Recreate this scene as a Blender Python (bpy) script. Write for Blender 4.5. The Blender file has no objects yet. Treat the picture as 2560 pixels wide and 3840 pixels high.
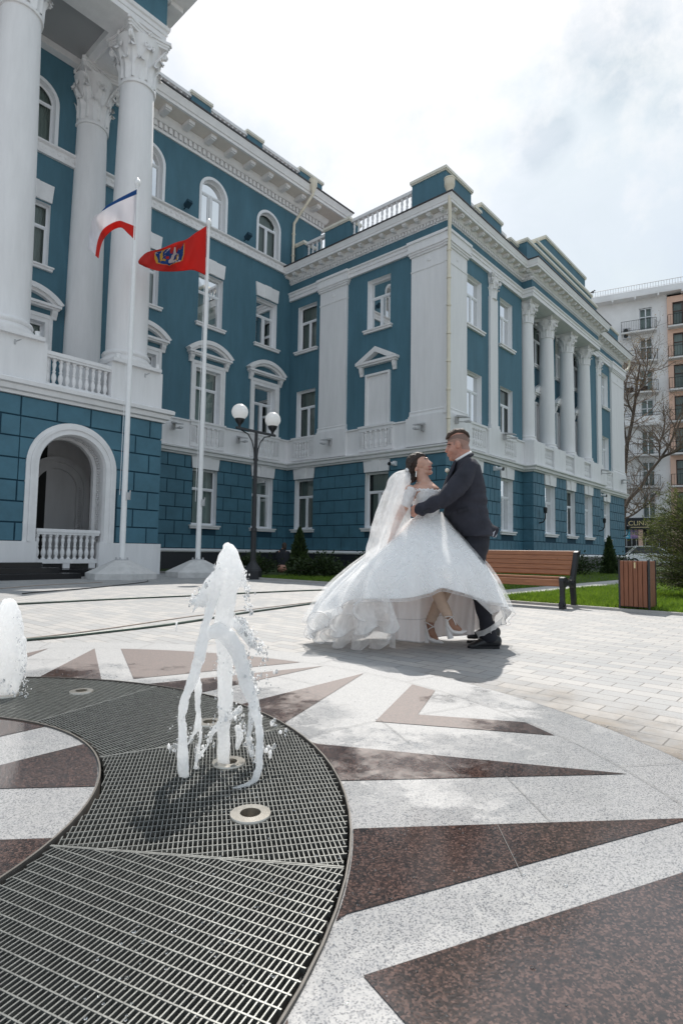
import bpy, bmesh, math, random
import numpy as np
from mathutils import Vector, Matrix, noise
random.seed(7); rng = np.random.default_rng(11)
SC = bpy.context.scene
COL = SC.collection
PI = math.pi
# ------------------------------------------------------------------ camera
FPX, CX, CY, EYE = 2164.45, 1280.0, 1920.0, 0.77
_yaw, _pit, _rol = [math.radians(a) for a in (41.5798, 3.88874, -0.905875)]
_f = np.array([math.cos(_pit)*math.cos(_yaw), math.cos(_pit)*math.sin(_yaw), math.sin(_pit)])
_r = np.array([math.sin(_yaw), -math.cos(_yaw), 0.0]); _d = np.cross(_f, _r)
CR = np.array([math.cos(_rol)*_r + math.sin(_rol)*_d, -math.sin(_rol)*_r + math.cos(_rol)*_d, _f])
FWD = np.array([math.cos(_yaw), math.sin(_yaw), 0.0]); RGT = np.array([math.sin(_yaw), -math.cos(_yaw), 0.0])
EYEP = np.array([0, 0, EYE])
def ray(px, py): return CR.T @ np.array([(px-CX)/FPX, (py-CY)/FPX, 1.0])
def on_ground(px, py, z=0.0):
    d = ray(px, py); return EYEP + d*(z-EYE)/d[2]
def at_depth(px, py, depth):
    d = ray(px, py); return EYEP + d*depth/(d @ FWD)
cam = bpy.data.cameras.new('camera'); camo = bpy.data.objects.new('camera', cam); COL.objects.link(camo)
cam.sensor_fit = 'VERTICAL'; cam.sensor_height = 36.0; cam.sensor_width = 24.0; cam.lens = FPX/3840*36.0
cam.clip_start = 0.05; cam.clip_end = 2000
m4 = Matrix.Identity(4)
for i in range(3):
    m4[i][0] = CR[0][i]; m4[i][1] = -CR[1][i]; m4[i][2] = -CR[2][i]
    m4[i][3] = EYEP[i]
camo.matrix_world = m4
cam.dof.use_dof = True; cam.dof.focus_distance = 4.9; cam.dof.aperture_fstop = 10.0
SC.camera = camo
# ------------------------------------------------------------------ light
SUN_EL, SUN_AZ = math.radians(55), math.radians(34)
sl = bpy.data.lights.new('sun', 'SUN'); so = bpy.data.objects.new('sun', sl); COL.objects.link(so)
sl.energy = 4.8; sl.angle = math.radians(0.55); sl.color = (1.0, 0.955, 0.89)
sdir = Vector((math.cos(SUN_EL)*math.cos(SUN_AZ), math.cos(SUN_EL)*math.sin(SUN_AZ), math.sin(SUN_EL)))
so.rotation_euler = sdir.to_track_quat('Z', 'Y').to_euler(); so.location = (0, 0, 40)
W = bpy.data.worlds.new('World'); SC.world = W; W.use_nodes = True
nt = W.node_tree; nt.nodes.clear()
def N(t, k, **kw):
    n = t.nodes.new(k)
    for a, b in kw.items(): setattr(n, a, b)
    return n
out = N(nt, 'ShaderNodeOutputWorld'); bg = N(nt, 'ShaderNodeBackground'); bg.inputs['Strength'].default_value = 0.12
sky = N(nt, 'ShaderNodeTexSky', sky_type='NISHITA'); sky.sun_disc = False
sky.sun_elevation = SUN_EL; sky.sun_rotation = PI/2 - SUN_AZ; sky.altitude = 60; sky.air_density = 1.1; sky.dust_density = 2.6; sky.ozone_density = 1.0
tc = N(nt, 'ShaderNodeTexCoord')
mp = N(nt, 'ShaderNodeMapping'); mp.inputs['Scale'].default_value = (1.0, 1.0, 2.1); mp.inputs['Location'].default_value = (0.35, 0.1, 0.0)
nt.links.new(tc.outputs['Generated'], mp.inputs['Vector'])
no = N(nt, 'ShaderNodeTexNoise'); no.inputs['Scale'].default_value = 2.6; no.inputs['Detail'].default_value = 9; no.inputs['Roughness'].default_value = 0.58; no.inputs['Distortion'].default_value = 0.3
nt.links.new(mp.outputs[0], no.inputs['Vector'])
rp = N(nt, 'ShaderNodeValToRGB'); rp.color_ramp.elements[0].position = 0.36; rp.color_ramp.elements[1].position = 0.60
rp.color_ramp.elements[0].color = (0.62, 0.62, 0.62, 1); rp.color_ramp.elements[1].color = (0.96, 0.96, 0.96, 1)
nt.links.new(no.outputs['Fac'], rp.inputs['Fac'])
# cloud colour: thin bright veil with a few thicker grey clouds
def wm(op, a, b_=None, c=None):
    m = N(nt, 'ShaderNodeMath', operation=op)
    for i, v in enumerate((a, b_, c)):
        if v is None: continue
        if hasattr(v, 'is_output'): nt.links.new(v, m.inputs[i])
        else: m.inputs[i].default_value = v
    return m.outputs[0]
no2 = N(nt, 'ShaderNodeTexNoise'); no2.inputs['Scale'].default_value = 7.0; no2.inputs['Detail'].default_value = 8; no2.inputs['Roughness'].default_value = 0.6
nt.links.new(tc.outputs['Generated'], no2.inputs['Vector'])
dark = None
for (px, py, size) in ((2300, 60, 0.10), (2390, 190, 0.085), (2330, 290, 0.05), (2010, 530, 0.05), (2080, 500, 0.035), (2540, 380, 0.045)):
    dv = ray(px, py); dv = dv/np.linalg.norm(dv)
    vd = N(nt, 'ShaderNodeVectorMath', operation='DISTANCE'); nt.links.new(tc.outputs['Generated'], vd.inputs[0]); vd.inputs[1].default_value = [float(q) for q in dv]
    f = wm('MAXIMUM', wm('MULTIPLY_ADD', vd.outputs['Value'], -1.0/size, 1.0), 0.0)
    dark = f if dark is None else wm('MAXIMUM', dark, f)
fac = wm('MULTIPLY', dark, wm('MULTIPLY_ADD', no2.outputs['Fac'], 9.0, -3.6)); cl = N(nt, 'ShaderNodeClamp'); nt.links.new(fac, cl.inputs['Value'])
rc = N(nt, 'ShaderNodeValToRGB'); e = rc.color_ramp.elements
e[0].position = 0.0; e[0].color = (1, 1, 1, 1); e[1].position = 1.0; e[1].color = (0.79, 0.83, 0.86, 1)
nt.links.new(cl.outputs[0], rc.inputs['Fac'])
# hazy aureole round the sun fading to pale blue
vs_ = N(nt, 'ShaderNodeVectorMath', operation='DISTANCE'); nt.links.new(tc.outputs['Generated'], vs_.inputs[0]); vs_.inputs[1].default_value = [math.cos(SUN_EL)*math.cos(SUN_AZ), math.cos(SUN_EL)*math.sin(SUN_AZ), math.sin(SUN_EL)]
rh = N(nt, 'ShaderNodeValToRGB'); eh = rh.color_ramp.elements; eh[0].position = 0.0; eh[0].color = (8.4, 8.4, 8.4, 1); eh[1].position = 1.0; eh[1].color = (5.4, 6.1, 6.7, 1); q_ = eh.new(0.25); q_.color = (7.7, 7.8, 7.85, 1); q_ = eh.new(0.44); q_.color = (6.2, 6.85, 7.3, 1)
nt.links.new(wm('ADD', vs_.outputs['Value'], wm('MULTIPLY_ADD', no2.outputs['Fac'], 0.9, -0.45)), rh.inputs['Fac'])
mv = N(nt, 'ShaderNodeMixRGB'); mv.blend_type = 'MULTIPLY'; mv.inputs['Fac'].default_value = 1.0; nt.links.new(rh.outputs[0], mv.inputs['Color1']); nt.links.new(rc.outputs[0], mv.inputs['Color2'])
mx = N(nt, 'ShaderNodeMixRGB'); nt.links.new(rp.outputs['Color'], mx.inputs['Fac'])
nt.links.new(sky.outputs[0], mx.inputs['Color1']); nt.links.new(mv.outputs[0], mx.inputs['Color2'])
nt.links.new(mx.outputs[0], bg.inputs['Color']); nt.links.new(bg.outputs[0], out.inputs['Surface'])
vs = SC.view_settings; vs.view_transform = 'Standard'; vs.look = 'None'; vs.gamma = 1; vs.exposure = 0.10; vs.use_curve_mapping = False
# ------------------------------------------------------------------ materials
MATS = {}
def mat(name, col, rough=0.7, metal=0.0, var=0.0, vscale=6.0, bump=0.0, bscale=60.0, spec=None, sss=0.0, coat=0.0, trans=0.0, alpha=1.0, stretch=None, var2=None):
    m = bpy.data.materials.new(name); m.use_nodes = True; MATS[name] = m
    t = m.node_tree; b = t.nodes['Principled BSDF']
    b.inputs['Base Color'].default_value = (*col, 1); b.inputs['Roughness'].default_value = rough; b.inputs['Metallic'].default_value = metal
    if spec is not None: b.inputs['Specular IOR Level'].default_value = spec
    if sss: b.inputs['Subsurface Weight'].default_value = sss; b.inputs['Subsurface Radius'].default_value = (0.012, 0.005, 0.003); b.inputs['Subsurface Scale'].default_value = 1.0
    if coat: b.inputs['Coat Weight'].default_value = coat; b.inputs['Coat Roughness'].default_value = 0.08
    if trans: b.inputs['Transmission Weight'].default_value = trans
    if alpha < 1: b.inputs['Alpha'].default_value = alpha
    if var or bump:
        g = N(t, 'ShaderNodeTexCoord'); mpn = N(t, 'ShaderNodeMapping')
        if stretch: mpn.inputs['Scale'].default_value = stretch
        t.links.new(g.outputs['Object'], mpn.inputs['Vector'])
    if var:
        n = N(t, 'ShaderNodeTexNoise'); n.inputs['Scale'].default_value = vscale; n.inputs['Detail'].default_value = 5; n.inputs['Roughness'].default_value = 0.65
        t.links.new(mpn.outputs[0], n.inputs['Vector'])
        r = N(t, 'ShaderNodeValToRGB'); a = var
        r.color_ramp.elements[0].position = 0.3; r.color_ramp.elements[1].position = 0.7
        c1 = [max(0, c*(1-a)) for c in col]; c2 = [min(1, c*(1+a)) for c in col]
        if var2: c1 = var2
        r.color_ramp.elements[0].color = (*c1, 1); r.color_ramp.elements[1].color = (*c2, 1)
        t.links.new(n.outputs['Fac'], r.inputs['Fac']); t.links.new(r.outputs[0], b.inputs['Base Color'])
    if bump:
        n2 = N(t, 'ShaderNodeTexNoise'); n2.inputs['Scale'].default_value = bscale; n2.inputs['Detail'].default_value = 4
        t.links.new(mpn.outputs[0], n2.inputs['Vector'])
        bp = N(t, 'ShaderNodeBump'); bp.inputs['Strength'].default_value = bump; bp.inputs['Distance'].default_value = 0.01
        t.links.new(n2.outputs['Fac'], bp.inputs['Height']); t.links.new(bp.outputs[0], b.inputs['Normal'])
    return m
mat('teal', (0.066, 0.160, 0.212), 0.75, var=0.13, vscale=1.6, stretch=(1.4, 1.4, .3), bump=0.15, bscale=90)
mat('teal_block', (0.059, 0.160, 0.218), 0.6, var=0.16, vscale=1.7, bump=0.12, bscale=70)
mat('white_paint', (0.78, 0.772, 0.775), 0.75, var=0.05, vscale=2.2, stretch=(2.0, 2.0, .32), bump=0.12, bscale=80)
mat('white_trim', (0.80, 0.79, 0.79), 0.65, var=0.06, vscale=3)
mat('groove', (0.012, 0.05, 0.08), 0.9)
mat('soffit_cream', (0.76, 0.70, 0.64), 0.8, var=0.06, vscale=3)
mat('pvc', (0.80, 0.81, 0.83), 0.35)
mat('roof_metal', (0.035, 0.03, 0.035), 0.5, var=0.2)
mat('cream_metal', (0.72, 0.66, 0.54), 0.5, var=0.05)
mat('cap_metal', (0.72, 0.69, 0.60), 0.5, var=0.05)
mat('plinth_dark', (0.025, 0.027, 0.033), 0.4, var=0.25, vscale=20)
mat('black_granite', (0.012, 0.012, 0.014), 0.16, var=0.4, vscale=60)
mat('curtain', (0.40, 0.44, 0.42), 0.9, var=0.15, vscale=2, stretch=(9, 9, .3))
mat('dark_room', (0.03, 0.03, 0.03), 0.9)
mat('black_iron', (0.012, 0.013, 0.016), 0.42, var=0.3, vscale=30, bump=0.1)
mat('white_metal', (0.82, 0.82, 0.82), 0.4, var=0.04, vscale=8)
mat('concrete', (0.56, 0.55, 0.54), 0.9, var=0.12, vscale=5, bump=0.3, bscale=50)
mat('fixture_grey', (0.45, 0.45, 0.46), 0.4)
mat('fixture_black', (0.015, 0.017, 0.02), 0.5)
mat('steel', (0.55, 0.52, 0.47), 0.28, metal=0.9, var=0.12, vscale=40)
mat('grate_steel', (0.36, 0.365, 0.35), 0.32, metal=0.8, var=0.25, vscale=35)
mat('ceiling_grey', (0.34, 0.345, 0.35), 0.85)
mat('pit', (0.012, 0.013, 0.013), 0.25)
mat('hose_green', (0.045, 0.07, 0.055), 0.35, var=0.7, vscale=1.5)
mat('hose_black', (0.02, 0.022, 0.022), 0.45)
mat('cable_beige', (0.36, 0.30, 0.26), 0.6)
# globe
mg = mat('globe', (0.88, 0.88, 0.88), 0.25, sss=0.0); b = mg.node_tree.nodes['Principled BSDF']; b.inputs['Coat Weight'].default_value = 0.5
t = mg.node_tree; tl = N(t, 'ShaderNodeBsdfTranslucent'); tl.inputs['Color'].default_value = (0.95, 0.95, 0.95, 1); ms = N(t, 'ShaderNodeMixShader'); ms.inputs[0].default_value = 0.5
t.links.new(b.outputs[0], ms.inputs[1]); t.links.new(tl.outputs[0], ms.inputs[2]); t.links.new(ms.outputs[0], t.nodes['Material Output'].inputs['Surface'])
# window glass
m = bpy.data.materials.new('glass_pane'); m.use_nodes = True; MATS['glass_pane'] = m; t = m.node_tree; t.nodes.clear()
o_ = N(t, 'ShaderNodeOutputMaterial'); mxs = N(t, 'ShaderNodeMixShader'); fr = N(t, 'ShaderNodeFresnel'); fr.inputs['IOR'].default_value = 1.52
tr = N(t, 'ShaderNodeBsdfTransparent'); tr.inputs['Color'].default_value = (0.70, 0.76, 0.75, 1); gl = N(t, 'ShaderNodeBsdfGlossy'); gl.inputs['Roughness'].default_value = 0.02
t.links.new(fr.outputs[0], mxs.inputs[0]); t.links.new(tr.outputs[0], mxs.inputs[1]); t.links.new(gl.outputs[0], mxs.inputs[2]); t.links.new(mxs.outputs[0], o_.inputs['Surface'])
# ------------------------------------------------------------------ mesh builder
class MB:
    def __init__(s): s.v = []; s.f = []
    def add(s, vs_, fs):
        o = len(s.v); s.v.extend([tuple(map(float, p)) for p in vs_]); s.f.extend([tuple(i+o for i in f) for f in fs])
    def quad(s, a, b, c, d): s.add([a, b, c, d], [(0, 1, 2, 3)])
    def box(s, F, s0, s1, d0, d1, z0, z1):
        p = [F(a, b, c) for a in (s0, s1) for b in (d0, d1) for c in (z0, z1)]
        s.add(p, [(0, 1, 3, 2), (4, 6, 7, 5), (0, 4, 5, 1), (2, 3, 7, 6), (0, 2, 6, 4), (1, 5, 7, 3)])
    def bevbox(s, F, s0, s1, d0, d1, z0, z1, b):   # face at d1 with chamfered edges
        p = [F(s0, d0, z0), F(s1, d0, z0), F(s1, d0, z1), F(s0, d0, z1)]
        p += [F(s0, d1-b, z0), F(s1, d1-b, z0), F(s1, d1-b, z1), F(s0, d1-b, z1)]
        p += [F(s0+b, d1, z0+b), F(s1-b, d1, z0+b), F(s1-b, d1, z1-b), F(s0+b, d1, z1-b)]
        fs = []
        for k in (0, 4):
            for i in range(4): j = (i+1) % 4; fs.append((k+i, k+j, k+4+j, k+4+i))
        fs += [(8, 9, 10, 11), (3, 2, 1, 0)]
        s.add(p, fs)
    def prism(s, F, pts, d0, d1):                   # polygon in (s,z) extruded in d
        n = len(pts); p = [F(a, d0, c) for a, c in pts] + [F(a, d1, c) for a, c in pts]
        s.add(p, [tuple(range(n-1, -1, -1)), tuple(range(n, 2*n))] + [(i, (i+1) % n, n+(i+1) % n, n+i) for i in range(n)])
    def strip(s, F, outer, inner, d0, d1):          # band between two polylines (s,z), extruded
        for i in range(len(outer)-1): s.prism(F, [outer[i], outer[i+1], inner[i+1], inner[i]], d0, d1)
    def lathe(s, c, prof, n=16, a0=0.0, a1=2*PI, cap=True):   # prof: (r,z)
        full = abs(a1-a0-2*PI) < 1e-6; m = n if full else n+1
        vs_ = []
        for r, z in prof:
            for i in range(m):
                a = a0+(a1-a0)*i/n; vs_.append((c[0]+r*math.cos(a), c[1]+r*math.sin(a), c[2]+z))
        fs = []
        for k in range(len(prof)-1):
            for i in range(n):
                j = (i+1) % m; fs.append((k*m+i, k*m+j, (k+1)*m+j, (k+1)*m+i))
        if cap and full: fs += [tuple(range(m-1, -1, -1)), tuple(range((len(prof)-1)*m, len(prof)*m))]
        s.add(vs_, fs)
    def tube(s, pts, rad, n=8, cap=True):
        P = [np.array(p, float) for p in pts]; R_ = rad if hasattr(rad, '__len__') else [rad]*len(P)
        vs_ = []; up = np.array([0.0, 0, 1]); prev = None
        for i, p in enumerate(P):
            t_ = P[min(i+1, len(P)-1)] - P[max(i-1, 0)]; t_ = t_/(np.linalg.norm(t_)+1e-12)
            if prev is None:
                a = np.cross(t_, up)
                if np.linalg.norm(a) < 0.1: a = np.cross(t_, np.array([1.0, 0, 0]))
            else: a = prev - t_*(prev @ t_)
            a = a/np.linalg.norm(a); prev = a; b_ = np.cross(t_, a)
            for k in range(n):
                an = 2*PI*k/n; vs_.append(p + R_[i]*(math.cos(an)*a + math.sin(an)*b_))
        fs = [(i*n+k, i*n+(k+1) % n, (i+1)*n+(k+1) % n, (i+1)*n+k) for i in range(len(P)-1) for k in range(n)]
        if cap: fs += [tuple(range(n-1, -1, -1)), tuple(range((len(P)-1)*n, len(P)*n))]
        s.add(vs_, fs)
    def sweep(s, path, prof, closed=False):         # path (x,y); prof (d,z) d outward = right of travel
        P = [np.array(p, float) for p in path]; n = len(P); rows = []
        for i in range(n):
            ns = []
            for a, b_ in ((i-1, i), (i, i+1)):
                if a < 0 or b_ >= n: continue
                t_ = P[b_]-P[a]; t_ = t_/np.linalg.norm(t_); ns.append(np.array([t_[1], -t_[0]]))
            m_ = ns[0] if len(ns) == 1 else (ns[0]+ns[1])/(1+ns[0] @ ns[1])
            rows.append([(P[i][0]+m_[0]*d, P[i][1]+m_[1]*d, z) for d, z in prof])
        k = len(prof); vs_ = [p for r in rows for p in r]; fs = []
        for i in range(n-1):
            for j in range(k-1): fs.append((i*k+j, (i+1)*k+j, (i+1)*k+j+1, i*k+j+1))
        s.add(vs_, fs)
    def ico(s, c, r, sub=1, sc=(1, 1, 1)):
        vs_, fs = ICO[sub]; s.add([(c[0]+r*sc[0]*v[0], c[1]+r*sc[1]*v[1], c[2]+r*sc[2]*v[2]) for v in vs_], fs)
    def build(s, name, material, parent=None, smooth=False, recalc=True, angle=None):
        me = bpy.data.meshes.new(name); me.from_pydata(s.v, [], s.f); me.validate()
        if recalc:
            bm = bmesh.new(); bm.from_mesh(me); bmesh.ops.recalc_face_normals(bm, faces=bm.faces); bm.to_mesh(me); bm.free()
        if smooth: me.polygons.foreach_set('use_smooth', [True]*len(me.polygons))
        if angle:
            me.polygons.foreach_set('use_smooth', [True]*len(me.polygons))
            me.set_sharp_from_angle(angle=math.radians(angle))
        ms = material if isinstance(material, (list, tuple)) else [material]
        for q in ms: me.materials.append(MATS[q] if isinstance(q, str) else q)
        o = bpy.data.objects.new(name, me); COL.objects.link(o)
        if parent is not None: o.parent = parent; o.matrix_parent_inverse = Matrix.Translation(-Vector(parent_world(parent)))
        return o
def parent_world(p):
    v = Vector(p.location)
    if p.parent is not None: v = v + parent_world(p.parent) + p.matrix_parent_inverse.to_translation()
    return v
ICO = {}
for sb in (1, 2, 3):
    bm = bmesh.new(); bmesh.ops.create_icosphere(bm, subdivisions=sb, radius=1.0); bm.verts.ensure_lookup_table()
    ICO[sb] = ([tuple(v.co) for v in bm.verts], [tuple(v.index for v in f.verts) for f in bm.faces]); bm.free()
def tag(o, label, cat, group=None):
    o['label'] = label; o['category'] = cat
    if group: o['group'] = group
    return o
def struct(o, kind='structure'): o['kind'] = kind; return o
def thing(name, label, cat, loc=(0, 0, 0), group=None):
    o = bpy.data.objects.new(name, None); COL.objects.link(o); o.location = [float(q) for q in loc]
    return tag(o, label, cat, group)
def copy_tree(o, delta, parent=None):
    c = o.copy(); COL.objects.link(c)
    if parent is None: c.location = Vector(o.location)+Vector(delta)
    else: c.parent = parent
    for ch in list(o.children): copy_tree(ch, (0, 0, 0), c)
    return c
IDF = lambda a, b_, c: (a, b_, c)
def arc(cx, cz, r, a0, a1, n, rz=None):
    rz = rz or r; return [(cx+r*math.cos(a0+(a1-a0)*i/n), cz+rz*math.sin(a0+(a1-a0)*i/n)) for i in range(n+1)]
# ================================================================== the town hall
yA, xB, yC, yQ, yP, xE = 19.0, 17.69, 10.78, 10.31, 15.75, 38.9
Q0, Q1 = 24.06, 32.85
FA = lambda s, d, z: (s, yA-d, z)
FB = lambda s, d, z: (xB-d, s, z)
FC = lambda s, d, z: (s, yC-d, z)
FQ = lambda s, d, z: (s, yQ-d, z)
FP = lambda s, d, z: (s, yP-d, z)
FE = lambda s, d, z: (xE+d, s, z)
FR = lambda s, d, z: (9.37+d, s, z)
hall = thing('town_hall', 'three storey teal and white neoclassical town hall with columns and balustraded roof', 'building', (17.69, 10.78, 0))
def wall_sheet(m, F, s0, s1, z0, z1, ops):
    """sheet at d=0 with openings (s0,s1,z0,z1,arch)"""
    S = sorted({s0, s1, *[o[0] for o in ops], *[o[1] for o in ops]}); Z = sorted({z0, z1, *[o[2] for o in ops], *[o[3] for o in ops]})
    S = [a for a in S if s0 <= a <= s1]; Z = [a for a in Z if z0 <= a <= z1]
    for a, b_ in zip(S, S[1:]):
        for c, d in zip(Z, Z[1:]):
            ms, mz = (a+b_)/2, (c+d)/2
            if any(o[0] < ms < o[1] and o[2] < mz < o[3] for o in ops): continue
            m.quad(F(a, 0, c), F(b_, 0, c), F(b_, 0, d), F(a, 0, d))
    for o in ops:
        if len(o) > 4 and o[4]:
            r = (o[1]-o[0])/2; cs = (o[0]+o[1])/2; zc = o[3]-r
            pts = arc(cs, zc, r, PI, 0, 16)
            for p, q in zip(pts, pts[1:]):
                m.quad(F(p[0], 0, p[1]), F(q[0], 0, q[1]), F(q[0], 0, o[3]), F(p[0], 0, o[3]))
def blocks(m, F, s0, s1, rows, bl, ops, d=0.03, g=0.016, off=0.0):
    for i, (z0, z1) in enumerate(zip(rows, rows[1:])):
        st = s0 - (bl*0.5 if i % 2 else 0) - bl + off; js = []
        while st < s1+bl: js.append(st); st += bl
        iv = [(s0, s1)]
        for o in ops:
            if o[3] > z0+0.05 and o[2] < z1-0.05:
                nv = []
                for a, b_ in iv:
                    if o[1] <= a or o[0] >= b_: nv.append((a, b_)); continue
                    if o[0] > a: nv.append((a, o[0]))
                    if o[1] < b_: nv.append((o[1], b_))
                iv = nv
        for a, b_ in iv:
            cuts = [a]+[j for j in js if a+0.12 < j < b_-0.12]+[b_]
            for p, q in zip(cuts, cuts[1:]):
                ga = g if p != s0 else 0.0; gb = g if q != s1 else 0.0
                m.bevbox(F, p+(g if p > a else 0.002), q-(g if q < b_ else 0.002), 0.0, d, z0+g, z1-g, 0.008)
def window(F, s0, s1, z0, z1, rec=0.2, arch=False, curt=(0.0, 1.0), trans=0.66, tilt=False, lintel=None, sill=True, band=0.0):
    w = MB(); cs = (s0+s1)/2; r = (s1-s0)/2; zc = z1-r if arch else z1; fd0, fd1 = -rec-0.05, -rec
    outer = ([(s0, z0), (s0, zc)] + (arc(cs, zc, r, PI, 0, 16)[1:-1] if arch else [(s0, z1), (s1, z1)][:0]) + ([(s1, zc)] if arch else [(s0, z1), (s1, z1)]) + [(s1, z0)])
    if not arch: outer = [(s0, z0), (s0, z1), (s1, z1), (s1, z0)]
    # reveal
    for p, q in zip(outer, outer[1:]+outer[:1]):
        w.quad(F(p[0], 0.004, p[1]), F(q[0], 0.004, q[1]), F(q[0], fd0, q[1]), F(p[0], fd0, p[1]))
    bw = 0.055
    if arch: inner = [(s0+bw, z0+bw), (s0+bw, zc)] + arc(cs, zc, r-bw, PI, 0, 16)[1:-1] + [(s1-bw, zc), (s1-bw, z0+bw)]
    else: inner = [(s0+bw, z0+bw), (s0+bw, z1-bw), (s1-bw, z1-bw), (s1-bw, z0+bw)]
    if arch: outer = [(s0, z0), (s0, zc)] + arc(cs, zc, r, PI, 0, 16)[1:-1] + [(s1, zc), (s1, z0)]
    w.strip(F, outer+outer[:1], inner+inner[:1], fd0, fd1)
    zt = zc if arch else z0+(z1-z0)*trans
    w.box(F, s0+bw, s1-bw, fd0, fd1+0.004, zt-0.04, zt+0.035)
    if not tilt: w.box(F, cs-0.035, cs+0.035, fd0, fd1+0.004, z0+bw, zt-0.045)
    else:
        w.box(F, cs-0.05, cs+0.05, fd0-0.02, fd1+0.005, z0+bw, zt-0.045)
        w.box(F, cs-0.16, cs-0.11, fd0-0.04, fd1+0.007, z0+bw, zt-0.045)
    for k in (0, 1):   # sash rims
        a, b_ = (s0+bw, cs-0.045) if k == 0 else (cs+0.045, s1-bw)
        for x0, x1, y0, y1 in ((a, a+.03, z0+bw, zt-.045), (b_-.03, b_, z0+bw, zt-.045), (a+.03, b_-.03, z0+bw, z0+bw+.03), (a+.03, b_-.03, zt-.075, zt-.045)):
            w.box(F, x0, x1, fd0+.01, fd1-0.008, y0, y1)
    if band:   # flat painted band round the opening
        if arch:
            o2 = [(s0-band, z0), (s0-band, zc)] + arc(cs, zc, r+band, PI, 0, 16)[1:-1] + [(s1+band, zc), (s1+band, z0)]
            w.strip(F, o2, outer, 0.0, 0.03)
    fr = w.build('window', 'pvc', hall)
    g = MB()
    if arch: g.add([F(p[0], fd0+.02, p[1]) for p in inner], [tuple(range(len(inner)))])
    else: g.quad(*[F(p[0], fd0+.02, p[1]) for p in inner])
    g.build('pane', 'glass_pane', fr)
    c = MB(); n = 14; zz0, zz1 = z0+0.02, z1-0.02
    a0, a1 = s0+(s1-s0)*curt[0], s0+(s1-s0)*curt[1]
    if a1 > a0+0.05:
        for i in range(n*2):
            u0, u1 = i/(2*n), (i+1)/(2*n); dd = lambda u: -rec-0.16+0.02*math.sin(u*n*2*PI*0.9)
            c.quad(F(a0+(a1-a0)*u0, dd(u0), zz0), F(a0+(a1-a0)*u1, dd(u1), zz0), F(a0+(a1-a0)*u1, dd(u1), zz1), F(a0+(a1-a0)*u0, dd(u0), zz1))
        c.build('curtain', 'curtain', fr, smooth=True)
    if sill:
        m = MB(); m.box(F, s0-0.12, s1+0.16, 0.002, 0.13, z0-0.055, z0-0.002); m.box(F, s0-0.09, s1+0.13, 0.002, 0.09, z0-0.14, z0-0.056); m.box(F, s0, s1, -rec, 0.002, z0-0.05, z0-0.002)
        m.build('sill', 'white_trim', fr)
    if lintel:
        zl0, zl1 = lintel; m = MB(); ov = 0.07; k = 0.14
        m.prism(F, [(s0-0.02, zl0), (s1+0.02, zl0), (s1+ov, zl1), (s0-ov, zl1)], 0.002, 0.06)
        m.prism(F, [(cs-k, zl0-0.006), (cs+k, zl0-0.006), (cs+k*1.35, zl1-.004), (cs-k*1.35, zl1-.004)], 0.061, 0.10)
        m.build('lintel', 'white_trim', fr)
    return fr
GF, F2, F3 = (1.70, 3.88), (5.74, 7.86), (9.68, 11.74)
LG, L3 = (3.90, 4.36), (11.79, 12.37)
ROWS = [0.80, 1.32, 1.83, 2.34, 2.86, 3.37, 3.88, 4.36]
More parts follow.
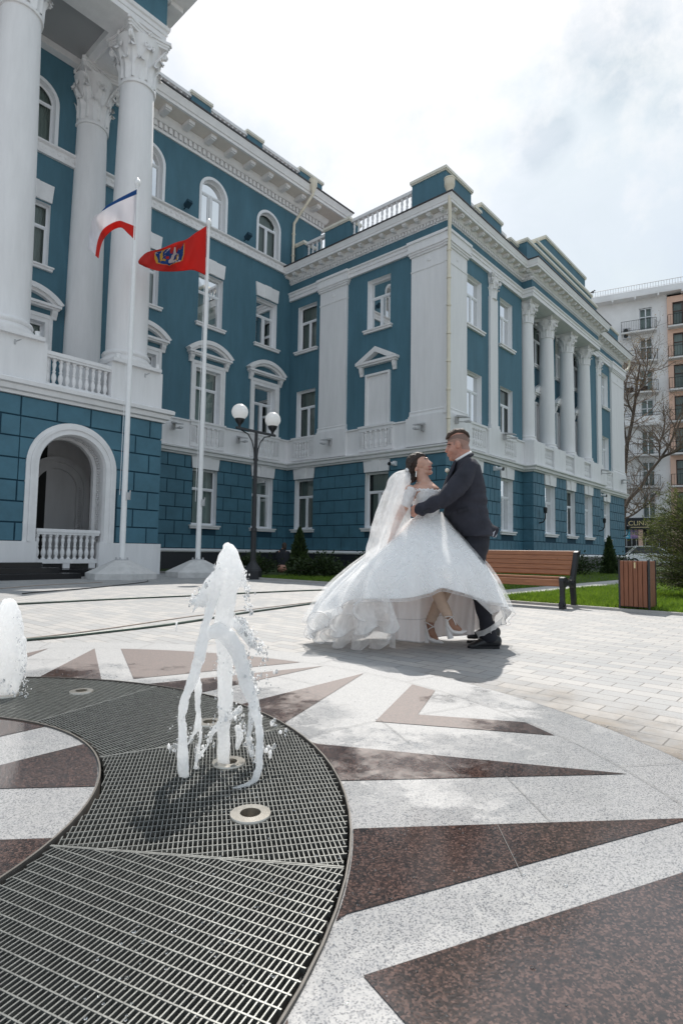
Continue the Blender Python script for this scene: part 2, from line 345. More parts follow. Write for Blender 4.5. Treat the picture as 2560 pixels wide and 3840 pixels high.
# --- main wing (facade A)
A_cols = [(0.9, 2.1), (3.5, 4.7), (5.9, 7.08), (9.82, 10.98), (12.72, 13.88), (15.66, 16.84)]
xAe = 19.60
opsA = []
for i, (a, b_) in enumerate(A_cols):
    opsA += [(a, b_, *F2), (a, b_, *F3), (a, b_, 13.72, 15.72, True)]
    if i > 3: opsA.append((a, b_, *GF))
m = MB(); wall_sheet(m, FA, 0.0, xAe, 0.0, 17.2, opsA)
m.quad((xAe, yA, 0), (xAe, yA+12, 0), (xAe, yA+12, 17.2), (xAe, yA, 17.2)); m.quad((0, yA, 0), (0, yA+12, 0), (0, yA+12, 17.2), (0, yA, 17.2)); m.quad((0, yA+12, 0), (xAe, yA+12, 0), (xAe, yA+12, 17.2), (0, yA+12, 17.2))
m.build('main_wall', 'teal', hall, recalc=False)
for i, (a, b_) in enumerate(A_cols):
    if i > 3: window(FA, a, b_, *GF, lintel=LG, curt=(0.25, 1.0) if i == 4 else (0.1, 0.98))
    f2 = window(FA, a, b_, *F2, sill=False, curt=(0.02, 0.98))
    # moulded surround and segmental pediment
    m = MB(); e = 0.22
    for k, (o_, d) in enumerate(((e, 0.05), (e*0.55, 0.09))):
        ii = 0.0 if k else e*0.55
        if k == 0: q = [(a-e, 5.74), (a-e, 8.12), (b_+e, 8.12), (b_+e, 5.74)]; w_ = [(a-e*.5, 5.74), (a-e*.5, 8.0), (b_+e*.5, 8.0), (b_+e*.5, 5.74)]
        else: q = [(a-e*.5, 5.74), (a-e*.5, 8.0), (b_+e*.5, 8.0), (b_+e*.5, 5.74)]; w_ = [(a, 5.74), (a, 7.86), (b_, 7.86), (b_, 5.74)]
        m.strip(FA, q, w_, 0.003, d+0.02 if k == 0 else d-0.045)
    cs = (a+b_)/2; hw = 1.0
    m.box(FA, cs-hw, cs+hw, 0.003, 0.26, 8.36, 8.44); m.box(FA, cs-hw+.05, cs+hw-.05, 0.003, 0.20, 8.30, 8.358)
    for sgn in (-1, 1):
        c0 = cs+sgn*(hw-0.17)
        m.prism(lambda s, d, z: (c0+d, yA-s, z), [(0.004, 8.02), (0.08, 8.02), (0.10, 8.1), (0.16, 8.2), (0.18, 8.298), (0.004, 8.298)], -0.085, 0.085)
    R1 = 1.35; th = math.asin(hw/R1); zc = 8.44-R1*math.cos(th)+0.0
    ou = arc(cs, zc, R1+0.10, PI/2+th, PI/2-th, 14); inn = arc(cs, zc, R1-0.06, PI/2+th, PI/2-th, 14); inn2 = arc(cs, zc, R1-0.15, PI/2+th*.93, PI/2-th*.93, 14)
    ou = [(p, max(q, 8.442)) for p, q in ou]; inn = [(p, max(q, 8.441)) for p, q in inn]
    m.strip(FA, ou, inn, 0.003, 0.27); m.strip(FA, [(p*.998+cs*.002, max(q, 8.4405)) for p, q in inn], [(p, max(q, 8.44)) for p, q in inn2], 0.003, 0.17)
    m.build('pediment', 'white_trim', f2)
    window(FA, a, b_, *F3, lintel=L3, curt=(0.05, 1.0))
    window(FA, a, b_, 13.72, 15.72, arch=True, rec=0.18, sill=False, band=0.11, curt=(0.0, 1.0), tilt=(i == 4))
m = MB(); blocks(m, FA, 9.42, xB-0.002, ROWS, 0.735, [(a-.0, b_+.0, *GF) for a, b_ in A_cols[4:]] + [(a-.09, b_+.09, *LG) for a, b_ in A_cols[4:]] + [(a-.15, b_+.18, 1.5, 1.72) for a, b_ in A_cols[4:]][:0])
m.build('stone_course', 'teal_block', hall)
# --- wing: facades B, C, Q, E
B_cols = [(17.33, 18.48), (13.30, 14.46)]
opsB = [(a, b_, *GF) for a, b_ in B_cols] + [(a, b_, *F3) for a, b_ in B_cols] + [(*B_cols[0], *F2)]
m = MB(); wall_sheet(m, FB, yC, yA, 0, 13.55, opsB)
m.build('wing_side_wall', 'teal', hall, recalc=False)
m = MB(); blocks(m, FB, yC-0.03, yA-0.032, ROWS, 0.82, [(a, b_, *GF) for a, b_ in B_cols]+[(a-.09, b_+.09, *LG) for a, b_ in B_cols]); m.build('stone_course', 'teal_block', hall)
for i, (a, b_) in enumerate(B_cols):
    window(FB, a, b_, *GF, lintel=LG, curt=(0.0, .9) if i else (0.15, 1.0)); window(FB, a, b_, *F3, curt=(0.0, 1.0) if i == 0 else (0.0, 0.8))
    if i == 0: window(FB, a, b_, *F2, sill=False, curt=(0.05, 1.0))
C_cols = [(19.16, 20.34), (21.94, 23.08)]; C_end = [(34.95, 36.06)]
Q_cols = [(25.30, 26.50), (27.92, 29.06), (30.40, 31.58)]
opsC = [(a, b_, *f) for a, b_ in C_cols+C_end for f in ((GF[0], GF[1]), (5.68, 7.74), (9.52, 11.52))]
KW = 1.048; yW = yC*KW
FW = lambda s, d, z: (s*KW, yW-d, EYE+(z-EYE)*KW)      # wall of the recessed loggia behind the columns
m = MB(); wall_sheet(m, FC, xB, Q0, 0, 13.55, opsC); wall_sheet(m, FC, Q1, xE, 0, 13.55, opsC); wall_sheet(m, FC, Q0, Q1, 12.14, 13.55, [])
m.quad((xE, yC, 0), (xE, yC+20, 0), (xE, yC+20, 13.55), (xE, yC, 13.55)); m.quad((xAe, yC+20, 0), (xE, yC+20, 0), (xE, yC+20, 13.55), (xAe, yC+20, 13.55))
m.build('wing_front_wall', 'teal', hall, recalc=False)
m = MB(); wall_sheet(m, FW, Q0/KW-.02, Q1/KW+.02, 4.4, 12.0, [(a, b_, 9.52, 11.5) for a, b_ in Q_cols])
for x in (Q0, Q1): m.quad((x, yC, 4.5), (x, yW+.01, 4.5), (x, yW+.01, 12.2), (x, yC, 12.2))
m.quad((Q0, yC-.02, 4.655), (Q1, yC-.02, 4.655), (Q1, yW, 4.655), (Q0, yW, 4.655)); m.build('loggia_wall', 'teal', hall, recalc=False)
m = MB(); wall_sheet(m, FQ, Q0, Q1, 0, 4.5, [(a, b_, *GF) for a, b_ in Q_cols])
for x in (Q0, Q1): m.quad((x, yQ, 0), (x, yC, 0), (x, yC, 4.5), (x, yQ, 4.5))
m.quad((Q0, yQ, 4.5), (Q1, yQ, 4.5), (Q1, yC, 4.5), (Q0, yC, 4.5))
m.build('projecting_wall', 'teal', hall, recalc=False)
for cols, F in ((C_cols, FC), (C_end, FC), (Q_cols, FQ)):
    for a, b_ in cols:
        window(F, a, b_, *GF, lintel=LG, curt=(0.0, 1.0), rec=0.17)
        window(FC if F is FC else FW, a, b_, 9.52, 11.52 if F is FC else 11.5, curt=(0.3, 1.0), rec=0.15)
        if F is FC: window(FC, a, b_, 5.68, 7.74, sill=False, curt=(0.25, 1.0), rec=0.15)
m = MB()
blocks(m, FC, xB-0.03, Q0-0.002, ROWS, 0.37, [(a, b_, *GF) for a, b_ in C_cols]+[(a-.09, b_+.09, *LG) for a, b_ in C_cols])
m.build('stone_course', 'teal_block', hall); m = MB()
blocks(m, FC, Q1+0.002, xE+.03, ROWS, 0.37, [(a, b_, *GF) for a, b_ in C_end]+[(a-.09, b_+.09, *LG) for a, b_ in C_end])
m.build('stone_course', 'teal_block', hall); m = MB()
blocks(m, FQ, Q0-0.03, Q1+0.03, ROWS, 0.42, [(a, b_, *GF) for a, b_ in Q_cols]+[(a-.09, b_+.09, *LG) for a, b_ in Q_cols])
blocks(m, lambda s, d, z: (Q0-d, s, z), yQ, yC-0.032, ROWS, 0.9, [], off=.45)
m.build('stone_course', 'teal_block', hall)
def groove_bed(F, s0, s1, ops): m = MB(); wall_sheet(m, lambda s, d, z: F(s, d+.004, z), s0, s1, .70, 4.40, ops); m.build('mortar_bed', 'groove', hall, recalc=False)
groove_bed(FA, 9.40, xB, [(a, b_, *GF) for a, b_ in A_cols[4:]]); groove_bed(FB, yC, yA, [(a, b_, *GF) for a, b_ in B_cols]); groove_bed(FC, xB, Q0, [(a, b_, *GF) for a, b_ in C_cols]); groove_bed(FC, Q1, xE, [(a, b_, *GF) for a, b_ in C_end]); groove_bed(FQ, Q0, Q1, [(a, b_, *GF) for a, b_ in Q_cols])
# shared paths
pathBC = [(xB, yA), (xB, yC), (Q0, yC), (Q0, yQ), (Q1, yQ), (Q1, yC), (xE, yC), (xE, yC+20)]
pathG = [(9.37, yA)] + pathBC
m = MB(); m.sweep(pathG, [(0.0, 0.0), (0.10, 0.0), (0.10, 0.66), (0.0, 0.66)]); m.build('plinth', 'plinth_dark', hall)
m = MB(); m.sweep(pathG, [(0.0, 0.655), (0.14, 0.655), (0.17, 0.70), (0.16, 0.745), (0.09, 0.785), (0.0, 0.785)]); m.build('plinth_moulding', 'white_trim', hall, angle=35)
m = MB(); PS = [(0.0, 4.355), (0.10, 4.355), (0.12, 4.40), (0.20, 4.43), (0.22, 4.53), (0.29, 4.56), (0.30, 4.61), (0.12, 4.655)]
m.sweep([(Q0, yC-.02), (Q0, yQ), (Q1, yQ), (Q1, yC-.02)], PS+[(0.0, 4.658)]); m.sweep([(Q1, yC), (xE, yC), (xE, yC+20)], PS+[(0.07, 4.70), (0.07, 5.64), (0.13, 5.65), (0.13, 5.70), (0.0, 5.738)])
m.sweep([(9.37, yA), (xB, yA), (xB, yC), (Q0, yC)], [(0.0, 4.355), (0.10, 4.355), (0.12, 4.40), (0.20, 4.43), (0.22, 4.53), (0.29, 4.56), (0.30, 4.61), (0.12, 4.655), (0.07, 4.70), (0.07, 5.64), (0.13, 5.65), (0.13, 5.70), (0.0, 5.738)])
m.build('string_course', 'white_paint', hall, angle=35)
# main wing belt course with egg relief
m = MB(); m.sweep([(0, yA), (xAe, yA)], [(0, 13.30), (0.10, 13.30), (0.11, 13.37), (0.05, 13.40), (0.07, 13.48), (0.07, 13.56), (0.06, 13.62), (0.16, 13.65), (0.17, 13.70), (0.0, 13.715)])
x = 4.0
while x < xB+0.3: m.ico((x, yA-0.06, 13.515), 0.085, 1, (1.0, 0.7, 0.95)); x += 0.23
m.build('belt_course', 'white_trim', hall, angle=40)
# main cornice
pA = [(9.05, yA), (xAe, yA), (xAe, yA+12)]
m = MB(); m.sweep(pA, [(0, 16.36), (0.06, 16.36), (0.07, 16.44), (0.09, 16.46)]); 
m.sweep(pA, [(0.03, 16.46), (0.03, 16.70), (0.14, 16.71), (0.20, 16.78), (0.26, 16.90), (0.26, 16.98), (0.0, 16.98)])
x = 9.2
while x < xAe+.05: m.box(FA, x, x+0.12, 0.03, 0.13, 16.48, 16.69); x += 0.215
m.build('dentil_course', 'white_trim', hall, angle=35)
m = MB(); m.sweep(pA, [(0.0, 16.99), (0.92, 16.99)]); m.build('eaves_soffit', 'soffit_cream', hall, recalc=False)
m = MB(); m.sweep(pA, [(0.86, 16.985), (0.95, 16.985), (0.95, 17.10), (1.00, 17.11), (1.02, 17.19), (1.08, 17.30), (1.10, 17.36), (0.5, 17.37)])
x = 9.7
while x < xAe-.3: m.box(FA, x-.13, x+.13, 0.262, 0.76, 16.86, 16.985); m.box(FA, x-.11, x+.11, 0.262, 0.70, 16.82, 16.858); x += 0.995
m.build('cornice', 'white_trim', hall, angle=35)
m = MB(); m.sweep(pA, [(1.10, 17.365), (1.14, 17.365), (1.14, 17.42), (0.3, 17.72), (0.3, 17.9)]); m.quad((0, yA-.02, 17.89), (xAe-.2, yA-.02, 17.89), (xAe-.2, yA+12, 17.89), (0, yA+12, 17.89)); m.quad((0, yA-.01, 17.1), (9.2, yA-.01, 17.1), (9.2, yA-.01, 17.89), (0, yA-.01, 17.89))
m.build('roof', 'roof_metal', hall)
# wing entablature
m = MB(); m.sweep(pathBC, [(0, 12.14), (0.10, 12.14), (0.10, 12.30), (0.13, 12.31), (0.13, 12.42), (0.18, 12.45), (0.19, 12.50), (0.0, 12.51)]); m.build('architrave', 'white_paint', hall, angle=35)
m = MB(); m.sweep(pathBC, [(0.03, 12.50), (0.03, 12.96)]); m.build('frieze', 'teal', hall, recalc=False)
m = MB(); m.sweep(pathBC, [(0.02, 12.92), (0.06, 12.92), (0.06, 12.95)]); m.sweep(pathBC, [(0.04, 12.95), (0.04, 13.09), (0.12, 13.10), (0.16, 13.20), (0.17, 13.26), (0, 13.26)])
def along(path, step, fn, lo=0.0):
    for i in range(len(path)-2):
        (x0, y0), (x1, y1) = path[i], path[i+1]; L = math.hypot(x1-x0, y1-y0); tx, ty = (x1-x0)/L, (y1-y0)/L
        n = int(round(L/step)); n = max(1, n)
        F = lambda s, d, z, x0=x0, y0=y0, tx=tx, ty=ty: (x0+tx*s+ty*d, y0+ty*s-tx*d, z)
        for k in range(n+1):
            s = L*k/n; fn(F, s)
along(pathBC, 0.145, lambda F, s: m.box(F, s-.045, s+.04, 0.04, 0.115, 12.965, 13.085))
m.build('dentil_course', 'white_trim', hall, angle=35)
m = MB(); m.sweep(pathBC, [(0.0, 13.27), (0.46, 13.27)]); m.build('eaves_soffit', 'soffit_cream', hall, recalc=False)
m = MB(); m.sweep(pathBC, [(0.42, 13.265), (0.47, 13.265), (0.47, 13.36), (0.49, 13.37), (0.50, 13.44), (0.54, 13.52), (0.55, 13.56), (0.2, 13.57)])
along(pathBC, 0.55, lambda F, s: (m.box(F, s-.085, s+.085, 0.172, 0.40, 13.19, 13.266), m.box(F, s-.07, s+.07, 0.172, 0.36, 13.15, 13.188)))
m.build('cornice', 'white_trim', hall, angle=35)
m = MB(); m.sweep(pathBC, [(0.55, 13.565), (0.58, 13.565), (0.58, 13.61), (0.05, 13.78)]); m.quad((xB, yC, 13.77), (xE, yC, 13.77), (xE, yC+20, 13.77), (xB, yC+20, 13.77)); m.quad((Q0, yQ, 13.765), (Q1, yQ, 13.765), (Q1, yC+.5, 13.765), (Q0, yC+.5, 13.765))
m.build('roof', 'roof_metal', hall)
# --- pilasters
def pilaster(F, s0, s1, both=None, z0=5.74, z1=12.13, d=0.10):
    m = MB(); m.box(F, s0, s1, 0.0, d, z0, z1)
    m.box(F, s0-.06, s1+.06, 0, d+.06, 5.735, 5.80); m.prism(lambda s, dd, z: F(dd, s, z), [(0, 5.80), (d+.05, 5.80), (d+.02, 5.90), (d+.035, 5.96), (d, 6.0), (0, 6.0)], s0-.03, s1+.03)
    m.box(F, s0-.02, s1+.02, 0, d+.02, 11.33, 11.385)
    for (zz0, zz1, e) in ((11.92, 12.0, .05), (12.0, 12.08, .09), (12.08, 12.17, .13)): m.box(F, s0-e, s1+e, 0, d+e, zz0, zz1)
    m.box(F, s0-.09, s1+.09, 0.1, d+.115, 12.171, 12.40); m.box(F, s0-.13, s1+.13, 0.1, d+.16, 12.401, 12.505)
    c = (s0+s1)/2; w = F(c, d, 11.65); m.ico(w, 0.1, 1, (1, .35, 1) if F is not FB else (.35, 1, 1))
    m.build('pilaster', 'white_paint', hall)
pilaster(FB, 15.50, 17.03); pilaster(FB, 10.66, 12.25); pilaster(FC, 17.55, 19.02); pilaster(FC, 36.45, 38.95)
for F, a, b_ in ((FB, 15.42, 17.22), (FB, 10.60, 12.42), (FC, 17.54, 19.3), (FC, 20.66, 22.0), (FC, 33.4, 35.1), (FC, 36.3, 39.02)):
    m = MB(); m.box(F, a, b_, 0.06, 0.16, 4.68, 5.736); m.build('pilaster_pedestal', 'white_paint', hall)
# --- balusters
BAL = [(0.055, 0), (0.055, .05), (0.03, .07), (0.034, .10), (0.058, .22), (0.06, .30), (0.045, .40), (0.03, .47), (0.045, .50), (0.045, .53), (0.03, .56), (0.036, .66), (0.05, .76), (0.046, .82), (0.032, .88), (0.05, .92), (0.055, .95), (0.055, 1.0)]
def baluster(m, c, h, k=1.0, n=8, tip=False):
    m.lathe(c, [(r*k, z*h) for r, z in BAL], n)
def apron_panel(F, a, b_):
    m = MB(); m.box(F, a, b_, 0.065, 0.13, 4.72, 4.84); m.box(F, a, b_, 0.065, 0.14, 5.53, 5.66)
    for sgn, x in ((1, a), (-1, b_)):
        m.box(F, min(x, x+sgn*.24), max(x, x+sgn*.24), 0.065, 0.115, 4.84, 5.53)
        for k in range(4): u = x+sgn*(.05+k*.045); m.box(F, u-.012, u+.012, 0.115, 0.145, 4.9, 5.48)
    m.box(F, a-.03, b_+.03, 0.0, 0.18, 5.66, 5.742)
    n = 5
    for k in range(n):
        s = a+.34+(b_-a-.68)*k/(n-1); baluster(m, F(s, .10, 4.845), .68, 1.15)
    m.build('apron_panel', 'white_paint', hall, angle=40)
for a, b_ in A_cols[3:]: apron_panel(FA, a-.22, b_+.22)
apron_panel(FB, 17.25, 18.6); apron_panel(FB, 13.05, 14.72)
for a, b_ in C_cols+C_end: apron_panel(FC, a-.12, b_+.12)
# --- blind window and triangular pediment on the wing side
def tri_ped(F, cs, hw, z, parent):
    m = MB(); m.box(F, cs-hw, cs+hw, 0.003, 0.24, z, z+.09); m.box(F, cs-hw+.06, cs+hw-.06, 0.003, 0.18, z-.07, z-.002)
    ou = [(cs-hw, z+.091), (cs, z+.62), (cs+hw, z+.091)]; inn = [(cs-hw+.42, z+.091), (cs, z+.40), (cs+hw-.42, z+.091)]
    m.strip(F, ou, inn, 0.003, 0.25)
    for sg in (-1, 1):
        c = cs+sg*(hw-.2)
        m.prism(lambda s, d, zz: F(c+d, s, zz), [(0.004, z-.42), (0.06, z-.42), (0.07, z-.34), (0.12, z-.24), (0.15, z-.072), (0.004, z-.072)], -.08, .08)
    m.build('pediment', 'white_trim', parent)
m = MB(); wall_m = m.box(FB, 13.25, 14.47, -.002, 0.004, 5.74, 7.84)
for a, b_, c, d in ((13.25, 13.33, 5.74, 7.84), (14.39, 14.47, 5.74, 7.84), (13.33, 14.39, 7.76, 7.84)): m.box(FB, a, b_, 0.004, 0.09, c, d)
bl = m.build('blind_window', 'white_paint', hall); tri_ped(FB, 13.86, 1.02, 8.24, bl)
for a, b_ in Q_cols:
    m = MB(); cs = (a+b_)/2; m.box(FW, a, b_, -.002, 0.004, 5.7, 7.75)
    for p, q, c, d in ((a, a+.08, 5.7, 7.75), (b_-.08, b_, 5.7, 7.75), (a+.08, b_-.08, 7.67, 7.75)): m.box(FW, p, q, 0.004, 0.09, c, d)
    bl = m.build('blind_window', 'white_paint', hall); tri_ped(FW, cs, 0.92, 8.12, bl)
# --- corinthian capital
def capital(cx, cy, z0, h, r, parent, square=False, half=False):
    m = MB(); n = 24
    def bell(z): t = (z-z0)/h; return r*(1.0+0.10*t+0.42*t**3.2)
    m.lathe((cx, cy, 0), [(r*1.0, z0), (r*1.10, z0+.005), (r*1.12, z0+.03*h), (r*1.10, z0+.055*h), (r*1.0, z0+.06*h)] + [(bell(z0+h*k/8), z0+h*k/8) for k in range(1, 8)], n)
    def leaf(ang, zb, zt, w, curl, rr):
        vs_, nu, nv = [], 5, 8
        for j in range(nv+1):
            t = j/nv; z = zb+(zt-zb)*min(1.0, t*1.12) - (0.12*(zt-zb)*max(0, t-.86)/.14 if t > .86 else 0)
            rad = bell(min(z, z0+h*.95))*1.04 + rr*r + curl*r*(max(0, t-.45)/.55)**2.2
            ww = w*(0.72+0.5*math.sin(PI*min(1, t*.95+.1)))*(1.0 if t < .8 else 1-(t-.8)*3.2)
            ww *= 1+0.16*math.sin(t*22)
            for i in range(nu):
                u = (i-2)/2.0; a = ang+u*ww; rd = rad - 0.05*r*abs(u)**2 + (0.05*r if i == 2 else 0) - (0.03*r if i in (1, 3) else 0)
                vs_.append((cx+rd*math.cos(a), cy+rd*math.sin(a), z - (0.05*(zt-zb)*abs(u) if t > .7 else 0)))
        fs = [(j*nu+i, j*nu+i+1, (j+1)*nu+i+1, (j+1)*nu+i) for j in range(nv) for i in range(nu-1)]
        m.add(vs_, fs); k = len(vs_)
        m.add([(p[0]*.985+cx*.015, p[1]*.985+cy*.015, p[2]) for p in vs_], [f[::-1] for f in fs])
    for k in range(8): leaf(2*PI*k/8+PI/8, z0+.06*h, z0+.43*h, .30, .34, 0.02)
    for k in range(8): leaf(2*PI*k/8, z0+.10*h, z0+.66*h, .27, .40, 0.0)
    zab = z0+.86*h; hw = r*1.42
    # volutes
    for k in range(4):
        a = PI/4+k*PI/2; ca, sa = math.cos(a), math.sin(a)
        for sd in (-1, 1):
            pts = []; rad = []
            for j in range(9): t = j/8; rr = r*(1.10+0.62*t**1.6); z = z0+h*(.46+.38*t); pts.append((cx+rr*ca-sd*sa*r*.34*(1-t), cy+rr*sa+sd*ca*r*.34*(1-t), z)); rad.append(r*(.05+.03*t))
            c0 = (r*1.58, z0+h*.735)
            for j in range(15):
                t = j/14; an = PI/2-t*3.6*PI; q = r*.20*(1-.85*t); rr = c0[0]+q*math.cos(an); z = c0[1]+q*math.sin(an)
                pts.append((cx+rr*ca-sd*sa*r*.06, cy+rr*sa+sd*ca*r*.06, z)); rad.append(r*(.075-.03*t))
            m.tube(pts, rad, 6)
        b_ = k*PI/2; cb, sb_ = math.cos(b_), math.sin(b_)
        for sd in (-1, 1):
            pts = []
            for j in range(13):
                t = j/12; an = -PI/2+t*2.6*PI; q = r*.16*(1-.7*t); off = sd*(.20*r - q*math.cos(an)*0+q*math.cos(an)*.9)
                rr = r*1.32; pts.append((cx+rr*cb-sb_*off, cy+rr*sb_+cb*off, z0+h*.70+q*math.sin(an)))
            m.tube(pts, r*.05, 5)
        for j in range(5): an = 2*PI*j/5; m.ico((cx+hw*.97*cb-sb_*.10*r*math.cos(an), cy+hw*.97*sb_+cb*.10*r*math.cos(an), z0+h*.91+.10*r*math.sin(an)), .085*r, 1)
    # abacus with concave sides
    prof = []
    for k in range(4):
        a = PI/4+k*PI/2; c, s_ = math.cos(a), math.sin(a); q = hw*1.42
        prof.append((q*c+.10*r*s_, q*s_-.10*r*c)); prof.append((q*c-.10*r*s_, q*s_+.10*r*c))
        b0 = prof[-1]; a2 = PI/4+(k+1)*PI/2; q2 = (hw*1.42*math.cos(a2)+.10*r*math.sin(a2), hw*1.42*math.sin(a2)-.10*r*math.cos(a2))
        am = a+PI/4
        for j in range(1, 8):
            t = j/8; dip = 4*t*(1-t)*.26*r; prof.append((b0[0]+(q2[0]-b0[0])*t-dip*math.cos(am), b0[1]+(q2[1]-b0[1])*t-dip*math.sin(am)))
    for (za, zb, k) in ((.86, .905, .90), (.905, .95, .94), (.95, 1.0, 1.0)):
        m.prism(lambda s, d, z: (cx+s*k, cy+z*k, z0+h*d), prof, za, zb)
    return m.build('capital', 'white_trim', parent, angle=38)
def column(cx, cy, z0, z1, r0, r1, caph, base=True, n=40):
    m = MB(); zb = z0; pr = []
    if base:
        m.box(IDF, cx-r0*1.28, cx+r0*1.28, cy-r0*1.28, cy+r0*1.28, z0, z0+.10*r0/.6)
        k = r0/.6; zb = z0+.10*k; pr = [(r0*1.24, zb), (r0*1.27, zb+.06*k), (r0*1.24, zb+.13*k), (r0*1.12, zb+.16*k), (r0*1.09, zb+.22*k), (r0*1.15, zb+.25*k), (r0*1.17, zb+.30*k), (r0*1.13, zb+.35*k), (r0*1.04, zb+.38*k)]; zb += .42*k
    zt = z1-caph
    for j in range(13): t = j/12; pr.append((r0+(r1-r0)*(t**1.7), zb+(zt-zb)*t))
    m.lathe((cx, cy, 0), pr, n)
    o = m.build('column', 'white_paint', hall, angle=50)
    capital(cx, cy, zt, caph, r1, o); return o
for cx in (24.62, 26.98, 29.60, 32.10): column(cx, 10.84, 5.72, 12.13, 0.37, 0.315, 0.98, n=28)
# pilasters with capitals beside the colonnade
for a, b_ in ((20.78, 21.72), (33.72, 34.84)):
    c = (a+b_)/2; hw = .33
    m = MB(); m.box(FC, c-hw, c+hw, 0, .09, 5.74, 11.2); m.box(FC, c-hw-.07, c+hw+.07, 0, .16, 5.735, 5.81); m.box(FC, c-hw-.04, c+hw+.04, 0, .13, 5.811, 5.95)
    pz = m.build('pilaster', 'white_paint', hall); capital(c, yC+.16, 11.15, .98, .30, pz)
# balcony of the projection
peds = [(24.06, 25.24), (26.30, 27.74), (28.90, 30.28), (31.33, 32.85)]
for a, b_ in peds: m = MB(); m.box(IDF, a, b_, yQ-.07, yW-.01, 4.66, 5.72); m.build('column_pedestal', 'white_paint', hall)
for (a, b_), (c, d) in zip(peds, peds[1:]):
    m = MB(); m.box(FQ, b_, c, -.16, .04, 5.56, 5.66); m.box(FQ, b_, c, -.14, .02, 4.66, 4.80)
    bs = m.build('balustrade', 'white_paint', hall)
    for k in range(7): m = MB(); baluster(m, FQ(b_+.1+(c-b_-.2)*k/6, -.06, 4.80), .76, 1.1); m.build('baluster', 'white_paint', bs, smooth=True)
# projection soffit under its entablature
m = MB(); m.quad((Q0, yQ, 12.142), (Q1, yQ, 12.142), (Q1, yW, 12.142), (Q0, yW, 12.142)); m.build('architrave_soffit', 'white_paint', hall, recalc=False)
# --- roof parapet
def cap_block(x0, x1, y0, y1, z0, z1, cap=.11):
    m = MB(); m.box(IDF, x0, x1, y0, y1, z0, z1-cap); b_ = m.build('parapet_block', 'teal', hall)
    m = MB(); m.box(IDF, x0-.07, x1+.07, y0-.07, y1+.07, z1-cap+.001, z1); m.box(IDF, x0-.04, x1+.04, y0-.04, y1+.04, z1-cap-.05, z1-cap); m.build('coping', 'cap_metal', b_)
def parapet_rail(p0, p1, z0, z1, n):
    (x0, y0), (x1, y1) = p0, p1; L = math.hypot(x1-x0, y1-y0); tx, ty = (x1-x0)/L, (y1-y0)/L
    F = lambda s, d, z: (x0+tx*s+ty*d, y0+ty*s-tx*d, z)
    m = MB(); m.box(F, 0, L, -.09, .09, z1-.13, z1); m.box(F, 0, L, -.07, .07, z0-.12, z0); o = m.build('balustrade', 'white_paint', hall)
    for k in range(n): m = MB(); baluster(m, F(L*(k+.5)/n, 0, z0), z1-.13-z0, 1.1, 7); m.build('baluster', 'white_paint', o, smooth=True)
k = xB+.12
cap_block(k, 19.72, 10.90, 12.40, 13.6, 15.14)
cap_block(k, k+.7, 15.62, 17.04, 13.6, 14.98); cap_block(k, k+.7, 18.35, 18.9, 13.6, 14.9)
parapet_rail((k+.2, 15.62), (k+.2, 12.40), 14.0, 14.92, 13); parapet_rail((k+.2, 18.35), (k+.2, 17.04), 14.0, 14.86, 5)
cap_block(20.62, 22.45, 10.95, 11.7, 13.6, 15.06); cap_block(20.2, 20.62, 11.0, 11.7, 13.6, 14.75)
parapet_rail((19.72, 11.1), (20.2, 11.1), 14.0, 14.8, 2); parapet_rail((22.45, 11.1), (23.1, 11.1), 14.0, 14.8, 3)
cap_block(23.1, 23.8, 10.85, 11.7, 13.6, 14.62); 
cap_block(23.85, 33.1, 10.42, 11.5, 13.6, 14.78); cap_block(24.75, 32.2, 10.40, 11.5, 14.70, 15.10); cap_block(25.8, 31.15, 10.38, 11.5, 15.0, 15.72)
cap_block(33.15, 33.9, 10.85, 11.7, 13.6, 14.62); cap_block(36.4, 38.9, 10.95, 11.7, 13.6, 15.06); parapet_rail((33.9, 11.1), (36.4, 11.1), 14.0, 14.8, 8)
for a, b_ in ((12.18, 13.10), (15.0, 15.84), (18.18, 19.70)): cap_block(a, b_, yA+.1, yA+.8, 17.5, 18.96)
for a, b_, n in ((9.0, 12.18, 11), (13.10, 15.0, 9), (15.84, 18.18, 10)): parapet_rail((a, yA+.2), (b_, yA+.2), 17.92, 18.84, n)
# --- downpipes
def downpipe(pts, hop, r=.065):
    m = MB(); m.tube(pts, r, 10)
    for p, q in zip(pts[-2:], pts[-1:]):
        zz = p[2]
        while zz > q[2]: m.lathe((p[0], p[1], zz), [(r*1.02, 0), (r*1.35, .01), (r*1.35, .06), (r*1.02, .07)], 10); zz -= 1.02
    o = m.build('downpipe', 'cream_metal', hall, angle=50)
    m = MB(); m.lathe(hop, [(r*1.1, -.42), (r*1.3, -.36), (r*2.7, -.12), (r*2.9, -.10), (r*2.9, .12), (r*3.1, .13), (r*3.1, .17), (r*2.6, .17), (r*2.4, .0)], 16); m.build('hopper', 'cream_metal', o, angle=40)
hx, hy = xB-.46, yC-.40
downpipe([(hx, hy, 13.75), (hx, hy, 13.25), (hx+.08, hy+.03, 12.9), (xB-.20, yC-.24, 12.1), (xB-.22, yC-.24, 11.6), (xB-.22, yC-.24, 4.72)], (hx, hy, 13.95))
ya = yA-1.12
downpipe([(17.86, ya, 17.2), (17.86, ya, 16.95), (17.74, yA-.5, 16.3), (17.66, yA-.13, 15.85), (17.64, yA-.13, 15.3), (17.64, yA-.13, 13.9)], (17.86, ya, 17.45))
downpipe([(xE+.45, yC-.35, 13.3), (xE+.45, yC-.35, 12.95), (xE+.30, yC-.3, 12.7), (xE-.3, yC+.1, 12.3), (xE-.3, yC+.1, 11.9)], (xE+.45, yC-.35, 13.6))
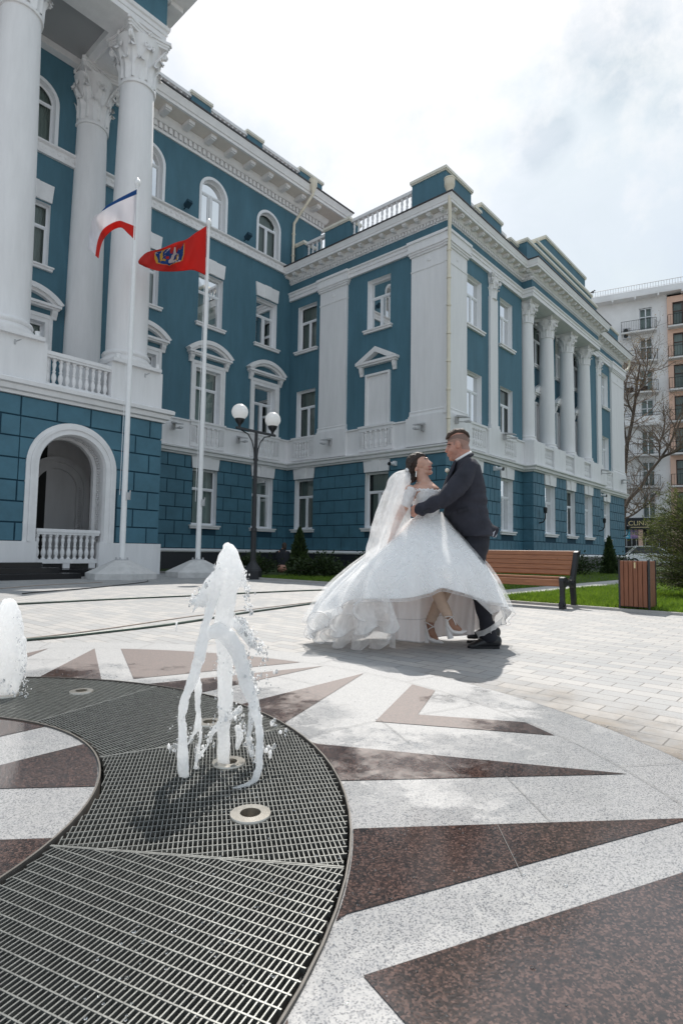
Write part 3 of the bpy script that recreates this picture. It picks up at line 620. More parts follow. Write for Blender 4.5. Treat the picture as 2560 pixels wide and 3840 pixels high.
# --- fixtures
def floodlight(F, s, z, k=1, d=.17):
    m = MB(); m.box(F, s-.05, s+.05, d, d+.10, z-.12, z+.14); m.prism(lambda a, b_, c: F(s+b_, a, c), [(d+.08, z+.10), (d+.50, z+.04), (d+.50, z+.07), (d+.10, z+.17)], -.14*k, .14*k)
    m.tube([F(s, d+.1, z-.06), F(s+.02, d+.38, z-.10)], .018, 6); m.box(F, s-.06, s+.08, d+.36, d+.58, z-.125, z-.07)
    m.build('floodlight', 'fixture_grey', hall)
for F, s, z in ((FA, 11.70, 5.3), (FA, 14.72, 5.25), (FB, 16.2, 5.28), (FB, 11.62, 5.3), (FC, 18.1, 5.55), (FC, 21.9, 5.55), (FC, 33.9, 5.45), (FC, 37.9, 5.3)): floodlight(F, s, z)
for F, s, z in ((FA, 11.95, 13.92), (FA, 14.9, 13.9)):
    m = MB(); m.tube([F(s, .0, z), F(s, .2, z+.04)], .02, 6); m.prism(lambda a, b_, c: F(s+b_, a, c), [(.16, z-.02), (.42, z+.10), (.38, z+.22), (.13, z+.10)], -.11, .11); m.build('roof_spotlight', 'groove', hall)
def camera_unit(F, s, z, up=1):
    m = MB(); m.box(F, s-.06, s+.06, .03, .16, z-.02, z+.16); w = [F(s, .12, z+.06), F(s, .42, z+.02)]; m.tube(w, .065, 10); o = m.build('security_camera', 'pvc', hall, angle=40)
    m = MB(); m.tube([F(s, .42, z+.02), F(s, .46, z+.015)], .07, 10); m.build('lens', 'fixture_black', o)
camera_unit(FB, 12.95, 4.06); camera_unit(FC, 21.3, 4.12); camera_unit(FC, 34.1, 4.1)
def wall_lamp(F, s, z):
    m = MB(); m.tube([F(s, .03, z-.42), F(s, .2, z-.38), F(s, .30, z-.25), F(s, .31, z)], .028, 8); m.lathe(F(s, .31, z), [(.05, 0), (.075, .03), (.09, .22), (.04, .27)], 8); m.build('wall_lamp', 'fixture_black', hall, angle=40)
wall_lamp(FQ, 24.62, 2.56); wall_lamp(FQ, 32.55, 2.5); wall_lamp(FC, 38.6, 2.4)
# --- the entrance porch
PR = [0.90, 1.37, 1.90, 2.43, 3.0, 3.55, 4.08, 4.60]
xR = 9.37; aS, aE, aZ, aR = 5.90, 7.66, 2.90, 0.88
m = MB(); wall_sheet(m, FP, 0.5, xR, 0.0, 4.6, [(aS, aE, 0.0, aZ+aR, True)])
m.quad((xR, yP, 0), (xR, yA, 0), (xR, yA, 4.6), (xR, yP, 4.6)); m.build('porch_wall', 'teal', hall, recalc=False)
m = MB(); blocks(m, FP, 0.5, xR+.03, PR, 0.90, [(aS-.25, aE+.40, 0.9, 2.43), (5.40, 8.28, 2.43, 4.08)], d=.03, g=.018, off=.40)
blocks(m, FR, yP-.03, yA, PR, .9, []); m.build('stone_course', 'teal_block', hall)
m = MB(); wall_sheet(m, lambda s, d, z: FP(s, d+.0015, z), 0.5, xR, .9, 4.6, [(aS-.1, aE+.25, 0.9, aZ+aR+.1)]); m.build('mortar_bed', 'groove', hall, recalc=False)
# solid teal infill around the arch head, flush with the blocks
m = MB(); ac = (aS+aE)/2
for z0, z1 in zip(PR, PR[1:]):
    if z0 < 2.4 or z0 > 4.0: continue
    for sg, edge in ((-1, 5.40), (1, 8.28)):
        pts = [(edge, z0+.018)]
        for k in range(9):
            z = z0+.018+(z1-z0-.036)*k/8; dz = max(0, z-aZ); x = ac+sg*math.sqrt(max(0.0004, 1.19**2-dz*dz)); pts.append((x, z))
        pts.append((edge, z1-.018)); pts = [(p[0]+(sg*.018 if p[0] == edge else 0)*-1, p[1]) for p in pts]
        m.prism(FP, pts if sg > 0 else pts[::-1], .002, .03)
m.build('stone_course', 'teal_block', hall)
m = MB(); m.box(FP, 0.5, aS+.02, .0, .09, .0, .90); m.box(FP, aE-.10, xR+.09, .0, .09, .0, .90); m.box(IDF, xR, xR+.09, yP, yA-.1, 0, .898); m.box(FP, aS-.3, aS+.02, -1.0, -.001, 0, .9); m.box(FP, aE-.10, aE+.3, -1.0, -.001, 0, .9)
m.build('porch_plinth', 'white_paint', hall)
m = MB(); cs = (aS+aE)/2
def archpath(r, z0=.9): return [(cs-r, z0)] + arc(cs, aZ, r, PI, 0, 24) + [(cs+r, z0)]
m.strip(FP, archpath(1.20), archpath(1.10), .0, .07); m.strip(FP, archpath(1.10), archpath(1.03), .0, .115); m.strip(FP, archpath(1.03), archpath(.90), .0, .085)
def tunnel(r0, d0, r1, d1):
    a = archpath(r0, .3); b_ = archpath(r1, .3)
    for i in range(len(a)-1): m.quad(FP(a[i][0], d0, a[i][1]), FP(a[i+1][0], d0, a[i+1][1]), FP(b_[i+1][0], d1, b_[i+1][1]), FP(b_[i][0], d1, b_[i][1]))
tunnel(.90, .085, .86, -.02); tunnel(.86, -.02, .86, -.20); tunnel(.86, -.2, .92, -.22); tunnel(.92, -.22, .92, -.55); tunnel(.92, -.55, .84, -.57); tunnel(.84, -.57, .84, -.72)
o_arch = m.build('entrance_arch', 'white_trim', hall, angle=30)
m = MB()
for side in (-1, 1):   # leaf garland on the reveal
    for k in range(34):
        z = .95+k*.06
        for q in range(2): m.ico((cs+side*.905, yP+.30+.12*q+.03*math.sin(k*1.7), z), .05, 1, (.5, 1.0, .7+.3*math.sin(k*2.1+q)))
for k in range(40):
    a = PI*k/39
    for q in range(2): m.ico((cs+.905*math.cos(a), yP+.30+.12*q+.03*math.sin(k*1.7), aZ+.905*math.sin(a)), .05, 1, (.7, 1, .7))
m.build('garland', 'white_trim', o_arch, smooth=True)
m = MB()   # passage behind: white side wall with panel, rear arch, dark back
m.box(IDF, 8.6, 8.7, yP+.74, yA-.02, .3, 4.5); m.box(IDF, 4.2, 4.3, yP+.74, yA-.02, .3, 4.5); m.box(IDF, 4.3, 8.6, yP+.74, yA-.02, 4.3, 4.5)
m.box(FP, 4.3, aS-.1, -.75, -.73, .3, 4.3); m.box(FP, aE+.1, 8.6, -.75, -.73, .3, 4.3)
m.build('passage_wall', 'white_paint', hall)
m = MB(); c2 = 7.55
def ap2(r, z0=.3): return [(c2-r, z0)] + arc(c2, 2.6, r, PI, 0, 20) + [(c2+r, z0)]
m.strip(lambda s, d, z: (s, yA-.35-d, z), ap2(1.0), ap2(.82), 0, .12); m.strip(lambda s, d, z: (s, yA-.35-d, z), ap2(.82), ap2(.62), -.05, .05)
for k in range(30): m.ico((c2+.72, yA-.42, .5+k*.075), .06, 1, (1, .6, .7))
m.build('inner_arch', 'white_paint', hall, angle=35)
m = MB(); m.box(IDF, 4.3, 7.25, yA-.30, yA-.03, .3, 4.3); m.build('passage_dark_back', 'dark_room', hall); m = MB(); m.box(IDF, 7.251, 8.6, yA-.29, yA-.03, .3, 4.3); m.build('passage_back', 'white_paint', hall)  # left part near black: darkness of the unlit interior put into the colour
m = MB(); m.box(IDF, 4.3, 8.6, yP+.05, yA-.3, .05, .36); m.build('passage_floor', 'black_granite', hall)
# balustrade in the arch
m = MB(); m.box(FP, 5.93, 7.62, -.17, .01, 1.15, 1.24); m.box(FP, 5.95, 7.60, -.15, -.01, 1.09, 1.149); m.box(FP, 5.94, 7.59, -.16, .0, .33, .44)
for a in (6.0, 6.7, 7.4): m.box(FP, a-.06, a+.12, -.15, -.01, .20, .329)
ob = m.build('balustrade', 'white_paint', hall)
for k in range(10): m = MB(); baluster(m, FP(5.99+.162*k, -.08, .44), .65, 1.0, 12); m.build('baluster', 'white_paint', ob, smooth=True)
# steps
m = MB(); m.box(IDF, 0.5, 6.42, 14.15, yP-.001, 0, .13); m.box(IDF, 0.5, 6.15, 14.75, yP-.002, .131, .25); m.box(IDF, 0.5, 5.92, 15.25, yP-.092, .251, .37); m.box(IDF, 5.921, 7.7, yP-.6, yP-.095, .0, .19)
m.build('entrance_steps', 'black_granite', hall)
# cornice, pedestals, balustrade
pathP = [(0.5, yP), (xR, yP), (xR, yA-.3)]
m = MB(); m.sweep(pathP, [(0, 4.60), (.10, 4.60), (.11, 4.67), (.19, 4.70), (.22, 4.82), (.29, 4.85), (.30, 4.95), (.26, 4.98), (-.3, 4.985)]); m.build('string_course', 'white_trim', hall, angle=35)
m = MB(); m.quad((.5, yP+.2, 4.986), (xR-.2, yP+.2, 4.986), (xR-.2, yA, 4.986), (.5, yA, 4.986)); m.build('balcony_floor', 'concrete', hall, recalc=False)
for a in (4.36, 7.75):
    m = MB(); m.box(IDF, a, a+1.62, yP, yP+1.5, 4.984, 6.12); o = m.build('column_pedestal', 'white_paint', hall)
m = MB(); m.box(IDF, xR-.5, xR-.02, yP+1.5, yA-.02, 4.984, 6.0); m.build('side_parapet', 'white_paint', hall)
m = MB(); m.box(FP, 5.98, 7.75, -.30, -.02, 5.86, 5.96); m.box(FP, 5.98, 7.75, -.27, -.05, 5.80, 5.859); m.box(FP, 5.98, 7.75, -.28, -.04, 4.985, 5.10)
ob = m.build('balustrade', 'white_paint', hall)
for k in range(10): m = MB(); baluster(m, FP(6.05+.177*k, -.16, 5.10), .70, 1.1, 12); m.build('baluster', 'white_paint', ob, smooth=True)
column(8.50, 16.40, 6.12, 16.74, .60, .50, 1.72); column(5.10, 16.40, 6.12, 16.74, .60, .50, 1.72); column(8.22, 18.85, 4.99, 16.74, .57, .47, 1.95, base=True)
m = MB()
for a, y_, r_ in ((7.95, yP+.08, .06), (9.25, yP+.1, .06), (5.75, yP+.12, .06)): m.lathe((a, y_, 6.121), [(r_, 0), (r_, .24), (r_*1.15, .25), (r_*1.15, .28)], 10)
m.build('uplight', 'white_metal', hall, angle=40)
for a in (8.9, 5.3):
    m = MB(); m.box(FP, a-.14, a-.10, .0, .02, 5.88, 6.0); m.tube([FP(a-.12, .01, 5.95), FP(a+.15, -.03, 6.13)], .016, 6); m.box(FP, a+.08, a+.30, -.12, .02, 6.13, 6.19); m.build('floodlight', 'fixture_grey', hall)
# entablature of the porch
xRe = 9.02; pathE = [(0.0, yP), (xRe, yP), (xRe, yA)]
m = MB(); m.box(IDF, 0, xRe, yP, yP+1.05, 16.74, 17.0); m.box(IDF, 7.69, xRe, yP+1.051, yA-.01, 16.74, 17.0); m.box(IDF, 0, 7.689, yA-.28, yA-.01, 16.76, 16.98)
m.sweep(pathE, [(.0, 16.741), (.02, 16.741), (.02, 16.90), (.05, 16.91), (.05, 17.04), (.10, 17.07), (.12, 17.17), (.0, 17.18)]); m.build('porch_architrave', 'white_paint', hall, angle=35)
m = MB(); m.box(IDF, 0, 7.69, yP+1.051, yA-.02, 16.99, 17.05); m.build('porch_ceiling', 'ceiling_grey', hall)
m = MB(); m.box(IDF, 7.9, 7.94, yP+1.3, yA-.3, 16.70, 16.739); m.box(IDF, 8.75, 8.79, yP+1.3, yA-.3, 16.70, 16.739); m.box(IDF, 7.94, 8.75, yP+1.3, yP+1.34, 16.70, 16.739); m.build('ceiling_moulding', 'white_trim', hall)
m = MB(); m.sweep(pathE, [(.02, 17.175), (.02, 18.15)]); m.build('porch_frieze', 'teal', hall, recalc=False)
m = MB(); m.sweep(pathE, [(.0, 18.15), (.10, 18.15), (.14, 18.35), (.2, 18.40), (.78, 18.41), (.80, 18.55), (.86, 18.62), (.90, 18.72), (.0, 18.76)])
for k in range(10): m.box(FP, xRe-.3-k*.9, xRe-.05-k*.9, .202, .66, 18.25, 18.405)
for k in range(4): m.box(lambda s, d, z: (xRe+d, s, z), yP+.1+k*.9, yP+.35+k*.9, .202, .66, 18.25, 18.405)
m.build('porch_cornice', 'white_trim', hall, angle=35)
m = MB(); m.box(IDF, 0, xRe+.88, yP-.88, yA, 18.765, 18.82); m.build('porch_roof', 'roof_metal', hall)
# ================================================================== procedural ground materials
def nodes(name):
    m = bpy.data.materials.new(name); m.use_nodes = True; MATS[name] = m; return m.node_tree, m.node_tree.nodes['Principled BSDF']
def ramp(t, src, stops):
    r = N(t, 'ShaderNodeValToRGB'); e = r.color_ramp.elements
    for i, (p, c) in enumerate(stops):
        q = e[i] if i < 2 else e.new(p); q.position = p; q.color = (*c, 1)
    t.links.new(src, r.inputs['Fac']); return r
def noise_n(t, vec, scale, detail=5, rough=0.6, dist=0.0):
    n = N(t, 'ShaderNodeTexNoise'); n.inputs['Scale'].default_value = scale; n.inputs['Detail'].default_value = detail; n.inputs['Roughness'].default_value = rough; n.inputs['Distortion'].default_value = dist
    t.links.new(vec, n.inputs['Vector']); return n
def mix(t, fac, a, b_, mode='MIX'):
    m = N(t, 'ShaderNodeMixRGB'); m.blend_type = mode
    for k, v in (('Fac', fac), ('Color1', a), ('Color2', b_)):
        if hasattr(v, 'is_output'): t.links.new(v, m.inputs[k])
        elif k == 'Fac': m.inputs[k].default_value = v
        else: m.inputs[k].default_value = (*v, 1)
    return m.outputs[0]
def math_n(t, op, a, b_=None, c=None):
    m = N(t, 'ShaderNodeMath'); m.operation = op
    for i, v in enumerate((a, b_, c)):
        if v is None: continue
        if hasattr(v, 'is_output'): t.links.new(v, m.inputs[i])
        else: m.inputs[i].default_value = v
    return m.outputs[0]
RC = (0.07, 2.397); AX0 = 2.2
# --- pavers
t, b = nodes('pavers'); g = N(t, 'ShaderNodeTexCoord'); mp_ = N(t, 'ShaderNodeMapping'); mp_.inputs['Rotation'].default_value = (0, 0, PI/2); t.links.new(g.outputs['Object'], mp_.inputs['Vector'])
br = N(t, 'ShaderNodeTexBrick'); br.offset = 0.5; br.inputs['Scale'].default_value = 1; br.inputs['Brick Width'].default_value = 0.245; br.inputs['Row Height'].default_value = 0.122
br.inputs['Mortar Size'].default_value = 0.0036; br.inputs['Mortar Smooth'].default_value = 0.2; br.inputs['Bias'].default_value = 0.0
br.inputs['Color1'].default_value = (0, 0, 0, 1); br.inputs['Color2'].default_value = (1, 1, 1, 1); br.inputs['Mortar'].default_value = (0.5, 0.5, 0.5, 1); t.links.new(mp_.outputs[0], br.inputs['Vector'])
cb = ramp(t, br.outputs['Color'], [(0.0, (0.285, 0.285, 0.287)), (1.0, (0.345, 0.333, 0.322)), (0.35, (0.255, 0.263, 0.272)), (0.7, (0.355, 0.345, 0.335))])
nl = noise_n(t, g.outputs['Object'], 0.45, 5); nf = noise_n(t, g.outputs['Object'], 70, 4, 0.7)
c1 = mix(t, 0.16, cb.outputs[0], ramp(t, nl.outputs['Fac'], [(0.35, (0.30, 0.30, 0.31)), (0.65, (0.62, 0.58, 0.55))]).outputs[0])
c1 = mix(t, 0.10, c1, ramp(t, nf.outputs['Fac'], [(0.3, (0.15, 0.15, 0.15)), (0.7, (0.75, 0.73, 0.7))]).outputs[0])
# wet, stained fringe beside the granite ring
vm = N(t, 'ShaderNodeVectorMath'); vm.operation = 'DISTANCE'; vm.inputs[1].default_value = (RC[0], RC[1], 0); t.links.new(g.outputs['Object'], vm.inputs[0])
sx = N(t, 'ShaderNodeSeparateXYZ'); t.links.new(g.outputs['Object'], sx.inputs[0])
nw = noise_n(t, g.outputs['Object'], 2.6, 6, 0.7)
rad = math_n(t, 'SUBTRACT', 3.62, vm.outputs['Value']); rad = math_n(t, 'MAXIMUM', math_n(t, 'MULTIPLY', rad, 1.9), -1.0)
right = math_n(t, 'MAXIMUM', math_n(t, 'MULTIPLY_ADD', sx.outputs['Y'], -0.55, 1.35), 0.0)
wet = math_n(t, 'MULTIPLY', math_n(t, 'ADD', rad, math_n(t, 'MULTIPLY_ADD', nw.outputs['Fac'], 2.2, -1.15)), right); wet_n = N(t, 'ShaderNodeClamp'); t.links.new(wet, wet_n.inputs['Value']); wet = wet_n.outputs[0]
ns = noise_n(t, g.outputs['Object'], 5, 5, 0.7)
stain = ramp(t, ns.outputs['Fac'], [(0.35, (0.17, 0.165, 0.165)), (0.65, (0.33, 0.26, 0.19))])
c2 = mix(t, math_n(t, 'MULTIPLY', wet, 0.8), c1, stain.outputs[0])
vs1 = N(t, 'ShaderNodeTexVoronoi'); vs1.inputs['Scale'].default_value = 42; t.links.new(g.outputs['Object'], vs1.inputs['Vector'])
spots = math_n(t, 'MULTIPLY', math_n(t, 'LESS_THAN', vs1.outputs['Distance'], 0.20), math_n(t, 'MULTIPLY', math_n(t, 'GREATER_THAN', nw.outputs['Fac'], 0.50), math_n(t, 'LESS_THAN', vm.outputs['Value'], 4.3)))
c2 = mix(t, math_n(t, 'MULTIPLY', spots, 0.45), c2, (0.16, 0.155, 0.15))
c3 = mix(t, br.outputs['Fac'], c2, (0.15, 0.14, 0.13))
t.links.new(c3, b.inputs['Base Color'])
rr_ = N(t, 'ShaderNodeMapRange'); rr_.inputs['To Min'].default_value = 0.62; rr_.inputs['To Max'].default_value = 0.18; t.links.new(wet, rr_.inputs['Value']); t.links.new(rr_.outputs[0], b.inputs['Roughness'])
bp = N(t, 'ShaderNodeBump'); bp.inputs['Strength'].default_value = 0.5; bp.inputs['Distance'].default_value = 0.004
hh = math_n(t, 'ADD', math_n(t, 'MULTIPLY', br.outputs['Fac'], -1.0), math_n(t, 'MULTIPLY', nf.outputs['Fac'], 0.25)); hh = math_n(t, 'ADD', hh, math_n(t, 'MULTIPLY', br.outputs['Color'], 0.25))
t.links.new(hh, bp.inputs['Height']); t.links.new(bp.outputs[0], b.inputs['Normal'])
# --- granites (wet film patches change only the gloss)
def granite(name, stops_big, stops_fine, r0, r1, big, fine, dryc, dryk):
    t, b = nodes(name); g = N(t, 'ShaderNodeTexCoord'); v = g.outputs['Object']
    n1 = N(t, 'ShaderNodeTexVoronoi'); n1.inputs['Scale'].default_value = fine; nd0 = noise_n(t, v, fine*.6, 3); vm0 = N(t, 'ShaderNodeVectorMath'); vm0.operation = 'MULTIPLY_ADD'; t.links.new(nd0.outputs['Color'], vm0.inputs[0]); vm0.inputs[1].default_value = (0.9/fine,)*3; t.links.new(v, vm0.inputs[2]); t.links.new(vm0.outputs[0], n1.inputs['Vector'])
    sp = N(t, 'ShaderNodeSeparateColor'); t.links.new(n1.outputs['Color'], sp.inputs[0])
    nb = noise_n(t, v, big, 6, 0.75, 0.6)
    a = ramp(t, sp.outputs[0], stops_fine).outputs[0]; c = ramp(t, nb.outputs['Fac'], stops_big).outputs[0]
    col = mix(t, 0.36, a, c)
    if name == 'granite_red':
        n3 = N(t, 'ShaderNodeTexVoronoi'); n3.inputs['Scale'].default_value = 95; n3.feature = 'F1'
        nd = noise_n(t, v, 20, 4); vmx = N(t, 'ShaderNodeVectorMath'); vmx.operation = 'MULTIPLY_ADD'; t.links.new(nd.outputs['Color'], vmx.inputs[0]); vmx.inputs[1].default_value = (.05, .05, .05); t.links.new(v, vmx.inputs[2]); t.links.new(vmx.outputs[0], n3.inputs['Vector'])
        s3 = N(t, 'ShaderNodeSeparateColor'); t.links.new(n3.outputs['Color'], s3.inputs[0])
        msk = math_n(t, 'MULTIPLY', math_n(t, 'GREATER_THAN', s3.outputs[0], 0.70), math_n(t, 'LESS_THAN', n3.outputs['Distance'], 0.55))
        col = mix(t, math_n(t, 'MULTIPLY', msk, 0.12), col, (0.20, 0.11, 0.085))
    wn = noise_n(t, v, 1.7, 6, 0.7)
    vd = N(t, 'ShaderNodeVectorMath'); vd.operation = 'DISTANCE'; vd.inputs[1].default_value = (RC[0], RC[1], 0); t.links.new(v, vd.inputs[0]); sy = N(t, 'ShaderNodeSeparateXYZ'); t.links.new(v, sy.inputs[0])
    wr = math_n(t, 'MAXIMUM', math_n(t, 'MULTIPLY_ADD', vd.outputs['Value'], -2.4, 5.2), math_n(t, 'MULTIPLY_ADD', sy.outputs['Y'], -1.6, 2.6))
    ww = N(t, 'ShaderNodeClamp'); t.links.new(math_n(t, 'ADD', wr, math_n(t, 'MULTIPLY_ADD', wn.outputs['Fac'], 5.0, -2.5)), ww.inputs['Value'])
    dry = math_n(t, 'SUBTRACT', 1.0, ww.outputs[0])
    col = mix(t, math_n(t, 'MULTIPLY', dry, dryk), col, dryc)
    t.links.new(col, b.inputs['Base Color'])
    rg = N(t, 'ShaderNodeMapRange'); rg.inputs['To Min'].default_value = r0; rg.inputs['To Max'].default_value = r1
    t.links.new(dry, rg.inputs['Value']); pn = noise_n(t, v, 3.1, 6, .7, .5); pud = math_n(t, 'MULTIPLY', math_n(t, 'GREATER_THAN', pn.outputs['Fac'], .53), ww.outputs[0]); rr2 = math_n(t, 'MULTIPLY', rg.outputs[0], math_n(t, 'MULTIPLY_ADD', pud, -.75, 1.0)); t.links.new(rr2, b.inputs['Roughness'])
    b.inputs['Specular IOR Level'].default_value = .95 if name == 'granite_red' else .6
    bp = N(t, 'ShaderNodeBump'); bp.inputs['Strength'].default_value = 0.10; bp.inputs['Distance'].default_value = 0.002
    n4 = noise_n(t, v, 160, 3); t.links.new(n4.outputs['Fac'], bp.inputs['Height']); t.links.new(bp.outputs[0], b.inputs['Normal'])
granite('granite_grey', [(0.32, (0.26, 0.26, 0.27)), (0.68, (0.33, 0.327, 0.323))], [(0.0, (0.02, 0.022, 0.03)), (0.36, (0.32, 0.32, 0.325)), (0.15, (0.11, 0.12, 0.14)), (0.8, (0.41, 0.405, 0.40))], 0.24, 0.60, 14, 340, (0.43, 0.425, 0.42), 0.28)
granite('granite_red', [(0.35, (0.014, 0.012, 0.012)), (0.68, (0.066, 0.038, 0.032))], [(0.0, (0.008, 0.008, 0.009)), (0.50, (0.030, 0.022, 0.020)), (0.66, (0.060, 0.038, 0.032)), (0.95, (0.145, 0.090, 0.076))], 0.10, 0.60, 22, 210, (0.28, 0.22, 0.205), 0.28)
mat('edge_steel', (0.11, 0.10, 0.09), 0.6, metal=0.2, var=0.2, vscale=20)
mat('joint_dark', (0.17, 0.165, 0.16), 0.9)
# ================================================================== plaza, granite and fountain
def pol(r, a): a = math.radians(a); return (RC[0]+r*math.cos(a), RC[1]+r*math.sin(a))
m = MB(); n = 96; rings = [3.102, 4.0, 8.0, 20.0, 60.0, 300.0]
for i in range(len(rings)-1):
    for k in range(n):
        a0, a1 = 360*k/n, 360*(k+1)/n; p = [pol(rings[i], a0), pol(rings[i+1], a0), pol(rings[i+1], a1), pol(rings[i], a1)]; m.quad(*[(x, y, 0.0) for x, y in p])
struct(m.build('plaza', 'pavers'))
# granite paving as flush sheets with fine joints, on a bed
m = MB(); n = 120
def ringf(m, r0, r1, z, a0=0, a1=360, n=120):
    for k in range(n):
        p = [pol(r0, a0+(a1-a0)*k/n), pol(r1, a0+(a1-a0)*k/n), pol(r1, a0+(a1-a0)*(k+1)/n), pol(r0, a0+(a1-a0)*(k+1)/n)]; m.quad(*[(x, y, z) for x, y in p])
ringf(m, 1.7895, 3.10, 0.004); ringf(m, 0.002, 1.0095, 0.004, n=96)
ringf(m, 3.0985, 3.1, .004)
for k in range(n): p, q = pol(3.10, 360*k/n), pol(3.10, 360*(k+1)/n); m.quad((*p, -.02), (*q, -.02), (*q, .004), (*p, .004))
struct(m.build('granite_floor', 'granite_grey'))
AW = 0.168
def armpt(ax, r, sd):
    a = math.degrees(math.asin(AW/r)); return pol(r, ax+sd*a)
def clip_ring(pts, r, keep_out=True):
    """clip polygon vertices against circle r by inserting dense edge samples"""
    o = []
    for p, q in zip(pts, pts[1:]+pts[:1]):
        for k in range(24): u = k/24; o.append((p[0]+(q[0]-p[0])*u, p[1]+(q[1]-p[1])*u))
    res = []
    for x, y in o:
        d = math.hypot(x-RC[0], y-RC[1])
        if keep_out and d < r: x, y = RC[0]+(x-RC[0])*r/d, RC[1]+(y-RC[1])*r/d
        if not keep_out and d > r: x, y = RC[0]+(x-RC[0])*r/d, RC[1]+(y-RC[1])*r/d
        if not res or math.hypot(res[-1][0]-x, res[-1][1]-y) > 1e-4: res.append((x, y))
    return res
red = MB(); jt = MB()
def flat(mb, pts, z=0.0062): mb.add([(x, y, z) for x, y in pts], [tuple(range(len(pts)))])
for k in range(8):
    ax = 45*k+AX0
    for sd in (-1, 1):
        tip = armpt(ax, 2.80, sd); base_in = armpt(ax, 1.77, sd); base_out = pol(1.77, ax+sd*18.3)
        flat(red, clip_ring([tip, base_in, base_out], 1.792))
    a, b_ = armpt(ax, 1.006, 1), armpt(ax+45, 1.006, -1); tipr = AW/math.sin(math.radians(22.5)); tp = pol(tipr, ax+22.5)
    arcp = [pol(1.006, math.degrees(math.atan2(a[1]-RC[1], a[0]-RC[0]))+j*(45-2*math.degrees(math.asin(AW/1.006)))/10) for j in range(11)]
    flat(red, [tp]+arcp)
    mid = ax+22.5
    if k % 2 == 0: flat(red, [pol(2.80, mid-15+3*j) for j in range(11)]+[pol(1.88, mid)])   # filled wedge
    else:            # V shaped band
        o0, o1 = pol(2.80, mid-10.2), pol(2.80, mid+11.0); i0, i1 = pol(2.80, mid-6.2), pol(2.80, mid+7.3); ap, ia = pol(2.17, mid), pol(2.41, mid+.2)
        flat(red, [ap, o0, i0, ia]); flat(red, [ap, ia, i1, o1])
red_o = struct(red.build('granite_inlay', 'granite_red'))
# joints: thin dark lines just above the granite
def line(p, q, w=0.0022, z=0.0082):
    dx, dy = q[0]-p[0], q[1]-p[1]; L = math.hypot(dx, dy); nx, ny = -dy/L*w/2, dx/L*w/2
    jt.quad((p[0]+nx, p[1]+ny, z), (q[0]+nx, q[1]+ny, z), (q[0]-nx, q[1]-ny, z), (p[0]-nx, p[1]-ny, z))
for k in range(120): line(pol(2.815, 3*k), pol(2.815, 3*k+3))
for k in range(24): line(pol(2.815, 7+15*k), pol(3.10, 7+15*k))
for k in range(8):
    ax = 45*k+AX0; mid = ax+22.5
    line(armpt(ax, 2.36, -1), armpt(ax, 2.36, 1)); line(armpt(ax, .62, -1), armpt(ax, .62, 1), .002)
    for s_ in (-1, 1): line(pol(2.2, ax+s_*11.2), pol(2.2, ax+s_*4.6), .0016)
    if k % 2: line(pol(1.80, mid-2), pol(2.17, mid), .002); line(pol(2.41, mid), pol(2.80, mid+.6), .002); line(pol(2.16, mid-9), pol(2.2, mid), .002)
struct(jt.build('granite_joints', 'joint_dark'))
# --- grate ring
fountain = thing('fountain', 'round sunken fountain channel with grates and steel nozzle rings in granite paving', 'fountain', (RC[0], RC[1], 0))
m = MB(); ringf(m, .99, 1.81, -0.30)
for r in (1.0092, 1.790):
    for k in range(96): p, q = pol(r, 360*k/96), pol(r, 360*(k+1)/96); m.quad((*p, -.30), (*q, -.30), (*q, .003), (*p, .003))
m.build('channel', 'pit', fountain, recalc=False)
for (r0, r1) in ((1.0098, 1.0155), (1.784, 1.789)):
    m = MB()
    for k in range(96):
        pts = [pol(r0, 360*k/96), pol(r1, 360*k/96), pol(r1, 360*(k+1)/96), pol(r0, 360*(k+1)/96)]
        m.quad(*[(x, y, .0115) for x, y in pts]); 
        for p, q in ((pts[0], pts[3]), (pts[1], pts[2])): m.quad((*p, -.05), (*q, -.05), (*q, .0115), (*p, .0115))
    m.build('edge_ring', 'edge_steel', fountain, recalc=False)
GR0, GR1 = 1.022, 1.776
NOZ = [(1.50, -45.4), (1.44, -28.9), (1.52, -9.5), (1.52, 26.8), (1.37, 39.7)]
NOZP = [pol(*q) for q in NOZ]
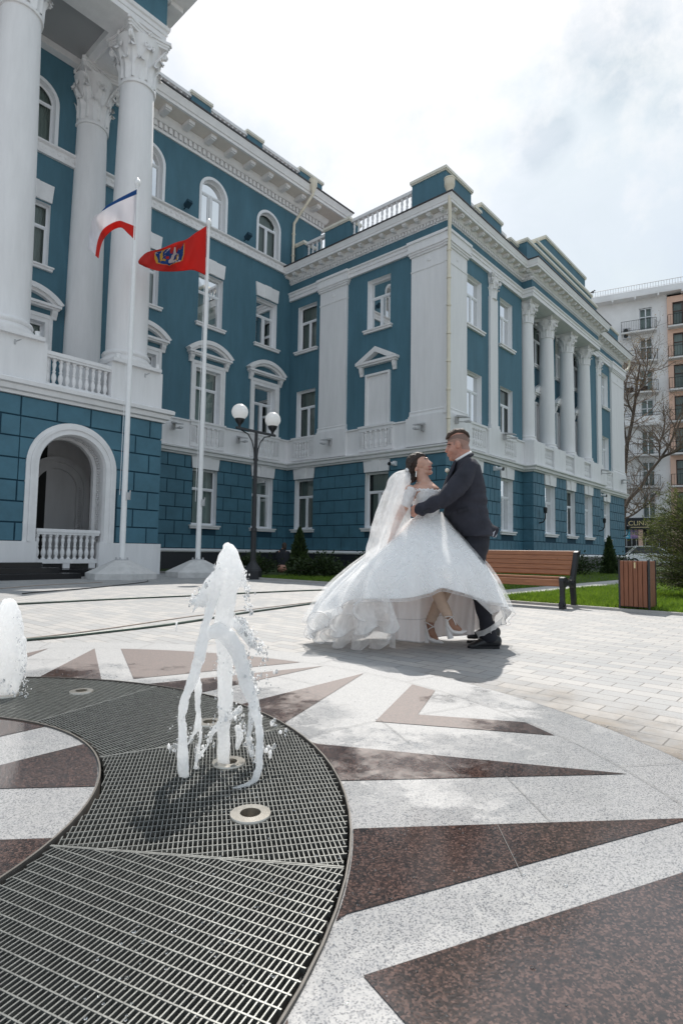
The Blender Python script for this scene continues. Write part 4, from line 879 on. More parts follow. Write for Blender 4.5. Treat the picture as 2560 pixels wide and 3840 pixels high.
def grate(a0, a1, i):
    am = math.radians((a0+a1)/2); ra = np.array([math.cos(am), math.sin(am)]); ta = np.array([-ra[1], ra[0]]); m = MB()
    def inside(p, pad=0.004):
        d = math.hypot(*p); 
        if not GR0+pad < d < GR1-pad: return False
        a = math.degrees(math.atan2(p[1], p[0])); a = (a-a0+360) % 360
        if not (0.2 < a < a1-a0-0.2): return False
        return all(math.hypot(p[0]+RC[0]-q[0], p[1]+RC[1]-q[1]) > 0.052 for q in NOZP)
    def bars(dirv, nor, lo, hi, pitch, w, z0, z1):
        u = lo
        while u < hi:
            st = None; n = 140; L = 0.62
            for k in range(n+1):
                v = -L+2*L*k/n if dirv is ta else GR0*.7+(GR1-GR0*.7+.05)*k/n
                p = nor*u+dirv*v; ins = inside(p) and k < n
                if ins and st is None: st = v
                if not ins and st is not None:
                    en = v
                    if en-st > .01:
                        a = nor*u+dirv*st+np.array(RC); b_ = nor*u+dirv*en+np.array(RC); h = nor*w/2
                        q = [a+h, b_+h, b_-h, a-h]; m.add([(x, y, z) for z in (z0, z1) for x, y in q], [(4, 5, 6, 7), (0, 4, 7, 3), (1, 2, 6, 5), (0, 1, 5, 4), (3, 7, 6, 2)])
                    st = None
            u += pitch
    bars(ta, ra, 0.80, 1.79, 0.0125, 0.0026, -0.014, 0.006); bars(ra, ta, -.60, .60, 0.034, 0.0030, -0.004, 0.0068)
    for a in (a0+.12, a1-.12):   # end bars
        p, q = np.array(pol(GR0, a)), np.array(pol(GR1, a)); tt = np.array([-(q-p)[1], (q-p)[0]]); tt = tt/np.linalg.norm(tt)*.002
        m.add([(x, y, z) for z in (-.026, .0072) for x, y in (p+tt, q+tt, q-tt, p-tt)], [(4, 5, 6, 7), (0, 4, 7, 3), (1, 2, 6, 5), (0, 1, 5, 4), (3, 7, 6, 2)])
    return m.build('grate_panel', 'grate_steel', fountain)
for i, (a0, a1) in enumerate(((-127, -91), (-91, -54.6), (-54.6, -17.8), (-17.8, 17), (17, 53), (53, 89))): grate(a0, a1, i)
for i, (x, y) in enumerate(NOZP):
    m = MB(); m.lathe((x, y, 0), [(.030, .002), (.030, .0135), (.058, .0125), (.060, .009), (.060, .0)], 36, cap=False); m.lathe((x, y, 0), [(.030, .002), (.029, -.06)], 24, cap=False)
    m.build('nozzle_ring', 'steel', fountain, angle=40)
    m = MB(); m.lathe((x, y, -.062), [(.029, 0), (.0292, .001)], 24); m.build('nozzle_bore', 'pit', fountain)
# ---- loose water drops on the stone and grates
mat('drop_water', (.97, .98, .98), .02); dw = MATS['drop_water'].node_tree.nodes['Principled BSDF']; dw.inputs['Transmission Weight'].default_value = 1.0; dw.inputs['IOR'].default_value = 1.33
m = MB(); rd = random.Random(4)
for k in range(1300):
    a = rd.uniform(-80, 55); r = 1.40+abs(rd.gauss(0, .55)); x, y = pol(r, a); q = rd.uniform(.0012, .0032)*(1 if rd.random() < .9 else 1.6)
    if r > 3.0: continue
    m.ico((x, y, .007), q, 1, (1, rd.uniform(.8, 1.3), .55))
struct(m.build('water_drops', 'drop_water', smooth=True), 'stuff')
# ================================================================== lawn, path, kerbs
mat('lawn_soil', (0.035, 0.06, 0.012), 0.95, var=0.4, vscale=4); mat('kerb_stone', (0.42, 0.40, 0.38), 0.85, var=0.1)
mat('path_slab', (0.40, 0.395, 0.39), 0.75, var=0.1, vscale=2)
m = MB(); m.add([(8.72, -20, .03), (60, -20, .03), (60, 4.62, .03), (8.72, 4.62, .03)], [(0, 1, 2, 3)]); m.add([(10.0, 5.28, .03), (60, 5.28, .03), (60, 10.66, .03), (17.56, 10.66, .03), (17.56, 18.86, .03), (10.0, 18.86, .03)], [(0, 1, 2, 3, 4, 5)])
struct(m.build('lawn', 'lawn_soil'))
m = MB(); m.box(IDF, 8.76, 60, 4.66, 5.24, .0, .038); struct(m.build('path', 'path_slab'))
m = MB(); m.box(IDF, 8.64, 8.72, -20, 4.62, -.02, .036); m.box(IDF, 9.92, 10.0, 5.28, 18.86, -.02, .05); m.box(IDF, 8.72, 60, 4.58, 4.66, 0, .045); m.box(IDF, 9.0, 60, 5.24, 5.30, 0, .045); struct(m.build('kerb', 'kerb_stone'))
m = MB(); m.quad((46, -60, .05), (300, -60, .05), (300, 80, .05), (46, 80, .05)); mat('asphalt', (0.06, 0.06, 0.062), 0.9, var=0.2); struct(m.build('street', 'asphalt'))
# grass blades
def np_mesh(name, V, Fq, material, parent=None, smooth=False):
    me = bpy.data.meshes.new(name); k = Fq.shape[1]
    me.vertices.add(len(V)); me.vertices.foreach_set('co', V.astype(np.float32).ravel())
    me.loops.add(Fq.size); me.loops.foreach_set('vertex_index', Fq.astype(np.int32).ravel())
    me.polygons.add(len(Fq)); me.polygons.foreach_set('loop_start', np.arange(0, Fq.size, k, dtype=np.int32)); me.update(calc_edges=True); me.validate()
    if smooth: me.polygons.foreach_set('use_smooth', [True]*len(me.polygons))
    me.materials.append(MATS[material]); o = bpy.data.objects.new(name, me); COL.objects.link(o)
    if parent is not None: o.parent = parent; o.matrix_parent_inverse = Matrix.Translation(-Vector(parent_world(parent)))
    return o
def leafy(name, col1, col2, rough=0.6, vscale=3.0, trans=0.35):
    t, b = nodes(name); g = N(t, 'ShaderNodeTexCoord'); n1 = noise_n(t, g.outputs['Object'], vscale, 4, 0.7)
    wn = N(t, 'ShaderNodeTexWhiteNoise'); wn.noise_dimensions = '3D'; sn = N(t, 'ShaderNodeVectorMath'); sn.operation = 'SNAP'; sn.inputs[1].default_value = (.05, .05, .05); t.links.new(g.outputs['Object'], sn.inputs[0]); t.links.new(sn.outputs[0], wn.inputs['Vector'])
    f = math_n(t, 'ADD', math_n(t, 'MULTIPLY', n1.outputs['Fac'], 0.65), math_n(t, 'MULTIPLY', wn.outputs['Value'], 0.35))
    c = ramp(t, f, [(0.3, col1), (0.68, col2)]); t.links.new(c.outputs[0], b.inputs['Base Color']); b.inputs['Roughness'].default_value = rough
    tl = N(t, 'ShaderNodeBsdfTranslucent'); t.links.new(c.outputs[0], tl.inputs['Color']); ms = N(t, 'ShaderNodeMixShader'); ms.inputs[0].default_value = trans
    o_ = t.nodes['Material Output']; t.links.new(b.outputs[0], ms.inputs[1]); t.links.new(tl.outputs[0], ms.inputs[2]); t.links.new(ms.outputs[0], o_.inputs['Surface'])
leafy('grass_blade', (0.075, 0.15, 0.012), (0.21, 0.32, 0.03), 0.5, 1.3, 0.5)
def grass(regions, h, w):
    Vs = []
    for (x0, x1, y0, y1, n) in regions:
        p = np.stack([rng.uniform(x0, x1, n), rng.uniform(y0, y1, n), np.full(n, .028)], 1); a = rng.uniform(0, 2*PI, n); hh = h*rng.uniform(.5, 1.3, n); lean = rng.normal(0, .4, (n, 2))*hh[:, None]
        d = np.stack([np.cos(a), np.sin(a), np.zeros(n)], 1)*w; tip = p.copy(); tip[:, 2] += hh; tip[:, :2] += lean
        Vs.append(np.stack([p-d, p+d, tip], 1))
    V = np.concatenate(Vs).reshape(-1, 3); return V, np.arange(len(V)).reshape(-1, 3)
V, F_ = grass([(8.70, 10.6, -.4, 4.6, 26000), (10.6, 14, -.2, 4.6, 22000), (14, 22, 0.5, 4.6, 14000), (10.02, 13, 5.35, 12.5, 14000), (13, 26, 5.35, 10.6, 14000)], .065, .006)
struct(np_mesh('grass', V, F_, 'grass_blade'), 'stuff')
# ================================================================== hoses and cables
def cable(name, pts, r, material, label, cat):
    P = [np.array([*p, r+.001]) for p in pts]; out_ = []
    for i in range(len(P)-1):
        p0, p1, p2, p3 = P[max(i-1, 0)], P[i], P[i+1], P[min(i+2, len(P)-1)]
        for k in range(8):
            u = k/8; q = .5*((2*p1)+(-p0+p2)*u+(2*p0-5*p1+4*p2-p3)*u*u+(-p0+3*p1-3*p2+p3)*u**3); out_.append(q+np.array([0, .012*math.sin(3*(i+u)), 0]))
    out_.append(P[-1]); m = MB(); m.tube(out_, r, 8); return tag(m.build(name, material, smooth=True), label, cat)
cable('garden_hose', [(1.2, 8.2), (2.93, 8.22), (4.03, 8.2), (5.48, 8.05), (6.68, 7.98), (8.16, 7.76), (9.4, 7.4)], .014, 'hose_green', 'dark green hose lying across the plaza farther from the fountain', 'hose')
cable('garden_hose', [(.7, 5.1), (1.87, 5.05), (2.32, 5.05), (2.97, 5.10), (3.75, 5.29), (4.49, 5.51), (6.25, 5.94), (7.6, 6.3)], .012, 'hose_green', 'dark green hose curving across the plaza nearest the granite ring', 'hose')
cable('thin_cable', [(1.2, 5.1), (1.94, 5.17), (2.76, 5.33), (4.04, 5.69), (5.13, 5.88), (6.43, 6.11), (7.6, 6.5)], .006, 'cable_beige', 'thin beige cable lying beside the nearer green hose', 'cable')
cable('thin_cable', [(2.9, 10.9), (3.75, 11.46), (4.65, 12.0), (5.76, 12.29), (6.1, 12.4)], .008, 'cable_beige', 'thin beige cable on the shaded paving by the entrance steps', 'cable')
cable('thin_cable', [(3.6, 10.0), (4.06, 10.30), (5.08, 10.75), (6.75, 11.85), (7.3, 12.6)], .009, 'hose_black', 'thin dark cable running towards the left flagpole base', 'cable')
# ================================================================== flagpoles
def flagpole(cx, cy, top, rot, label):
    o = thing('flagpole', label, 'flagpole', (cx, cy, 0), 'white flagpoles before the porch')
    m = MB(); n = 6
    def hexa(r, z): return [(cx+r*math.cos(rot+2*PI*i/n), cy+r*math.sin(rot+2*PI*i/n), z) for i in range(n)]
    L = [hexa(.86, 0), hexa(.86, .14), hexa(.20, .46)]
    m.add(sum(L, []), [(5, 4, 3, 2, 1, 0), (12, 13, 14, 15, 16, 17)]+[(k*6+i, k*6+(i+1) % 6, (k+1)*6+(i+1) % 6, (k+1)*6+i) for k in range(2) for i in range(6)])
    m.build('base', 'concrete', o)
    m = MB(); m.lathe((cx, cy, 0), [(.072, .44), (.072, 1.2), (.068, 3.2), (.06, 5.5), (.05, 8), (.04, top)], 20); m.build('pole', 'white_metal', o, angle=40)
    m = MB(); m.lathe((cx, cy, .46), [(.17, 0), (.17, .02), (.1, .025)], 16)
    for i in range(4): a = PI/4+i*PI/2; m.lathe((cx+.14*math.cos(a), cy+.14*math.sin(a), .48), [(.022, 0), (.022, .05)], 6)
    m.build('foot_plate', 'fixture_grey', o)
    m = MB(); m.lathe((cx, cy, top), [(.045, 0), (.05, .02), (.03, .05), (.07, .10), (.085, .16), (.07, .22), (.03, .26), (.012, .30)], 14); m.build('finial', 'white_metal', o, smooth=True)
    m = MB(); q = RGT*.085; m.box(lambda s, d, z: (cx+q[0]+RGT[0]*s+FWD[0]*d, cy+q[1]+RGT[1]*s+FWD[1]*d, z), -.02, .05, -.06, .06, 1.98, 2.16); m.tube([(cx+q[0]*1.4, cy+q[1]*1.4, 2.0), (cx+q[0]*1.7, cy+q[1]*1.7, 2.22)], .018, 6); m.build('cleat', 'fixture_grey', o)
    m = MB(); m.tube([(cx-RGT[0]*.12, cy-RGT[1]*.12, 2.1), (cx-RGT[0]*.06, cy-RGT[1]*.06, top-.1)], .008, 5); m.build('halyard', 'white_metal', o)
    return o
pp1 = at_depth(457, 2105, 14.5); pp2 = at_depth(742, 2107, 16.2)
flagpole(pp1[0], pp1[1], 10.15, .35, 'white flagpole right of the porch, flying the white flag with blue and red stripes')
flagpole(pp2[0], pp2[1], 10.08, .35, 'white flagpole on a concrete base nearer the street lamp, flying the red flag')
# ================================================================== flags
def spl(pts, n):
    P = [np.array(p, float) for p in pts]; L = [0]
    for a, b_ in zip(P, P[1:]): L.append(L[-1]+np.linalg.norm(b_-a))
    o = []
    for k in range(n+1):
        s = L[-1]*k/n; i = min(max(j for j in range(len(L)) if L[j] <= s+1e-9), len(P)-2); u = (s-L[i])/(L[i+1]-L[i])
        p0, p1, p2, p3 = P[max(i-1, 0)], P[i], P[i+1], P[min(i+2, len(P)-1)]
        o.append(.5*((2*p1)+(-p0+p2)*u+(2*p0-5*p1+4*p2-p3)*u*u+(-p0+3*p1-3*p2+p3)*u**3))
    return o
def fabric(name, col, tr=0.45, rough=0.8):
    t, b = nodes(name); b.inputs['Base Color'].default_value = (*col, 1); b.inputs['Roughness'].default_value = rough
    tl = N(t, 'ShaderNodeBsdfTranslucent'); tl.inputs['Color'].default_value = (*col, 1); ms = N(t, 'ShaderNodeMixShader'); ms.inputs[0].default_value = tr
    t.links.new(b.outputs[0], ms.inputs[1]); t.links.new(tl.outputs[0], ms.inputs[2]); t.links.new(ms.outputs[0], t.nodes['Material Output'].inputs['Surface'])
fabric('flag_blue', (0.02, 0.10, 0.30)); fabric('flag_white', (0.82, 0.80, 0.82)); fabric('flag_red', (0.62, 0.03, 0.02)); fabric('emblem_blue', (0.015, 0.07, 0.28)); fabric('emblem_gold', (0.75, 0.45, 0.06)); fabric('emblem_white', (0.80, 0.76, 0.74))
def flag(name, top, bot, depth0, amp, bands, label, off=(0, 0), nu=44, nv=26, ph=0.0, sag=0.0, fold=1.0):
    T, B = spl(top, nu), spl(bot, nu); G = []
    for i in range(nu+1):
        row = []
        for j in range(nv+1):
            u, v0_ = i/nu, j/nv; fk = min(1, max(0, (u-.40)*6)); fv = fold*fk*max(0, bands[0][0]+.01-v0_) if len(bands) > 1 else 0; v = v0_+2*fv; p = T[i]*(1-v)+B[i]*v; q = p
            if len(p) > 2: dep = p[2]
            else: dep = 0
            dd = amp*math.sin(u*9.0+v*2.4+ph)*min(1, u*3)+.35*amp*math.sin(u*21-v*5+ph*2)*min(1, u*3) + sag*math.sin(PI*v)*u + (.06*min(1, fv*40))
            row.append(at_depth(off[0]+p[0]/2, off[1]+p[1]/2, depth0+dep+dd))
        G.append(row)
    fl = None
    def surf(u, v):
        x, y = min(max(u, 0), .9999)*nu, min(max(v, 0), .9999)*nv; i, j = int(x), int(y); a, b_ = x-i, y-j
        return (G[i][j]*(1-a)+G[i+1][j]*a)*(1-b_)+(G[i][j+1]*(1-a)+G[i+1][j+1]*a)*b_
    m = MB(); V = [p for r in G for p in r]; faces = []; mi = []
    for i in range(nu):
        for j in range(nv):
            faces.append((i*(nv+1)+j, (i+1)*(nv+1)+j, (i+1)*(nv+1)+j+1, i*(nv+1)+j+1)); v = (j+.5)/nv
            mi.append(next(k for k, (lim, _) in enumerate(bands) if v <= lim))
    m.add(V, faces); o = m.build(name, [b_[1] for b_ in bands], smooth=True, recalc=False)
    o.data.polygons.foreach_set('material_index', mi); sm = o.modifiers.new('thickness', 'SOLIDIFY'); sm.thickness = .004; sm.offset = 0
    tag(o, label, 'flag'); return o, surf
L2 = (0, 700)
flag('flag', [(1027, 20, 0), (900, 85, .05), (790, 148, .1), (735, 175, .12), (690, 207, .1), (664, 300, 0), (655, 380, -.05), (649, 458, -.1)],
     [(1012, 400, 0), (960, 350, .1), (915, 309, .15), (870, 315, .2), (822, 345, .1), (780, 395, 0), (755, 460, -.1), (741, 538, -.1)], 14.45, .14,
     [(.115, 'flag_blue'), (.72, 'flag_white'), (1.0, 'flag_red')], 'white flag with thin blue and red edge stripes blowing from the left flagpole', off=L2, nv=30)
fo, sf = flag('flag', [(1549, 295, 0), (1470, 345, .08), (1400, 395, .2), (1330, 415, .15), (1270, 440, .05), (1200, 468, .0), (1110, 490, -.1), (1060, 528, -.15), (1037, 560, -.15)],
     [(1540, 664, 0), (1490, 640, .1), (1440, 625, .15), (1370, 632, .1), (1280, 637, 0), (1190, 632, -.1), (1110, 610, -.15), (1065, 590, -.15), (1042, 578, -.15)], 16.15, .17,
     [(1.0, 'flag_red')], 'red flag with a blue and white shield emblem blowing from the right flagpole', off=L2, ph=1.0)
def patch(name, poly, material, lift, parent):
    """polygon in flag coordinates laid on both faces of the cloth"""
    m = MB(); n = len(poly)
    for sgn in (-1, 1):
        c = (sum(p[0] for p in poly)/n, sum(p[1] for p in poly)/n); dens = []
        for p, q in zip(poly, poly[1:]+poly[:1]):
            for k in range(4): dens.append((p[0]+(q[0]-p[0])*k/4, p[1]+(q[1]-p[1])*k/4))
        rings_ = []
        for s in (1, .66, .33):
            rings_.append([sf(c[0]+(p[0]-c[0])*s, c[1]+(p[1]-c[1])*s)+FWD*sgn*(.005+lift) for p in dens])
        k = len(dens); V = sum(rings_, [])+[sf(*c)+FWD*sgn*(.005+lift)]; fs = []
        for r in range(2):
            for i in range(k): fs.append((r*k+i, r*k+(i+1) % k, (r+1)*k+(i+1) % k, (r+1)*k+i))
        for i in range(k): fs.append((2*k+i, 2*k+(i+1) % k, 3*k))
        m.add(V, fs)
    return m.build(name, material, parent, smooth=True, recalc=False)
u0, u1, v0, v1 = .33, .74, .10, .80
def sp(a, b_): return (u0+(u1-u0)*a, v0+(v1-v0)*b_)
shield = [sp(0, 0), sp(1, 0), sp(1, .5), sp(.95, .78), sp(.58, .92), sp(.5, 1.0), sp(.42, .92), sp(.05, .80), sp(0, .5)]
ins = [(.5*(u0+u1)+(p[0]-.5*(u0+u1))*.945, .5*(v0+v1)+(p[1]-.5*(v0+v1))*.955) for p in shield]
em = patch('emblem', shield, 'emblem_gold', .001, fo); patch('shield_field', ins, 'emblem_blue', .004, em)
patch('shield_field', [sp(.97, .04), sp(.97, .55), sp(.72, .30), sp(.45, .04)], 'emblem_white', .007, em)
patch('monument', [sp(.12, .84), sp(.10, .68), sp(.19, .60), sp(.22, .44), sp(.27, .41), sp(.295, .08), sp(.335, .08), sp(.365, .41), sp(.42, .44), sp(.45, .60), sp(.54, .70), sp(.52, .84)], 'emblem_white', .008, em)
patch('medal', [sp(.76+(.15 if k % 2 == 0 else .065)*math.sin(k*PI/5), .40-(.20 if k % 2 == 0 else .085)*math.cos(k*PI/5)) for k in range(10)], 'emblem_gold', .010, em); patch('medal_ribbon', [sp(.62, .60), sp(.76, .52), sp(.90, .66), sp(.84, .72), sp(.74, .62), sp(.64, .70)], 'emblem_gold', .010, em)
# ================================================================== street lamp
lx, ly = 9.90, 11.87
lamp = thing('street_lamp', 'black post lamp with two white globe lanterns on the plaza edge', 'street lamp', (lx, ly, 0))
m = MB(); m.lathe((lx, ly, 0), [(.24, 0), (.24, .22), (.225, .24), (.225, .26), (.10, .43), (.085, .46), (.08, .5)], 8); m.build('base', 'black_iron', lamp)
m = MB(); m.lathe((lx, ly, 0), [(.075, .45), (.075, 1.25), (.085, 1.26), (.085, 1.34), (.06, 1.36), (.05, 3.0), (.045, 3.90)], 14); m.build('post', 'black_iron', lamp, angle=40)
m = MB(); m.box(IDF, lx-.66, lx+.66, ly-.035, ly+.035, 3.90, 3.955)
for s in (-1, 1):
    m.tube([(lx+s*.045, ly, 3.2), (lx+s*.07, ly, 3.45), (lx+s*.14, ly, 3.65), (lx+s*.28, ly, 3.82), (lx+s*.5, ly, 3.885)], .016, 6); m.lathe((lx+s*.05, ly, 3.14), [(.02, 0), (.03, .04), (.02, .08)], 8)
    m.ico((lx+s*.66, ly, 3.928), .04, 1)
m.build('arm', 'black_iron', lamp)
for s in (-1, 1):
    m = MB(); m.lathe((lx+s*.57, ly, 3.95), [(.035, 0), (.035, .05), (.05, .08), (.10, .14), (.13, .20), (.13, .225)], 16); h = m.build('lantern_holder', 'black_iron', lamp, angle=40)
    m = MB(); m.ico((lx+s*.57, ly, 4.355), .215, 3); m.build('globe', 'globe', h, smooth=True)
# ================================================================== bench
t, b = nodes('wood_slat'); g = N(t, 'ShaderNodeTexCoord'); mpn = N(t, 'ShaderNodeMapping'); mpn.inputs['Scale'].default_value = (14, 1.2, 14); t.links.new(g.outputs['Object'], mpn.inputs['Vector'])
n1 = noise_n(t, mpn.outputs[0], 3.2, 6, 0.65, 0.5); n2 = noise_n(t, g.outputs['Object'], 9, 3)
c = ramp(t, n1.outputs['Fac'], [(0.3, (0.21, 0.078, 0.033)), (0.7, (0.36, 0.15, 0.066))]); kn = ramp(t, n2.outputs['Fac'], [(0.70, (1, 1, 1)), (0.78, (0.35, 0.25, 0.2))]); t.links.new(mix(t, 1.0, c.outputs[0], kn.outputs[0], 'MULTIPLY'), b.inputs['Base Color']); b.inputs['Roughness'].default_value = .38
t, b = nodes('wood_slat_upright'); g = N(t, 'ShaderNodeTexCoord'); mpn = N(t, 'ShaderNodeMapping'); mpn.inputs['Scale'].default_value = (16, 16, 1.2); t.links.new(g.outputs['Object'], mpn.inputs['Vector'])
n1 = noise_n(t, mpn.outputs[0], 3.2, 6, 0.65, 0.5); c = ramp(t, n1.outputs['Fac'], [(0.3, (0.16, 0.055, 0.026)), (0.7, (0.26, 0.095, 0.044))]); t.links.new(c.outputs[0], b.inputs['Base Color']); b.inputs['Roughness'].default_value = .5
b0, b1 = 3.12, 5.25
bench = thing('park_bench', 'wooden slatted park bench with black cast iron ends at the lawn edge', 'bench', (8.6, 4.2, 0))
def slat(nm, x, z, w, th, ang):
    c_, s_ = math.cos(ang), math.sin(ang); F = lambda s, d, zz: (x+d*c_-zz*s_, s, z+d*s_+zz*c_); m = MB(); m.bevbox(F, b0+.03, b1-.03, 0, th, -w/2, w/2, .006); m.build(nm, 'wood_slat', bench)
for k, (x, z, a) in enumerate(((8.74, .485, 1.50), (8.775, .56, 1.46), (8.805, .635, 1.44), (8.84, .71, 1.42), (8.86, .775, 1.2))):   # backrest, leaning back
    aa = PI+.33; slat('back_slat', 8.665+.040*k, .50+.071*k, .075, .032, PI-.42)
for k in range(4): slat('seat_slat', 8.32+.092*k, .425-.012*k+(.0 if k else -.0), .085, .03, PI/2)
slat('seat_slat', 8.275, .365, .10, .03, PI)
for y_ in (b0, b1):
    m = MB(); F = lambda s, d, z: (s, y_+d, z); hw = .03
    leg_f = [(8.20, 0), (8.34, 0), (8.33, .03), (8.29, .06), (8.295, .12), (8.285, .22), (8.30, .30), (8.38, .33), (8.50, .32), (8.58, .33), (8.62, .28), (8.66, .10), (8.665, .02), (8.72, .02), (8.72, 0), (8.79, 0), (8.78, .03), (8.74, .06), (8.72, .30), (8.72, .42), (8.79, .60), (8.87, .76), (8.88, .80), (8.84, .83), (8.79, .81), (8.71, .60), (8.65, .46), (8.60, .41), (8.52, .40), (8.44, .41), (8.36, .44), (8.29, .455), (8.235, .44), (8.215, .40), (8.23, .30), (8.235, .18), (8.225, .10), (8.20, .08)]
    m.prism(F, leg_f, -hw, hw)
    for (x, z, r) in ((8.28, .41, .045), (8.40, .36, .04), (8.60, .36, .05), (8.845, .795, .04), (8.25, .06, .035)):
        for d in (-hw-.006, hw+.006): m.tube([(x+r*(1-t_*.8)*math.cos(t_*9), y_+d, z+r*(1-t_*.8)*math.sin(t_*9)) for t_ in np.linspace(0, 1, 16)], .010, 5)
    m.build('end_frame', 'black_iron', bench)
# ================================================================== litter bin
bin_ = thing('litter_bin', 'square litter bin clad in upright wooden slats beside the bench', 'bin', (8.86, 2.31, 0))
bx0, bx1, by0, by1 = 8.69, 9.03, 2.10, 2.49
m = MB(); n = 6
for k in range(n): y0 = by0+.028+(by1-by0-.03)*k/n; m.bevbox(lambda s, d, z: (bx0-d+.0, s, z), y0, y0+(by1-by0-.03)/n-.006, -.018, .0, .07, .70, .004); m.bevbox(lambda s, d, z: (bx1+d, s, z), y0, y0+(by1-by0-.03)/n-.006, -.018, .0, .07, .70, .004)
for k in range(5): x0 = bx0+.02+(bx1-bx0-.04)*k/5; m.bevbox(lambda s, d, z: (s, by0-d, z), x0, x0+(bx1-bx0-.04)/5-.006, -.018, .0, .07, .70, .004); m.bevbox(lambda s, d, z: (s, by1+d, z), x0, x0+(bx1-bx0-.04)/5-.006, -.018, .0, .07, .70, .004)
m.build('slat_cladding', 'wood_slat_upright', bin_)
m = MB()
for x in (bx0+.008, bx1-.008):
    for y in (by0+.006, by1-.008): m.box(IDF, x-.012, x+.012, y-.012, y+.012, 0, .715)
m.box(IDF, bx0+.03, bx1-.03, by0+.03, by1-.03, .06, .66); m.box(IDF, (bx0+bx1)/2-.02, (bx0+bx1)/2+.02, (by0+by1)/2-.02, (by0+by1)/2+.02, 0, .06); m.box(IDF, bx0+.03, bx0+.07, by1-.1, by1-.06, .66, .735)
m.build('frame', 'black_iron', bin_)
m = MB(); m.box(IDF, bx0-.004, bx0-.001, 2.27, 2.29, .60, .68); mat('sticker', (.62, .50, .28), .5); m.build('sticker', 'sticker', bin_)
# ================================================================== plants
leafy('conifer', (0.012, 0.030, 0.010), (0.05, 0.085, 0.018), 0.7, 2.2, 0.25); leafy('yew', (0.018, 0.034, 0.010), (0.15, 0.175, 0.038), 0.6, 1.6, 0.35); leafy('shrub_leaf', (0.014, 0.03, 0.010), (0.045, 0.075, 0.018), 0.6, 3, 0.3); leafy('catkin', (0.16, 0.10, 0.03), (0.32, 0.22, 0.08), 0.8, 1.0, 0.4)
mat('bark', (0.10, 0.075, 0.06), 0.95, var=0.35, vscale=12, bump=.5, bscale=30); mat('bark_twig', (0.20, 0.155, 0.125), 0.95, var=.3)
def sprays(P, D, L, Wd, jit=0.3):
    """quads at P pointing along D (unit), length L, width Wd"""
    n = len(P); r = rng.normal(size=(n, 3)); s = np.cross(D, r); s /= np.linalg.norm(s, axis=1)[:, None]+1e-9
    V = np.stack([P, P+D*(L*.5)[:, None]+s*Wd[:, None], P+D*L[:, None], P+D*(L*.5)[:, None]-s*Wd[:, None]], 1).reshape(-1, 3)
    return V, np.arange(4*n).reshape(-1, 4)
def unit(a): return a/(np.linalg.norm(a, axis=1)[:, None]+1e-9)
def thuja(x, y, h, r, n, label):
    o = thing('thuja', label, 'conifer', (x, y, 0))
    m = MB(); m.tube([(x, y, 0), (x, y, h*.9)], [.04, .01], 6); m.build('trunk', 'bark', o)
    z = h*rng.power(1.6, n); z = h-z*.99; a = rng.uniform(0, 2*PI, n); prof = r*np.clip((1-z/h), 0, 1)**.8*(1+.22*np.sin(a*5+z*9)+.12*np.sin(z*23+a*3)); q = prof*np.sqrt(rng.uniform(.25, 1, n))
    P = np.stack([x+q*np.cos(a), y+q*np.sin(a), z+.02], 1); D = unit(np.stack([np.cos(a)*.5, np.sin(a)*.5, np.ones(n)], 1)+rng.normal(0, .25, (n, 3))); V, F_ = sprays(P, D, rng.uniform(.05, .12, n), rng.uniform(.012, .03, n)); np_mesh('crown', V, F_, 'conifer', o)
thuja(12.4, 12.7, 1.42, .36, 5000, 'small dark conical thuja in the shaded lawn by the inner corner'); thuja(24.3, 7.3, 1.5, .33, 3500, 'small conical thuja before the dark plinth behind the litter bin')
def shrub(x, y, h, r, n, label, material='shrub_leaf', cat='shrub', grp=None):
    o = thing('low_shrub', label, cat, (x, y, 0), grp); ns = 14; m = MB(); Ps = []; Ds = []
    for k in range(ns):
        a = 2*PI*k/ns+rng.uniform(-.3, .3); e = rng.uniform(.3, 1.0); tip = np.array([x+r*e*math.cos(a), y+r*e*math.sin(a), h*rng.uniform(.55, 1.05)*(1.2-.6*e)]); b0_ = np.array([x, y, .02]); md = (b0_+tip)/2+np.array([0, 0, .1*h]); m.tube([b0_, md, tip], [.012, .008, .003], 4)
        u = rng.uniform(.25, 1.05, n//ns)[:, None]; p = b0_*(1-u)**2+2*md*u*(1-u)+tip*u*u+rng.normal(0, .10*r+.02, (n//ns, 3)); p[:, 2] = np.maximum(p[:, 2], .03); Ps.append(p); Ds.append(unit((tip-b0_)[None]+rng.normal(0, .5*r, (n//ns, 3))))
    m.build('stems', 'bark', o); P = np.concatenate(Ps); D = np.concatenate(Ds); V, F_ = sprays(P, D, rng.uniform(.06, .13, len(P)), rng.uniform(.015, .035, len(P))); np_mesh('foliage', V, F_, material, o)
shrub(12.0, 11.5, .62, .75, 2200, 'rounded dark shrub in the shade just right of the corner thuja'); shrub(11.6, 13.9, .55, .7, 1800, 'dark low shrub in the shade left of the corner thuja, beside the seated person'); shrub(14.2, 11.2, .75, 1.0, 2200, 'spreading dark juniper before the plinth, left of the bride')
shrub(22.2, 8.0, 1.0, 1.0, 1800, 'spreading shrub before the dark plinth, left of the small thuja'); shrub(26.6, 7.7, .8, .9, 1500, 'low shrub before the plinth just right of the small thuja')
